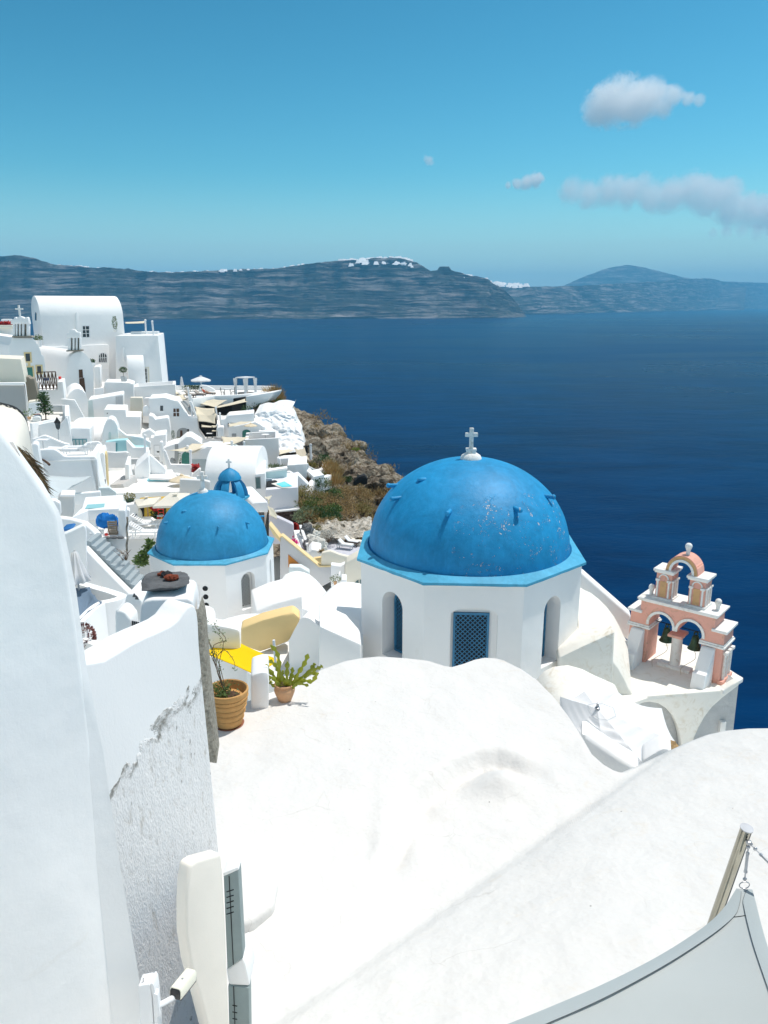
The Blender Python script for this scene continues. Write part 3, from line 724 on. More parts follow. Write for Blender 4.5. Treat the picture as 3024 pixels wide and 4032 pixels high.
# ================================================================ near roof
Z0 = -6.3
ROOF_TOP = [(250, 2900), (700, 2845), (820, 2815), (900, 2790), (989, 2756), (1100, 2715), (1200, 2672), (1270, 2636), (1357, 2604), (1420, 2592), (1490, 2585), (1600, 2592), (1686, 2602), (1748, 2622), (1780, 2627), (1827, 2614), (1870, 2598), (1909, 2590), (1950, 2592), (1984, 2601),
   (2054, 2636), (2113, 2677), (2180, 2745), (2242, 2826), (2297, 2912), (2330, 2970), (2375, 3010), (2420, 3036), (2454, 3047), (2500, 3028), (2560, 3000), (2640, 2962), (2720, 2925), (2800, 2895), (2870, 2880), (2960, 2871), (3060, 2870), (3300, 2885)]
_L0 = Pz((2454, 3047), Z0); _L1 = Pz((1480, 3720), Z0); _LD = (_L0 - _L1).normalized(); _LN = Vector((_LD.y, -_LD.x, 0))
def polyside(pts, x, y):
 """signed distance to a polyline (positive beyond it) and how far along it lies"""
 best = (9e9, 0, 0); n = len(pts) - 1
 for i in range(n):
  a, b = pts[i], pts[i + 1]; dx, dy = b.x - a.x, b.y - a.y; L2 = dx * dx + dy * dy
  t = max(0, min(1, ((x - a.x) * dx + (y - a.y) * dy) / L2)); px, py = a.x + t * dx, a.y + t * dy
  d = math.hypot(x - px, y - py)
  if d < best[0]: best = (d, math.copysign(1, dx * (y - a.y) - dy * (x - a.x)), (i + t) / n)
 return best
ARC = [Pz(zM(*p), Z0) for p in ((350, 820), (450, 770), (510, 705), (620, 635), (720, 570), (850, 522), (960, 512), (1060, 530), (1150, 560), (1220, 575))]
LOW = [Pz(zM(*p), Z0) for p in ((330, 1060), (400, 970), (480, 885), (560, 860), (600, 850))]
MND = Pz(zM(1010, 690), Z0); MN2 = Pz(zM(700, 765), Z0)
def roof_z(x, y):
 z = Z0
 q = (x - _L0.x) * _LN.x + (y - _L0.y) * _LN.y
 if q > 0: z += 1.05 * (1 - math.exp(-q * .56 / 1.05)) * smooth(0, .3, q)
 z += .035 * noise.noise((x * .7, y * .7, 1)) + .018 * noise.noise((x * 2.1, y * 2.1, 4))
 for pl, h, wn, wf, xa, xb, xc, xd in ((ARC, .215, .34, .62, -.15, .65, 1.8, 2.4), (LOW, .12, .24, .35, -.25, .0, .15, .45)):
  d, s, t = polyside(pl, x, y)
  k = smooth(xa, xb, x) * (1 - smooth(xc, xd, x))
  if s < 0: z += k * (.05 - (h + .05) * smooth(0, wn, d) * math.exp(-max(0, d - wn) / wf) - .05 * smooth(wn, wn + 1.2, d) * (1 - math.exp(-max(0, d - wn) / wf)))
  else: z += .05 * k * math.exp(-d / .9)
 d = math.hypot((x - MND.x) / .42, (y - MND.y) / (.5 if y > MND.y else .26)); z += .23 * math.exp(-d * d)
 d = math.hypot((x - MN2.x) / .25, (y - MN2.y) / (.35 if y > MN2.y else .2)); z += .06 * math.exp(-d * d)
 return z
def roof_pt(u, v):
 z = Z0
 for _ in range(18):
  p = Pz((u, v), z); z = z * .5 + .5 * roof_z(p.x, p.y)
 return Pz((u, v), z)
def make_roof():
 m = MB(); rows = []; nu, nv = 300, 230
 for j in range(nv + 1):
  row = []
  for i in range(nu + 1):
   t = j / nv; u0 = lerp_tab([(0, 770), (.3, 840), (.5, 862), (1, 912)], t); u = u0 + (3300 - u0) * i / nu; vt = lerp_tab(ROOF_TOP, u)
   row.append(roof_pt(u, vt + (4450 - vt) * (t ** 1.25)))
  rows.append(row)
 e0 = [p + Vector((0, .10, -.05)) for p in rows[0]]; e1 = [p + Vector((0, .16, -.20)) for p in rows[0]]; e2 = [p + Vector((0, .18, -4.5)) for p in rows[0]]
 m.grid([e2, e1, e0] + rows)
 o = m.build('vaulted_roof', M['roof_white'], ang=75); tag(o, 'broad white limewashed roof of low vaults filling the foreground', 'roof')
make_roof()
def roof_spot(u, v): return roof_pt(u, v)
# ================================================================ left walls
def big_wall():
 FA = [(-700, 1330), (-60, 1640), (0, 1689), (80, 1797), (154, 1902), (200, 1966), (222, 2006), (232, 2040), (240, 2100), (262, 2200), (285, 2330), (305, 2470), (322, 2613), (358, 2900), (391, 3298), (438, 3762), (500, 4350)]
 rw = random.Random(2); FA = FA[:3] + [(u + rw.uniform(-2.5, 2.5), v) for u, v in FA[3:]]
 FB = [(80, 1796), (157, 1902), (205, 1967), (230, 2009), (243, 2044), (255, 2104), (277, 2204), (301, 2332), (320, 2472), (343, 2640), (406, 2960), (471, 3400), (544, 3828), (620, 4350)]
 f = Facade((391, 3298), 4.3, 50); A = f.pts(FA); m = MB()
 B_ = []
 for i, p in enumerate(FB): B_.append(P(p, A[i + 3].y + .05))
 out = A + [B_[-1]] + list(reversed(B_))          # not planar: face strips instead
 back = Vector((-.45, .55, 0)); low = A[0].copy(); low.z = A[-1].z
 m.loft(A + [low], [p + back for p in A + [low]])
 r1 = [A[i + 3] - f.x * .06 - f.n * .012 for i in range(len(FB))]; r2 = B_; r3 = [p + Vector((-.25, .45, 0)) for p in B_]
 g = MB(); g.grid([r1, r2, r3, [p + back * .9 for p in r1]])
 t = thing('house_wall', 'tall smooth white wall with a sloping top at the left edge', 'wall', A[-1])
 m.build('wall', M['white'], t, bevel=.035, seg=3); g.build('wall_end', M['white'], t, ang=60)
big_wall()
def rough_wall():
 t = thing('plaster_wall', 'old white wall with coarse cracked plaster and a post carrying a flat stone', 'wall', P((600, 3700), 7.0))
 px = [(60, 2690), (339, 2613), (411, 2601), (470, 2566), (520, 2535), (575, 2508), (622, 2488), (670, 2466), (700, 2444), (722, 2414), (740, 2392), (756, 2380), (768, 2386), (777, 2410), (782, 2450), (786, 2540), (800, 2700), (815, 2850), (830, 3000), (850, 3200), (868, 3400), (900, 3900), (950, 4700), (60, 4700)]
 m = MB(); f = Facade((850, 3200), 7.7, 57)
 m.prism(f.pts(px), -f.n * .36); m.build('wall', M['rough_wall'], t, bevel=.045, seg=3)
 px = [(553, 2640), (551, 2440), (556, 2385), (572, 2366), (600, 2360), (740, 2356), (757, 2366), (766, 2400), (772, 2640)]
 m = MB().prism([P(p, 7.95) for p in px], (-.1, .62, 0)); m.build('post', M['white'], t, bevel=.05, seg=3)
 # the unpainted edge of the wall, a coarse grey strip
 L = [(764, 2400), (768, 2460), (772, 2540), (786, 2700), (800, 2850), (816, 3000)]; Rr = [(781, 2398), (796, 2450), (806, 2560), (818, 2700), (836, 2850), (853, 3005)]
 a = spline([P(p, 7.86) for p in L], 8); b = spline([P(p, 7.92) for p in Rr], 8); rows = []
 for i, (p, q) in enumerate(zip(a, b)): rows.append([p.lerp(q, k / 4) + Vector((.02 * noise.noise((i * .8, k, 2)), .02 * noise.noise((i * .8, k, 7)), 0)) for k in range(5)] + [q + Vector((-.05, .4, 0))])
 m = MB(); m.grid(rows); m.build('bare_edge', M['cement'], t, ang=70)
flat('cement', (.40, .37, .31), .95, .1, var=.45, scale=22, bs=1.0, bd=.02)
rough_wall()
def slab():
 Yk = 8.25
 top = [(557, 2298), (575, 2262), (600, 2250), (655, 2256), (710, 2250), (735, 2262), (748, 2275), (742, 2300), (700, 2312)]
 m = MB(); zt = P((650, 2285), Yk).z; pts = []
 for (u, v) in top: pts.append(Pz((u, v), zt))
 for (u, v, dz) in ((560, 2325, -.04), (575, 2322, -.11), (610, 2328, -.13), (650, 2332, -.13), (700, 2322, -.09), (735, 2302, -.07), (560, 2280, -.12), (740, 2270, -.1)): pts.append(Pz((u, v), zt + dz))
 m.hull(pts); bmesh.ops.subdivide_edges(m.bm, edges=m.bm.edges, cuts=3, use_grid_fill=True)
 for v in m.bm.verts: v.co += Vector((.012, .012, .010)) * noise.noise(v.co * 9) + Vector((.006, .006, .006)) * noise.noise(v.co * 24)
 o = m.build('stone_slab', M['slate'], ang=25); tag(o, 'big flat grey slate slab lying on top of the white post', 'stone')
 for (px, r, mt, lab, sz) in (((655, 2262), .052, 'lava_black', 'small black stone behind the red lumps on the slate slab', (1.2, 1, .8)), ((628, 2262), .026, 'lava_red', 'tiny dark red stone left of the black stone on the slate slab', (1, 1, .8)),
       ((640, 2256), .030, 'lava_red', 'dark red stone touching the black stone on the slate slab', (1, 1, .9)), ((675, 2274), .060, 'lava_red', 'long rust red lava stone at the front of the slate slab', (1.45, .9, .6))):
  p = Pz(px, zt + r * .5); mm = MB().sphere(p, r, sz, 3, .35); o = mm.build('lava_stone', M[mt], ang=30); tag(o, lab, 'stone', 'stones lying on the slate slab')
slab()
def pilaster():
 t = thing('chimney_block', 'cream plastered block with grey slotted vents along its right side', 'chimney', P((800, 4000), 5.0))
 px = [(734, 3560), (738, 3480), (750, 3408), (780, 3388), (873, 3362), (880, 3440), (890, 3620), (905, 4000), (918, 4350), (860, 4350), (836, 4120), (796, 3960), (752, 3800), (734, 3680)]
 fp = Facade((875, 3364), 5.05, 58); MB().prism(fp.pts(px), -fp.n * .12).build('block', M['warm_cream'], t, bevel=.025, seg=3)
 f = Facade((885, 3450), 5.2, 0)
 for (q, slots) in (([(880, 3449), (938, 3424), (957, 3772), (895, 3818)], [(892, 938, 3512 + 22 * i, -9) for i in range(5)]), ([(898, 3884), (980, 3890), (984, 4200), (906, 4200)], [(915, 952, 3958 + 26 * i, 4) for i in range(6)])):
  v = MB().prism(f.pts(q), (0, .12, 0)).build('vent_panel', M['vent_grey'], t, bevel=.006)
  m = MB()
  for a, b, y, s in slots: m.beam(f.pt((a, y), .002), f.pt((b - 18, y + s), .002), .005, .006)
  m.beam(f.pt((q[0][0] + 22, q[0][1] + 0), .002), f.pt((q[3][0] + 24, q[3][1] - 20), .002), .006, .006)
  m.build('slot', M['dark'], v, smooth=False)
 MB().prism(f.pts([(890, 3818), (957, 3774), (968, 3800), (985, 3884), (900, 3880)], -.01), (0, .3, 0)).build('sill', M['white'], t, bevel=.02)
 MB().prism(f.pts([(877, 3440), (936, 3414), (942, 3424), (880, 3452)], .012), (0, .14, 0)).build('coping', M['white'], t, bevel=.006)
 MB().prism([Pz(p, -6.17) for p in ((935, 3410), (1060, 3402), (1084, 3418), (1093, 3470), (1078, 3560), (1000, 3620), (930, 3640))], (0, 0, -.3)).build('upstand', M['roof_white'], t, bevel=.06, seg=3)
pilaster()
def cctv():
 t = thing('security_camera', 'cream bullet security camera on a white bracket on the left wall', 'camera', P((600, 4020), 4.2))
 f = Facade((560, 3900), 4.15, 0)
 MB().prism(f.pts([(543, 3884), (588, 3875), (594, 3888), (598, 3930), (610, 4120), (556, 4120)]), (0, .10, 0)).build('mount_box', M['cam_white'], t, bevel=.008, seg=3)
 MB().prism(f.pts([(592, 3874), (600, 3872), (607, 3884), (613, 3930), (627, 4120), (613, 4120), (601, 3930)], .004), (0, .10, 0)).build('box_lid', M['cam_white'], t, bevel=.004)
 MB().tube([f.pt((564, 3884), -.03), f.pt((564, 3852), -.03)], .004, 6).build('screw', M['steel_dull'], t)
 MB().prism(f.pts([(604, 3912), (620, 3918), (630, 4000), (614, 4008)], .01), (0, .05, 0)).build('bracket_plate', M['cam_white'], t, bevel=.005)
 MB().tube([P((618, 3962), 4.16), P((650, 3946), 4.2), P((682, 3928), 4.26)], .019, 14).build('arm', M['cam_white'], t)
 a = P((690, 3915), 4.26); b = P((752, 3838), 4.46); d = (b - a).normalized(); up = Vector((0, 0, 1)); s = d.cross(up).normalized(); up = s.cross(d)
 def ring(p, w, h, drop=0): return [p + s * x * w + up * (y * h + drop) for x, y in ((-1, -.7), (1, -.7), (1, .55), (.75, 1), (-.75, 1), (-1, .55))]
 MB().loft(ring(a, .046, .048), ring(b, .046, .048)).build('camera_body', M['cam_body'], t, bevel=.008, seg=3)
 MB().loft(ring(a - d * .004, .040, .040), ring(a + d * .01, .040, .040)).build('rear_plate', M['black_plastic'], t, bevel=.004)
 MB().loft([p for p in ring(a + d * .01, .043, .030, -.024)], [p for p in ring(b + d * .005, .043, .030, -.024)]).build('under_shell', M['black_plastic'], t, bevel=.004)
 c = a.lerp(b, .45) + up * .049
 MB().lathe([(0, .002), (.007, .002), (.011, 0)], (0, 0, 0), 10)
 mm = MB(); mm.sphere(c, .009, (1.2, 1, .25), 2); mm.build('badge', M['steel_dull'], t)
cctv()
# ================================================================ pole and shade sail bottom right
def pole_sail():
 a = P((2940, 3262), 4.5); b0 = P((2822, 3600), 4.62); d = (b0 - a).normalized(); b = a + d * ((-6.6 - a.z) / d.z)
 t = thing('sail_pole', 'polished steel pole leaning beside the grey shade sail', 'pole', b)
 MB().tube([a, b], .039, 28).build('pole', M['steel'], t, ang=60)
 MB().tube([a + d * .001, a - d * .006], .0435, 28).build('pole_cap', M['steel_dull'], t, ang=60)
 hook = P((2948, 3318), 4.44)
 m = MB(); m.tube([a + d * .09, hook], .008, 10)
 m.lathe([(.0, -.02), (.016, -.012), (.02, 0), (.016, .012), (0, .02)], hook, 12); m.build('eye_bolt', M['steel_dull'], t)
 def turnbuckle(p, q, lab):
  p = Vector(p); q = Vector(q); m = MB(); L = q - p
  m.tube([p, q], .0045, 8)
  m.tube([p + L * .30, p + L * .70], .0095, 10); m.tube([p + L * .24, p + L * .30], .012, 6); m.tube([p + L * .70, p + L * .76], .012, 6)
  for k in (0.0, .12, .92): m.sphere(p + L * k, .014, (1, .6, 1), 2)
  o = m.build('turnbuckle', M['steel_dull']); tag(o, lab, 'turnbuckle', 'rigging screws of the grey sail')
 turnbuckle(hook, P((2931, 3474), 4.36), 'steel turnbuckle hanging down from the pole to the grey sail corner')
 turnbuckle(P((2956, 3325), 4.43), P((3110, 3480), 4.2), 'steel turnbuckle running right from the pole out of view')
 tip = P((2930, 3486), 4.35)
 sl = thing('shade_sail', 'grey shade sail stretched over the bottom right corner', 'shade sail', tip)
 r = .034; rg = []
 for k in range(25):
  an = 2 * math.pi * k / 24; rg.append(tip + Vector((r * math.cos(an), -.003, r * .8 * math.sin(an) + .004)))
 MB().tube(rg, .0035, 8).build('corner_ring', M['steel_dull'], sl)
 # hem edges (photo points with their own distance)
 left = spline([P(p, y) for p, y in (((2902, 3500), 4.34), ((2850, 3580), 4.22), ((2770, 3655), 4.1), ((2600, 3765), 3.92), ((2400, 3868), 3.76), ((2200, 3955), 3.64), ((2000, 4036), 3.54), ((1500, 4230), 3.35))], 6)
 right = spline([P(p, y) for p, y in (((2960, 3505), 4.33), ((2975, 3560), 4.22), ((2995, 3640), 4.05), ((3024, 3740), 3.85), ((3080, 3900), 3.6), ((3150, 4100), 3.35), ((3230, 4300), 3.1), ((3300, 4450), 2.9))], 6)
 n = len(left); rows = []
 for i in range(n):
  L, Rr = left[i], right[i]; sag = .06 * (i / n)
  rows.append([L.lerp(Rr, k / 14) + Vector((0, 0, -sag * math.sin(math.pi * k / 14))) for k in range(15)])
 m = MB(); m.grid(rows); o = m.build('canvas', M['sail_grey'], sl, ang=70)
 sol = o.modifiers.new('thick', 'SOLIDIFY'); sol.thickness = .004
 def hem(edge, other, wd, nm):
  rr = []
  for i, (p, q) in enumerate(zip(edge, other)):
   t_ = (edge[min(i + 1, n - 1)] - edge[max(i - 1, 0)]).normalized(); s = (q - p); s -= t_ * s.dot(t_); s.normalize()
   up = t_.cross(s).normalized(); up *= 1 if up.z > 0 else -1
   rr.append([p - s * .004 + up * .004, p + up * .006, p + s * wd * min(1, .35 + i * .12) + up * .005])
  m = MB(); m.grid(rr); h = m.build(nm, M['sail_hem'], sl, ang=70)
  m = MB(); m.tube([x[2] + (x[2] - x[1]).normalized() * .001 for x in rr], .0009, 5); m.build('seam', M['dark'], h)
 hem(left, right, .075, 'hem'); hem(right, left, .075, 'hem')
 m = MB(); k = 9; m.tube([rows[k][j] + Vector((0, 0, .006)) for j in range(1, 14)], .0022, 5); m.build('patch_seam', M['dark'], sl)
pole_sail()
# ================================================================ pots
def big_pot():
 c = roof_spot(902, 2850); c.z -= .01; t = thing('plant_pot', 'large ribbed terracotta pot of straggly plants standing on a saucer by the rough wall', 'plant pot', c)
 H_ = .60; s = 1.04
 prof = [(0, .02), (.17, .02), (.195, .03), (.215, .115), (.208, .12), (.230, .128), (.232, .142), (.222, .15), (.24, .215), (.233, .22), (.255, .228), (.257, .242), (.247, .25), (.26, .305), (.253, .31), (.275, .318), (.277, .332), (.266, .34), (.277, .395), (.270, .40), (.291, .408), (.293, .422), (.282, .43), (.29, .47), (.296, .50), (.305, .52), (.315, .56), (.312, .59), (.296, .60), (.282, .588), (.272, .54), (.25, .46), (0, .45)]
 MB().lathe([(r * s, z * s) for r, z in prof], c, 56).build('pot', M['terracotta_gold'], t, ang=30)
 MB().lathe([(.285 * s, .47 * s), (.306 * s, .478 * s), (.306 * s, .494 * s), (.285 * s, .50 * s)], c, 184, wob=lambda a, z: .012 * math.sin(46 * a)).build('rope_moulding', M['terracotta_gold'], t)
 MB().lathe([(0, 0), (.22, 0), (.235, .03), (.225, .03), (.2, .016), (0, .016)], c, 40).build('saucer', M['terracotta_red'], t)
 MB().lathe([(0, .475), (.15, .48), (.268, .47)], c, 24).build('soil', M['soil'], t)
 top = c + Vector((0, 0, .49 * s)); m = MB(); st = MB()
 rnd = random.Random(3)
 for k in range(620):
  a = rnd.uniform(0, 6.28); r = rnd.random() ** .6 * .27; p = top + Vector((r * math.cos(a) - .06, r * math.sin(a) * .9 - .05, rnd.uniform(0, .14)))
  if r * math.cos(a) > .10 and rnd.random() < .85: continue
  m.leaf(p, Vector((rnd.gauss(0, 1), rnd.gauss(0, 1), rnd.uniform(.1, 1))), Vector((rnd.gauss(0, 1), rnd.gauss(0, 1), 1)), rnd.uniform(.03, .06), rnd.uniform(.015, .03))
 twigs = [[(860, 2640), (835, 2560), (808, 2500), (800, 2470)], [(870, 2640), (850, 2580), (830, 2540), (806, 2480), (818, 2440)], [(850, 2620), (880, 2560), (920, 2600), (925, 2640)], [(840, 2600), (812, 2560), (806, 2600)], [(862, 2630), (880, 2530), (845, 2485)], [(835, 2560), (890, 2520), (850, 2470), (846, 2450)]]
 for tw in twigs:
  pts = spline([c + Vector((0, 0, .42))] + [P(p, c.y - .02 + rnd.uniform(-.12, .12)) for p in tw], 4); st.tube(pts, .0075, 6, .003)
  for q in pts[4:]:
   if rnd.random() < .62:
    for _ in range(rnd.randint(3, 9)):
     m.leaf(q + Vector((rnd.gauss(0, .02), rnd.gauss(0, .02), rnd.gauss(0, .02))), Vector((rnd.gauss(0, 1), rnd.gauss(0, 1), rnd.gauss(0, 1))), Vector((0, 0, 1)), rnd.uniform(.02, .045), rnd.uniform(.012, .024))
 st.build('stem', M['trunk'], t); m.build('foliage', M['leaf_mid'], t, norm=False, smooth=False)
big_pot()
def cactus_pot():
 c = roof_spot(1122, 2757); c.z -= .006; t = thing('plant_pot', 'small round terracotta pot of flat jagged cactus stems on the white roof', 'plant pot', c)
 s = .93
 prof = [(0, 0), (.10, 0), (.115, .012), (.145, .09), (.175, .17), (.185, .215), (.178, .25), (.152, .285), (.15, .295), (.165, .315), (.178, .32), (.178, .335), (.165, .342), (.15, .33), (.14, .30), (0, .29)]
 MB().lathe([(r * s, z * s) for r, z in prof], c, 44).build('pot', M['terracotta'], t, ang=35)
 MB().lathe([(0, .302), (.13, .298)], c, 20).build('soil', M['soil'], t)
 b0 = c + Vector((0, 0, .29)); rnd = random.Random(11)
 stems = [[(1100, 2690), (1100, 2620), (1090, 2570), (1065, 2540)], [(1095, 2690), (1070, 2650), (1040, 2620), (1025, 2650), (1020, 2660)], [(1100, 2700), (1075, 2670), (1055, 2670)], [(1130, 2690), (1130, 2640), (1132, 2605)], [(1140, 2690), (1150, 2650), (1152, 2628)],
   [(1150, 2690), (1175, 2650), (1200, 2610), (1213, 2575)], [(1150, 2695), (1200, 2660), (1240, 2650), (1250, 2660)], [(1150, 2700), (1190, 2680), (1230, 2682), (1248, 2650)], [(1200, 2670), (1225, 2635), (1240, 2612)], [(1225, 2640), (1250, 2632), (1270, 2622)], [(1110, 2690), (1100, 2650), (1085, 2620), (1060, 2600)], [(1125, 2700), (1110, 2660), (1115, 2640)], [(1155, 2705), (1170, 2690), (1215, 2700)], [(1090, 2705), (1065, 2690), (1068, 2680)], [(1135, 2700), (1145, 2670), (1160, 2660)]]
 for k, stm in enumerate(stems):
  off = rnd.uniform(-.1, .1); pts = [b0 + Vector((rnd.uniform(-.05, .05), rnd.uniform(-.05, .05), -.03))] if k not in (8, 9) else []
  pts += [P(p, c.y + off) for p in stm]; pts = spline(pts, 5); m = MB(); n = len(pts); rows = []; nn = Vector((rnd.uniform(-.5, .5), -1, rnd.uniform(-.3, .5))).normalized()
  for i, p in enumerate(pts):
   d = (pts[min(i + 1, n - 1)] - pts[max(i - 1, 0)]).normalized(); sd = d.cross(nn).normalized(); up = sd.cross(d)
   w = .042 * (.72 + .35 * math.sin(i * 1.9 + k)) * (1 if 0 < i < n - 1 else .45)
   rows.append([p - sd * w, p + up * .011, p + sd * w, p - up * .011])
  vs_ = [[m.v(q) for q in r] for r in rows]
  for i in range(n - 1):
   for j in range(4): m.bm.faces.new((vs_[i][j], vs_[i][(j + 1) % 4], vs_[i + 1][(j + 1) % 4], vs_[i + 1][j]))
  m.bm.faces.new(vs_[0]); m.bm.faces.new(list(reversed(vs_[-1])))
  m.build('stem', M['cactus'], t, ang=50)
cactus_pot()
# low wall just beyond the pots
o, _ = block('low_wall', 'low white wall with dark drip marks behind the two terracotta pots', 'wall', [zF(596, 1268), zF(640, 1250), zF(690, 1238), zF(738, 1244), zF(745, 1330), zF(742, 1600), zF(596, 1600)], 11.15, .7, bevel=.04)
# ================================================================ big white parasol beyond the roof
def big_parasol():
 zr = -8.0; rim = [Pz(p, zr) for p in ((2205, 2742), (2300, 2722), (2430, 2724), (2605, 2789), (2662, 2924), (2526, 2999), (2380, 2975), (2260, 2880))]
 ap = Pz((2352, 2790), -7.55); g = rim[4] * 0
 t = thing('parasol', 'large white canvas parasol seen from above beside the bell tower terrace', 'parasol', Vector((ap.x, ap.y, -10.4)), 'parasols')
 m = MB(); rows = []; N = len(rim)
 for i in range(N * 10 + 1):
  a = rim[(i // 10) % N]; b = rim[(i // 10 + 1) % N]; f_ = (i % 10) / 10; e = a.lerp(b, f_); row = []
  for k in range(41):
   s_ = k / 40; p = ap.lerp(e, s_); p.z -= .10 * math.sin(math.pi * f_) * s_ ** 1.5;
   fold = .030 * math.sin(s_ * 30 + 2 * noise.noise((i * .12, 1, 1))) * smooth(.15, .5, s_) * math.sin(math.pi * f_) ** .6 * (1 if (i // 10) in (4, 5, 6) else .15)
   p.z += fold + .01 * noise.noise((p.x * 2, p.y * 2, 3)); row.append(p)
  row.append(row[-1] + Vector((0, 0, -.16))); rows.append(row)
 m.grid(rows); bmesh.ops.remove_doubles(m.bm, verts=m.bm.verts, dist=.0005)
 o = m.build('canopy', M['canopy_white'], t, ang=35)
 m = MB(); rr = []
 for i in range(N * 4 + 1):
  a = rim[(i // 4) % N]; b = rim[(i // 4 + 1) % N]; p = ap.lerp(a.lerp(b, (i % 4) / 4), .24); p.z += .012; rr.append(p)
 m.tube(rr, .003, 5); m.build('vent_seam', M['sail_hem'], o)
 m = MB(); m.lathe([(0, .0), (.05, 0), (.045, .03), (.02, .04), (.03, .06), (.02, .08), (.025, .11), (0, .14)], ap + Vector((0, 0, -.005)), 14); m.build('finial', M['steel_dull'], t)
 MB().tube([ap + Vector((0, 0, -.02)), (ap.x, ap.y, -10.4)], .03, 10).build('pole', M['grey_metal'], t)
big_parasol()
# ================================================================ churches
def facet(m, a, b, zb, zt, niche=None, depth=.28, inward=None):
 """one upright wall facet from a to b (plan points) with an optional arched recess (s0, s1, zb, zspring)"""
 a = Vector((a[0], a[1], 0)); b = Vector((b[0], b[1], 0)); L = (b - a).length; x = (b - a) / L; n = Vector((x.y, -x.x, 0))
 at = lambda s, z, d=0: a + x * s + Vector((0, 0, z)) - n * d
 if not niche: m.face([at(0, zb), at(L, zb), at(L, zt), at(0, zt)]); return at, x, n
 s0, s1, z0, zs = niche[:4]; ar = arch(s0, s1, z0, zs, 12, niche[4] if len(niche) > 4 else None)
 m.face([at(0, zb), at(s0, zb), at(s0, z0), at(s0, zs), at(s0, zt), at(0, zt)])
 m.face([at(s1, zb), at(L, zb), at(L, zt), at(s1, zt), at(s1, zs), at(s1, z0)])
 m.face([at(s0, zb), at(s1, zb), at(s1, z0), at(s0, z0)])
 head = ar[1:-1]
 for p, q in zip(head, head[1:]): m.face([at(p[0], p[1]), at(q[0], q[1]), at(q[0], zt), at(p[0], zt)])
 for p, q in zip(ar, ar[1:]): m.face([at(p[0], p[1]), at(p[0], p[1], depth), at(q[0], q[1], depth), at(q[0], q[1])])
 m.face([at(s0, z0), at(s1, z0), at(s1, z0, depth), at(s0, z0, depth)])
 m.face([at(p[0], p[1], depth) for p in ar])
 return at, x, n
def lattice(parent, at, s0, s1, z0, z1, d, mat, sp=.085, name='window', bw=.018, fw=.045, rnd=False):
 """wooden screen: frame and crossed laths before a dark opening"""
 zs = z1 - (s1 - s0) / 2 if rnd else z1; back = arch(s0, s1, z0, zs, 10) if rnd else [(s0, z0), (s0, z1), (s1, z1), (s1, z0)]
 m = MB(); m.loft([at(a, z, d) for a, z in back], [at(a, z, d + .02) for a, z in back]); o = m.build(name, M['dark'], parent)
 m = MB(); n = len(back); c = (sum(a for a, z in back) / n, sum(z for a, z in back) / n)
 inn = [(a + (fw if a < c[0] else -fw) * (1 if abs(a - c[0]) > .02 else 0), z + (fw if z < c[1] else -fw)) for a, z in back]
 for i in range(n):
  j = (i + 1) % n; q = [back[i], back[j], inn[j], inn[i]]
  m.loft([at(a, z, d - .045) for a, z in q], [at(a, z, d - .002) for a, z in q])
 m.build('frame', mat, o)
 m = MB()
 def inside(a, z):
  if not (s0 + fw * .6 < a < s1 - fw * .6 and z0 + fw * .6 < z < z1): return False
  return not rnd or z < zs or math.hypot(a - c[0], z - zs) < (s1 - s0) / 2 - fw * .5
 for sg in (1, -1):
  k = -60
  while k < 60:
   # line  z - z0 = sg * (s - s0) + k * sp
   pts = []; steps = 120
   for i in range(steps + 1):
    a = s0 + (s1 - s0) * i / steps; z = z0 + sg * (a - s0) + k * sp * 1.4142
    if inside(a, z): pts.append((a, z))
   if len(pts) > 3: m.beam(at(*pts[0], d - .016 - (.008 if sg > 0 else 0)), at(*pts[-1], d - .016 - (.008 if sg > 0 else 0)), bw, .008, up=(at(0, 0, 0) - at(0, 0, 1)))
   k += 1
 m.build('lattice', mat, o, smooth=False); return o
def octa(c, Rc, rot): return [(c.x + Rc * math.cos(R(rot + 22.5 + 45 * k)), c.y + Rc * math.sin(R(rot + 22.5 + 45 * k))) for k in range(8)]
def dome_hit(c, r, h, px):
 d = ray(px); S = Vector((1 / r, 1 / r, 1 / h)); o = Vector((-c.x * S.x, -c.y * S.y, -c.z * S.z)); d2 = Vector((d.x * S.x, d.y * S.y, d.z * S.z))
 A = d2.dot(d2); B_ = 2 * o.dot(d2); C_ = o.dot(o) - 1; D = B_ * B_ - 4 * A * C_
 t = (-B_ - math.sqrt(D)) / (2 * A) if D > 0 else -B_ / (2 * A)
 p = d * t; n = Vector(((p.x - c.x) * S.x ** 2, (p.y - c.y) * S.y ** 2, (p.z - c.z) * S.z ** 2)).normalized(); return p, n
def church_dome(t, c, r, h, blue, n=72, seed=0):
 prof = [(r * 1.012, -.12)] + [(r * math.cos(a), h * math.sin(a)) for a in [math.pi / 2 * k / 26 for k in range(26)]] + [(0, h)]
 wob = lambda a, z: .006 * noise.noise((math.cos(a) * 2, math.sin(a) * 2, z * 1.2 + seed)) + .003 * noise.noise((math.cos(a) * 6, math.sin(a) * 6, z * 4 + seed))
 m = MB().lathe(prof, c, n, wob=wob); return m.build('dome', M[blue], t, ang=60)
def peg(t, p, n, L, r, blue, flatr=1.0):
 hz = Vector((n.x, n.y, 0)).normalized(); m = MB(); m.tube([p - hz * .12, p + hz * L * .7], r, 12, r * .9); m.sphere(p + hz * L * .75, r * 1.12, (1, 1, 1), 2, .2)
 return m.build('peg', M[blue], t, ang=60)
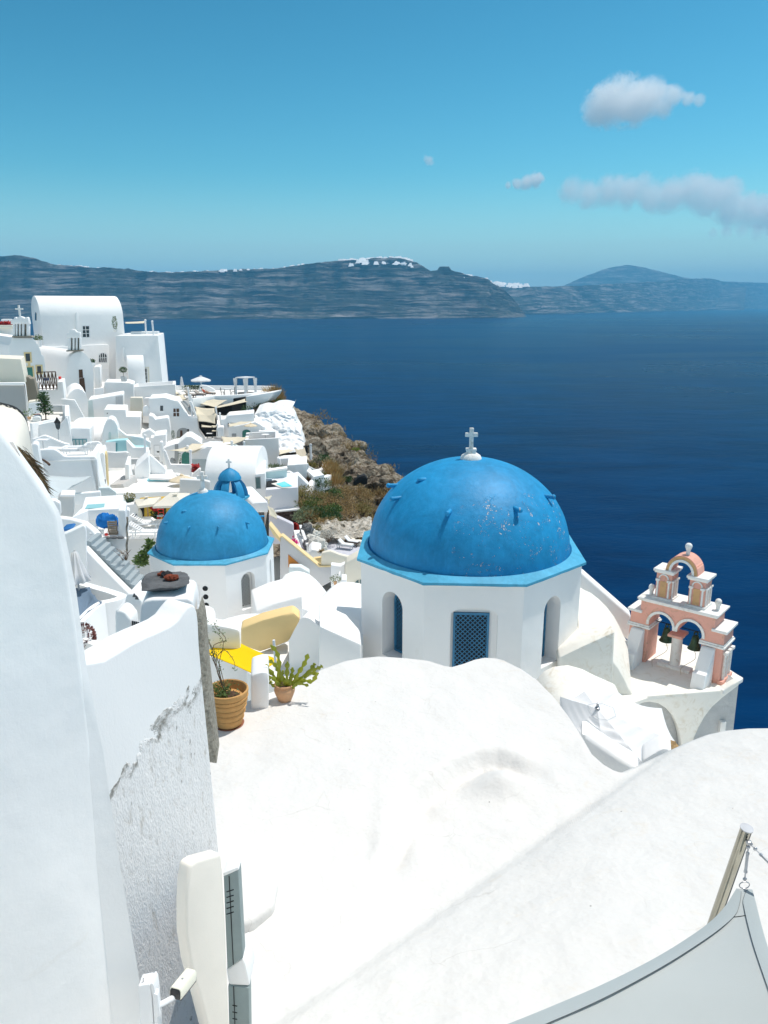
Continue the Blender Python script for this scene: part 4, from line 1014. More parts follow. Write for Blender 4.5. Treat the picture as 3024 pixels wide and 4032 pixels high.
def ledge(t, c, Rc, rot, r, zt, blue):
 o1 = octa(c, Rc, rot); m = MB(); N = 72
 outer = [Vector((a[0], a[1], zt - .10)) for a in o1]; low = [Vector((a[0], a[1], zt - .19)) for a in o1]
 # sloped top: octagon edge up to a ring at the foot of the dome
 ring = [Vector((c.x + r * math.cos(2 * math.pi * k / N), c.y + r * math.sin(2 * math.pi * k / N), zt)) for k in range(N)]
 ang0 = R(rot + 22.5); vo = []
 for k in range(N):
  a = 2 * math.pi * k / N; best = None
  for i in range(8):
   p, q = o1[i], o1[(i + 1) % 8]; dx, dy = q[0] - p[0], q[1] - p[1]; ca, sa = math.cos(a), math.sin(a)
   den = ca * dy - sa * dx
   if abs(den) < 1e-9: continue
   tt = ((p[0] - c.x) * dy - (p[1] - c.y) * dx) / den; u = ((p[0] - c.x) * sa - (p[1] - c.y) * ca) / den
   if tt > 0 and -1e-6 <= u <= 1 + 1e-6: best = tt
  vo.append(Vector((c.x + best * math.cos(a), c.y + best * math.sin(a), 0)))
 # corners fall on the 72-step ring because 360/72 = 5 degrees only for rot multiple; snap nearest
 for p in o1:
  k = min(range(N), key=lambda i: (vo[i].x - p[0]) ** 2 + (vo[i].y - p[1]) ** 2); vo[k] = Vector((p[0], p[1], 0))
 jag = [.012 * noise.noise((k * .9, 3, zt)) for k in range(N)]
 rows = [[Vector((v.x, v.y, zt - .17 + j)) for v, j in zip(vo, jag)], [Vector((v.x, v.y, zt - .10)) for v in vo], ring, [Vector((c.x + (p.x - c.x) * .96, c.y + (p.y - c.y) * .96, zt - .2)) for p in ring]]
 for a, b in zip(rows, rows[1:]):
  for k in range(N): m.face([a[k], a[(k + 1) % N], b[(k + 1) % N], b[k]])
 bmesh.ops.remove_doubles(m.bm, verts=m.bm.verts, dist=1e-4)
 m.build('ledge', M[blue], t, ang=35)
def dome_cross(t, base, hgt, mat, tilt=0):
 m = MB(); w = hgt * .19
 m.box(base + Vector((0, 0, hgt * .5)), (w, w * .8, hgt)); m.box(base + Vector((0, 0, hgt * .68)), (hgt * .58, w * .78, w))
 return m.build('cross', M[mat], t, bevel=w * .12)
def big_church():
 c = Vector((2.35, 20.43, -6.42)); Rc, r, h, rot = 3.18, 2.76, 2.42, -90 - 3 - 22.5 + 22.5
 t = thing('church', 'white octagonal church under the big weathered blue dome with a white cross', 'church', (c.x, c.y, -13))
 o1 = octa(c, Rc - .035, rot); o2 = octa(c, Rc + .06, rot)
 m = MB(); zb = -13; zt = c.z - .15
 cen = c.copy(); info = {}
 # facet k runs o1[k] -> o1[k+1]; find those facing us
 for k in range(8):
  a, b = o1[k], o1[(k + 1) % 8]; mid = ((a[0] + b[0]) / 2 - c.x, (a[1] + b[1]) / 2 - c.y); az = math.degrees(math.atan2(mid[1], mid[0]))
  L = math.hypot(b[0] - a[0], b[1] - a[1]); nic = None
  if abs(az + 93) < 5: nic = (L / 2 - .56, L / 2 + .60, zb, -7.36, .20)
  elif abs(az + 138) < 5: nic = (L / 2 - .36, L / 2 + .42, -8.98, -7.50)
  elif abs(az + 48) < 5: nic = (L / 2 - .34, L / 2 + .36, -9.05, -7.50)
  info[round(az)] = (facet(m, a, b, zb, zt, nic, .46 if nic and nic[2] > zb else .14), nic, L)
 m.face([Vector((p[0], p[1], zt)) for p in o1])
 bmesh.ops.remove_doubles(m.bm, verts=m.bm.verts, dist=1e-4)
 m.build('drum', M['white'], t, ang=30)
 for az, ((at, x, n), nic, L) in info.items():
  if not nic: continue
  if abs(az + 93) < 5: lattice(t, at, nic[0] + .07, nic[1] - .20, -10.6, -7.33, .12, M['lattice_blue'], .085, 'door', .02, .055)
  else: lattice(t, at, nic[0] + .05, nic[1] - .05, nic[2] + .02, nic[3] + .32, .43, M['lattice_blue'], .08, 'window', .018, .05, True)
 m = MB(); A = [Vector((p[0], p[1], zt - .02)) for p in octa(c, Rc, rot)]; B_ = [Vector((p[0], p[1], zt + .05)) for p in octa(c, Rc + .01, rot)]
 m.loft(A, B_); m.build('cornice', M['trim_white'], t, ang=30)
 ledge(t, c, Rc + .075, rot, r + .05, c.z + .03, 'ledge_blue')
 church_dome(t, c, r, h, 'dome_blue', 96, 1)
 for px in (zG(350, 492), zG(664, 575), zG(1072, 556), zG(1262, 480), zG(330, 414)):
  p, n = dome_hit(c, r, h, px); peg(t, p, n, .27, .062, 'dome_blue')
 p, n = dome_hit(c, r, h, zG(497, 372)); m = MB(); m.sphere(p - n * .02, .13, (1.2, .9, .5), 3, .15); m.build('mortar_lump', M['dome_blue'], t, ang=80)
 m = MB(); m.lathe([(0.30, -.06), (.29, .02), (.25, .10), (.16, .16), (.13, .17), (.13, .24), (0, .24)], c + Vector((0, 0, h - .02)), 24, wob=lambda a, z: .03 * noise.noise((math.cos(a) * 2, math.sin(a) * 2, z * 6)))
 m.build('cross_base', M['trim_white'], t, ang=40)
 MB().box(c + Vector((0, 0, h + .235)), (.28, .24, .06)).build('cross_plinth', M['trim_white'], t, bevel=.01)
 dome_cross(t, c + Vector((0.0, 0, h + .24)), .58, 'trim_white')
big_church()
def small_church():
 c = Vector((-7.55, 32.3, -10.16)); Rc, r, h, rot = 2.74, 2.40, 2.36, -90
 t = thing('church', 'white octagonal chapel under the smaller plain blue dome beyond the slate slab', 'church', (c.x, c.y, -17))
 o1 = octa(c, Rc - .03, rot); m = MB(); zb, zt = -17, c.z - .15; info = {}
 for k in range(8):
  a, b = o1[k], o1[(k + 1) % 8]; mid = ((a[0] + b[0]) / 2 - c.x, (a[1] + b[1]) / 2 - c.y); az = round(math.degrees(math.atan2(mid[1], mid[0])))
  L = math.hypot(b[0] - a[0], b[1] - a[1]); nic = None
  if abs(az + 45) < 5: nic = (L / 2 - .30, L / 2 + .40, -12.5, -11.22)
  elif abs(az) < 5: nic = (L / 2 - .22, L / 2 + .22, -12.3, -11.1)
  elif abs(az + 90) < 5: nic = (.93, 1.43, -13.2, -11.25)
  info[az] = (facet(m, a, b, zb, zt, nic, .28 if abs(az + 90) > 5 else .05), nic)
 m.face([Vector((p[0], p[1], zt)) for p in o1]); bmesh.ops.remove_doubles(m.bm, verts=m.bm.verts, dist=1e-4); m.build('drum', M['white'], t, ang=30)
 (at, x, n), nic = info[-45]; lattice(t, at, nic[0] + .02, nic[1] - .06, nic[2] + .02, nic[3] + .28, .24, M['lattice_white'], .115, 'window', .024, .05, True)
 (at, x, n), nic = info[-90]
 for k in range(3):
  z = -11.33 - .37 * k; m = MB(); m.loft([at(1.19 + .11 * math.cos(a * math.pi / 10), z + .11 * math.sin(a * math.pi / 10), .035) for a in range(20)], [at(1.19 + .11 * math.cos(a * math.pi / 10), z + .11 * math.sin(a * math.pi / 10), .06) for a in range(20)]); m.build('round_hole', M['dark'], t)
 ledge(t, c, Rc + .04, rot, r + .04, c.z + .03, 'ledge_blue'); church_dome(t, c, r, h, 'dome_blue_plain', 80, 4)
 for px in (zD(140, 846), zD(348, 888), zD(614, 886), zD(876, 850), zD(1010, 790)):
  p, n = dome_hit(c, r, h, px); peg(t, p, n, .17, .045, 'dome_blue_plain')
 p, n = dome_hit(c, r, h, zD(300, 735)); m = MB(); m.sphere(p - n * .02, .10, (1.3, 1, .5), 3, .15); m.build('mortar_lump', M['dome_blue_plain'], t, ang=80)
 m = MB().lathe([(.24, -.08), (.22, .04), (.16, .12), (.09, .16), (0, .16)], c + Vector((-.28, 0, h - .02)), 20); m.build('cross_base', M['trim_white'], t, ang=40)
 dome_cross(t, c + Vector((-.28, 0, h + .1)), .78, 'trim_white')
small_church()
# ---- body of the big church: wings and vaults round the drum
block('church_wing', 'white wing with a sloping top against the left side of the big domed church', 'building', [zF(1157, 860), zF(1500, 1012), zF(1500, 1300), zF(1152, 1300)], 17.6, 1.2, vec=(-.1, 1.3, .12), mat=M['white'])
def resample(pts, n):
 pts = [Vector(p) for p in pts]; L = [0]
 for p, q in zip(pts, pts[1:]): L.append(L[-1] + (q - p).length)
 out = []
 for k in range(n):
  d = L[-1] * k / (n - 1); i = max(j for j in range(len(pts)) if L[j] <= d + 1e-9); i = min(i, len(pts) - 2)
  out.append(pts[i].lerp(pts[i + 1], (d - L[i]) / max(1e-9, L[i + 1] - L[i])))
 return out
def skin_vault(name, label, far, Yf, near, Yn, mat, n=40, k=8, cat='roof'):
 A = resample(spline([P(p, Yf) for p in far], 4), n); B_ = resample(spline([P(p, Yn) for p in near], 4), n); rows = [[a.lerp(b, i / k) for a, b in zip(A, B_)] for i in range(k + 1)]
 rows.append([p + Vector((0, .02, -2.5)) for p in B_]); m = MB(); m.grid([[p + Vector((0, .05, -4)) for p in A]] + rows); o = m.build(name, mat, ang=50); tag(o, label, cat); return o
block('church_wing', 'grey shaded white block right of the big domed church with a cream top', 'building', [(2200, 2590), (2290, 2546), (2421, 2487), (2408, 2760), (2200, 2760)], 18.0, 3.2, mat=M['cream_stained'], vec=(.15, 1.3, .0))
block('vaulted_roof', 'cream barrel vault falling away right of the big blue dome', 'roof', [zH(-60, 560), zH(0, 598), zH(60, 625), zH(130, 680), zH(200, 750), zH(260, 830), zH(310, 920), zH(345, 1000), zH(375, 1045), zH(390, 1300), zH(-60, 1300)], 20.6, 3.6, mat=M['cream_stained'], bevel=.03, vec=(-.35, -1.8, -.75))
block('parapet_wall', 'thick white parapet sloping down to the pink bell tower', 'wall', [zH(-60, 425), zH(0, 472), zH(410, 832), zH(410, 900), zH(400, 1060), zH(330, 1000), zH(240, 880), zH(150, 780), zH(60, 700), zH(-60, 640)], 22.0, .5, bevel=.06, vec=(.1, .5, 0))
block('vaulted_roof', 'low cream vault bulging between the big church and the white parasol', 'roof', [(2085, 2720), (2113, 2668), (2140, 2640), (2175, 2622), (2236, 2615), (2290, 2630), (2340, 2655), (2420, 2690), (2440, 2800), (2085, 2800)], 16.4, 1.5, mat=M['cream_stained'], vec=(.1, -2.4, -.5), bevel=.05)
# ---- between the two domes
block('chapel_nave', 'white nave block with a bright sloping roof right of the smaller domed chapel', 'building', [zF(640, 742), zF(782, 682), zF(1016, 616), zF(1024, 800), zF(1010, 1000), zF(640, 1000)], 28.6, 1.6, vec=(-.5, 1.8, .25))
block('vaulted_roof', 'rounded white barrel vault just right of the smaller domed chapel', 'roof', [zF(840, 700), zF(846, 480), zF(880, 436), zF(930, 416), zF(975, 409), zF(1030, 418), zF(1080, 440), zF(1130, 482), zF(1180, 536), zF(1215, 582), zF(1250, 700), zF(1260, 900), zF(840, 900)], 32.5, 4, vec=(.35, -3.6, -.3), bevel=.03)
skin_vault('vaulted_roof', 'second white barrel vault meeting the left side of the big domed church', [zF(1150, 680), zF(1180, 620), zF(1215, 582), zF(1260, 540), zF(1310, 512), zF(1350, 501), zF(1400, 501), zF(1450, 507), zF(1530, 522)], 25.5, [zF(905, 985), zF(945, 905), zF(975, 850), zF(1004, 802), zF(1040, 790), zF(1090, 808), zF(1157, 862), zF(1300, 925), zF(1510, 1016)], 18.4, M['white'])
block('ochre_wall', 'sandy ochre wall with a rounded top between the two domed churches', 'wall', [zF(515, 880), zF(690, 812), zF(850, 770), zF(945, 750), zF(990, 788), zF(1004, 800), zF(985, 840), zF(940, 930), zF(905, 990), zF(780, 1040), zF(670, 1075), zF(515, 1020)], 19.6, .6, mat=M['ochre'], bevel=.08)
block('vaulted_roof', 'low white vault behind the sandy ochre wall', 'roof', [zF(300, 1000), zF(320, 825), zF(420, 790), zF(520, 765), zF(600, 756), zF(690, 758), zF(760, 768), zF(840, 785), zF(860, 1000)], 22.5, 2.5, vec=(.1, -2.3, -.2), bevel=.03)
block('terrace_wall', 'shaded white wall with a rounded top left of the sandy ochre wall', 'wall', [zF(150, 840), zF(230, 842), zF(330, 856), zF(420, 872), zF(490, 890), zF(512, 906), zF(516, 1120), zF(150, 1120)], 16.2, .45, bevel=.09)
wallpath([Pz(zF(*p), -8.9) for p in ((120, 690), (180, 697), (225, 705), (255, 722), (264, 750), (262, 790), (258, 830))], .3, 2.4).build('x', M['white'], bevel=.05)
o = COL.objects[-1]; o.name = 'curved_parapet'; tag(o, 'small curved white parapet below the chapel wall with three round holes', 'wall')
m = MB(); m.prism([Pz(zF(*p), -9.3) for p in ((560, 1230), (660, 1075), (900, 985), (1160, 1085), (1160, 1330), (700, 1330))], (0, 0, -3)); o = m.build('courtyard', M['white_floor'], bevel=.04); tag(o, 'white courtyard floor behind the small cactus pot', 'floor', kind='structure')
# yellow sail and its post
def sail_obj(name, label, px, z, mat, sag=.12, dz=None, group='shade sails', cat='shade sail', thick=.012, Y=None, n=10, bow=.10):
 """cloth between corner points (photo points with their own heights); edges bow inwards"""
 cs = [Pz(p, z + (dz[i] if dz else 0)) for i, p in enumerate(px)] if Y is None else [P(p, (Y[i] if isinstance(Y, (list, tuple)) else Y)) for i, p in enumerate(px)]
 c = sum(cs, Vector()) / len(cs); N = len(cs); m = MB(); cen = m.v(c + Vector((0, 0, -sag))); rings = []
 edge = []
 for i in range(N):
  a, b = cs[i], cs[(i + 1) % N]
  for k in range(n):
   t = k / n; p = a.lerp(b, t); s = math.sin(math.pi * t); edge.append(p.lerp(c, bow * s) + Vector((0, 0, -sag * .2 * s)))
 prev = None
 for j in range(1, 6):
  f_ = j / 5; rings.append([m.v(c.lerp(e, f_) + Vector((0, 0, -sag * (1 - f_ * f_)))) for e in edge])
 K = len(edge)
 for k in range(K): m.bm.faces.new((cen, rings[0][k], rings[0][(k + 1) % K]))
 for A, B_ in zip(rings, rings[1:]):
  for k in range(K): m.bm.faces.new((A[k], B_[k], B_[(k + 1) % K], A[(k + 1) % K]))
 o = m.build(name, M[mat], ang=60); so = o.modifiers.new('thick', 'SOLIDIFY'); so.thickness = thick
 tag(o, label, cat, group); return o
sail_obj('shade_sail', 'bright yellow shade sail behind the two terracotta pots', [zF(200, 1075), zF(300, 1028), zF(500, 998), zF(830, 1140), zF(650, 1268), zF(480, 1190)], -7.6, 'sail_yellow', .05, bow=.03)
m = MB().tube([P(zF(784, 975), 14.2), P(zF(802, 1220), 14.2)], .028, 8); o = m.build('sail_post', M['paint_white']); tag(o, 'thin white post between the yellow sail and the cactus pot', 'post')
# ================================================================ pink bell tower
def bell_tower():
 O = Pz((2838, 2697), -10.2); ex = Vector((-.76176, .64786, 0)); en = Vector((.64786, .76176, 0))
 t = thing('bell_tower', 'pink and white bell tower with two hanging bells and a small arch on top', 'bell tower', O)
 at = lambda s, z, w=0: O + ex * s + en * w + Vector((0, 0, z))
 D = .82
 def bx(m, s0, s1, w0, w1, z0, z1): m.loft([at(s0, z0, w0), at(s1, z0, w0), at(s1, z0, w1), at(s0, z0, w1)], [at(s0, z1, w0), at(s1, z1, w0), at(s1, z1, w1), at(s0, z1, w1)])
 # lower piers and the wall over the two arches (outline with the arches cut out, carried back)
 def arc(c, r, z, a0, a1, n=12, k=1.0): return [(c + r * math.cos(R(a0 + (a1 - a0) * i / n)), z + k * r * math.sin(R(a0 + (a1 - a0) * i / n))) for i in range(n + 1)]
 zs = 1.25; rA = .345; cR, cL = .985, 1.815
 front = [(.06, -.3), (.06, 1.52), (.34, 1.52), (.34, 1.90), (2.44, 1.90), (2.44, 1.52), (2.72, 1.52), (2.72, -.3), (cL + rA, -.3)] + arc(cL, rA, zs, 0, 180, 12, 1.08) + arc(cR, rA, zs, 0, 180, 12, 1.08) + [(cR - rA, -.3)]
 m = MB().loft([at(s, z, 0) for s, z in front], [at(s, z, D) for s, z in front]); m.build('wall', M['pink'], t, bevel=.008, ang=35)
 # arch rims (white)
 for c in (cL, cR):
  m = MB(); o_ = arc(c, rA + .075, zs, -4, 184, 16, 1.07); i_ = arc(c, rA + .002, zs, -4, 184, 16, 1.08)
  for k in range(16): m.loft([at(*o_[k], -.035), at(*o_[k + 1], -.035), at(*i_[k + 1], -.035), at(*i_[k], -.035)], [at(*o_[k], .0), at(*o_[k + 1], .0), at(*i_[k + 1], .0), at(*i_[k], .0)])
  bmesh.ops.remove_doubles(m.bm, verts=m.bm.verts, dist=1e-4); m.build('arch_rim', M['trim_white'], t, ang=40)
 # imposts, shoulders, top cornice
 m = MB()
 for s0, s1 in ((.0, .70), (2.10, 2.78)):
  m = MB(); bx(m, s0, s1, -.06, D + .06, 1.06, 1.12); bx(m, s0 + .03, s1 - .0, -.03, D + .03, 1.12, 1.17); m.build('impost', M['trim_white'], t, bevel=.008)
 for s0, s1 in ((-.02, .40), (2.38, 2.80)):
  m = MB(); bx(m, s0, s1, -.07, D + .07, 1.52, 1.60); m.build('shoulder_slab', M['trim_white'], t, bevel=.008)
 m = MB(); bx(m, .29, 2.49, -.05, D + .05, 1.90, 1.95); bx(m, .25, 2.53, -.09, D + .09, 1.95, 2.01); m.build('cornice', M['trim_white'], t, bevel=.008)
 # centre column, its springer block and the sill it stands on
 cw = .30; cc = (cL + cR) / 2
 MB().lathe([(.15, 0), (.15, .86), (.20, .92), (.20, .98)], at(cc, .05, cw), 24).build('column', M['trim_white'], t, ang=40)
 m = MB(); bx(m, cc - .21, cc + .21, .02, .60, .98, 1.07); m.build('capital', M['pink'], t, bevel=.03)
 m = MB(); bx(m, .9, 1.85, .08, .40, -.1, .08); m.build('sill', M['trim_white'], t, bevel=.02)
 # upper stage
 for s0, s1 in ((.74, 1.18), (1.68, 2.12)):
  st = MB(); bx(st, s0, s1, .14, .66, 2.05, 2.82); pier = st.build('upper_pier', M['pink'], t, bevel=.008)
  m = MB(); bx(m, s0 - .06, s1 + .06, .08, .72, 2.005, 2.07); m.build('plinth', M['trim_white'], pier, bevel=.008)
  m = MB(); bx(m, s0 - .05, s1 + .05, .09, .71, 2.80, 2.85); bx(m, s0 - .08, s1 + .08, .06, .74, 2.85, 2.92); m.build('cap', M['trim_white'], pier, bevel=.008)
  m = MB()
  for sc in (s0 + .06, s1 - .06):
   m.tube([at(sc, 2.09, .12), at(sc, 2.56, .12)], .028, 10)
   bx(m, sc - .055, sc + .055, .075, .17, 2.56, 2.62)
  o_ = arc((s0 + s1) / 2, .13, 2.64, 0, 180, 10)
  for k in range(10): m.beam(at(*o_[k], .12), at(*o_[k + 1], .12), .035, .03)
  m.build('blind_arcade', M['trim_white'], pier, ang=40)
  m = MB(); bx(m, s0 + .13, s1 - .13, .128, .15, 2.09, 2.56); m.build('panel', M['pink_ochre'], pier)
  # right-hand side colonnettes
  m = MB()
  for w_ in (.22, .40, .58): m.tube([at(s0 - .02, 2.09, w_), at(s0 - .02, 2.56, w_)], .030, 10); bx(m, s0 - .06, s0 + .02, w_ - .06, w_ + .06, 2.56, 2.61)
  m.build('side_colonnette', M['trim_white'], pier, ang=40)
 ca = 1.43; z0 = 2.92
 def ringarch(m, ro, ri, w0, w1, k=1.12):
  o_ = arc(ca, ro, z0, 0, 180, 24, k); i_ = arc(ca, ri, z0, 0, 180, 24, k)
  for q in range(24): m.loft([at(*o_[q], w0), at(*o_[q + 1], w0), at(*i_[q + 1], w0), at(*i_[q], w0)], [at(*o_[q], w1), at(*o_[q + 1], w1), at(*i_[q + 1], w1), at(*i_[q], w1)])
  bmesh.ops.remove_doubles(m.bm, verts=m.bm.verts, dist=1e-4)
 m = MB(); ringarch(m, .45, .30, .14, .66); m.build('top_arch', M['pink'], t, ang=40)
 m = MB(); ringarch(m, .43, .355, .115, .14); m.build('ochre_band', M['pink_ochre'], t, ang=40)
 m = MB(); ringarch(m, .355, .29, .10, .14); m.build('top_arch_rim', M['trim_white'], t, ang=40)
 for s_, z_, w_, k in ((ca - .05, 3.42, .36, 1), (2.28, 2.0, .30, .95), (.42, 2.0, .36, .95)):
  m = MB().lathe([(.055 * k, 0), (.055 * k, .13), (.07 * k, .15), (.07 * k, .17), (.085 * k, .20), (.097 * k, .25), (.085 * k, .30), (.05 * k, .335), (0, .345)], at(s_, z_, w_), 18); m.build('ball_finial', M['trim_white'], t, ang=50)
 # colonnettes on the right end of the lower stage
 m = MB()
 for w_ in (.16, .41, .66): m.tube([at(.02, .10, w_), at(.02, .86, w_)], .045, 12); bx(m, -.06, .08, w_ - .08, w_ + .08, .86, .94)
 m.build('end_colonnette', M['trim_white'], t, ang=40)
 m = MB(); bx(m, -.05, .10, -.02, D + .02, -.05, .10); m.build('end_plinth', M['pink'], t, bevel=.01)
 # white buttresses in front
 for s0, s1 in ((.24, .60), (2.24, 2.62)):
  pr = [(-.02, 1.04), (-.14, 1.02), (-.42, .62), (-.50, .46), (-.66, .45), (-.80, -.3), (-.02, -.3)]
  m = MB().loft([at(s0, z, w) for w, z in pr], [at(s1, z, w) for w, z in pr]); m.build('buttress', M['white'], t, bevel=.02)
 # bells: each hangs from its own bar
 for k, (c, lab) in enumerate(((cL, 'dark green bronze bell hanging in the left arch of the pink tower'), (cR, 'dark green bronze bell hanging in the right arch of the pink tower'))):
  b = at(c - .02, 1.02, .52); bt = thing('bell', lab, 'bell', b, 'bells of the pink tower')
  MB().lathe([(.02, .02), (.08, .0), (.10, -.06), (.115, -.16), (.135, -.27), (.175, -.36), (.20, -.40), (.19, -.405), (.16, -.36), (.10, -.2), (0, -.1)], b, 24).build('bell_body', M['bronze_green'], bt, ang=40)
  m = MB()
  for q in range(4):
   a = q * math.pi / 2 + .4; m.tube([b + Vector((.06 * math.cos(a), .06 * math.sin(a), .0)), b + Vector((.075 * math.cos(a), .075 * math.sin(a), .08)), b + Vector((0, 0, .13))], .016, 6)
  m.build('crown', M['bronze_green'], bt)
  MB().tube([at(c - .4, 1.16, .52), at(c + .4, 1.16, .52)], .014, 8).build('hanging_bar', M['dark'], bt)
  m = MB(); m.tube([b + Vector((0, 0, -.2)), b + Vector((0, 0, -.43))], .012, 6); m.sphere(b + Vector((0, 0, -.44)), .035, (1, 1, 1), 2); m.build('clapper', M['dark'], bt)
  rp = spline([b + Vector((0, 0, -.45)), b + Vector((.03, -.05, -.7)), at(c + .15, .12, .1), at(c + .05, .04, -.2)], 6); MB().tube(rp, .008, 5).build('rope', M['burlap'], bt)
 m = MB()
 for k in range(3): m.tube([at(.75 + .45 * k + .02 * i, .02 + .03 * abs(math.sin(i * 1.1)), -.1 + .03 * math.sin(i * 2.1 + k)) for i in range(9)], .014, 6)
 # terrace the tower stands on
 z = -10.2
 fl = [Pz(p, z) for p in ((2040, 2660), (2120, 2560), (2300, 2480), (2470, 2520), (2560, 2490), (2760, 2560), (2905, 2655), (2928, 2668), (2850, 2722), (2553, 2746), (2430, 2790), (2240, 2840))]
 b = thing('terrace_building', 'cream stained terrace with rough grey arched walls under the pink bell tower', 'building', Pz((2650, 2720), -14.5))
 MB().prism(fl, (0, 0, -.12)).build('terrace_floor', M['cream_stained'], b, bevel=.03)
 f = Facade(zH(560, 1530), 18.66, 7)
 rim = [zH(*p) for p in ((380, 1590), (455, 1558), (560, 1528), (800, 1510), (1210, 1478), (1290, 1430), (1350, 1395), (1352, 1432), (1290, 1480), (1210, 1540), (1120, 1620), (1050, 1710), (1000, 1800), (960, 1890), (940, 1990), (930, 2200), (855, 2200), (850, 1990), (838, 1880), (815, 1790), (780, 1710), (720, 1640), (650, 1595), (570, 1580), (480, 1590), (380, 1640))]
 MB().prism(f.pts(rim), -f.n * .22).build('arched_front', M['cream_stained'], b, bevel=.03)
 g = [zH(*p) for p in ((330, 1600), (455, 1575), (600, 1560), (1210, 1500), (1345, 1412), (1300, 1810), (1290, 2300), (330, 2300))]
 MB().prism(f.pts(g, -.24), -f.n * .5).build('back_wall', M['stucco_grey'], b)
 m = MB(); m.prism([Pz(zH(*p), -10.12) for p in ((1180, 1460), (1378, 1362), (1386, 1374), (1210, 1482))], (0, 0, -.12)); m.build('kerb', M['trim_white'], b, bevel=.02)
 p = f.pt(zH(1200, 1790), -.2); MB().box(p, (.16, .16, .35)).build('wall_lamp', M['trim_white'], b, bevel=.02)
plaster('stucco_grey', (.52, .53, .53), (.40, .40, .39), .6, bs=1.0, lump=1.0, patch=.45, scale=2.0)
bell_tower()
# broken edge with bare rubble at the foot of the parasol
m = MB(); c = P(zH(712, 1972), 11.3); m.sphere(c, .17, (1, .8, .8), 3, .45); o = m.build('rubble', M['brick_rubble'], ang=30); tag(o, 'lump of bare brown masonry where the roof edge is broken by the parasol', 'masonry')
o, _ = block('low_wall', 'low rounded white wall under the big white parasol', 'wall', [zH(-30, 1850), zH(30, 1870), zH(150, 1960), zH(300, 2060), zH(420, 2130), zH(480, 2160), zH(480, 2300), zH(250, 2300), zH(-30, 2080)], 11.2, .5, bevel=.1)
o, _ = block('low_wall', 'short white wall below the rubble at the parasol edge', 'wall', [zH(500, 2090), zH(650, 2000), zH(690, 1985), zH(760, 1990), zH(760, 2200), zH(500, 2200)], 10.6, .5, bevel=.06)
# ================================================================ small things used again and again
def parasol_open(label, c, r, h, mat='canopy_white', drop=.32, n=8, group='parasols', valance=.0):
 t = thing('parasol', label, 'parasol', c, group); ap = Vector(c) + Vector((0, 0, h)); m = MB(); rows = []
 for i in range(n * 4 + 1):
  a = 2 * math.pi * i / (n * 4); k = (i % 4) / 4; rr = r * (1 - .05 * math.sin(math.pi * k)); row = []
  for j in range(6):
   s = j / 5; row.append(ap + Vector((rr * s * math.cos(a), rr * s * math.sin(a), -drop * s ** 1.15 * r - .03 * math.sin(math.pi * k) * s)))
  if valance: row.append(row[-1] + Vector((0, 0, -valance)))
  rows.append(row)
 m.grid(rows); bmesh.ops.remove_doubles(m.bm, verts=m.bm.verts, dist=1e-4); o = m.build('canopy', M[mat], t, ang=25)
 so = o.modifiers.new('thick', 'SOLIDIFY'); so.thickness = .012
 MB().lathe([(r * .16, .02), (r * .1, .07), (0, .10)], ap - Vector((0, 0, .02)), 12).build('cap', M[mat], t)
 MB().tube([ap, Vector(c)], .03, 8).build('pole', M['paint_white'], t); return t
def parasol_closed(label, c, h, r=.16, mat='canopy_white'):
 t = thing('parasol', label, 'parasol', c, 'parasols')
 prof = [(.02, h), (r * .35, h * .97), (r * .55, h * .85), (r * .75, h * .65), (r, h * .42), (r * .85, h * .38), (0, h * .38)]
 MB().lathe(prof, c, 24, wob=lambda a, z: .22 * math.cos(8 * a)).build('canopy', M[mat], t, ang=60)
 MB().tube([c, Vector(c) + Vector((0, 0, h * 1.02))], .022, 8).build('pole', M['grey_metal'], t); return t
def lounger(label, c, rz, L=1.9, w=.62, frame='paint_white', pad='cloth_white', back=.55, thick=.07, group='sun loungers', padk=True):
 t = thing('sun_lounger', label, 'sun lounger', c, group); c = Vector(c); X = Vector((math.cos(rz), math.sin(rz), 0)); Yv = Vector((-X.y, X.x, 0)); Zv = Vector((0, 0, 1))
 at = lambda x, y, z: c + X * x + Yv * y + Zv * z
 hinge = L * .62; bx_ = L - hinge; tip = (hinge + bx_ * math.cos(back), .30 + bx_ * math.sin(back))
 m = MB()
 for s in (-1, 1):
  m.beam(at(0, s * w / 2, .28), at(L * .98, s * w / 2, .28), .05, .07)
 m.beam(at(0, -w / 2, .28), at(0, w / 2, .28), .05, .07); m.beam(at(hinge, -w / 2, .28), at(hinge, w / 2, .28), .05, .05); m.build('frame', M[frame], t)
 for x in (.1, L * .93):
  for s in (-1, 1): MB().beam(at(x, s * (w / 2 - .03), 0), at(x, s * (w / 2 - .03), .27), .05).build('leg', M[frame], t)
 m = MB(); m.loft([at(0, -w / 2, .31), at(0, w / 2, .31), at(hinge, w / 2, .31), at(hinge, -w / 2, .31)], [at(0, -w / 2, .31 + thick), at(0, w / 2, .31 + thick), at(hinge, w / 2, .31 + thick), at(hinge, -w / 2, .31 + thick)]); m.build('seat', M[pad], t, bevel=.015)
 m = MB(); nv = Vector((-math.sin(back), 0, math.cos(back))) * thick
 q = [at(hinge, -w / 2, .32), at(hinge, w / 2, .32), at(tip[0], w / 2, tip[1]), at(tip[0], -w / 2, tip[1])]; off = X * nv.x + Zv * nv.z
 m.loft(q, [p + off for p in q]); m.build('backrest', M[pad], t, bevel=.015)
 MB().beam(at(hinge + bx_ * .5 * math.cos(back), 0, .30 + bx_ * .5 * math.sin(back)), at(L * .95, 0, .28), .03).build('strut', M[frame], t); return t
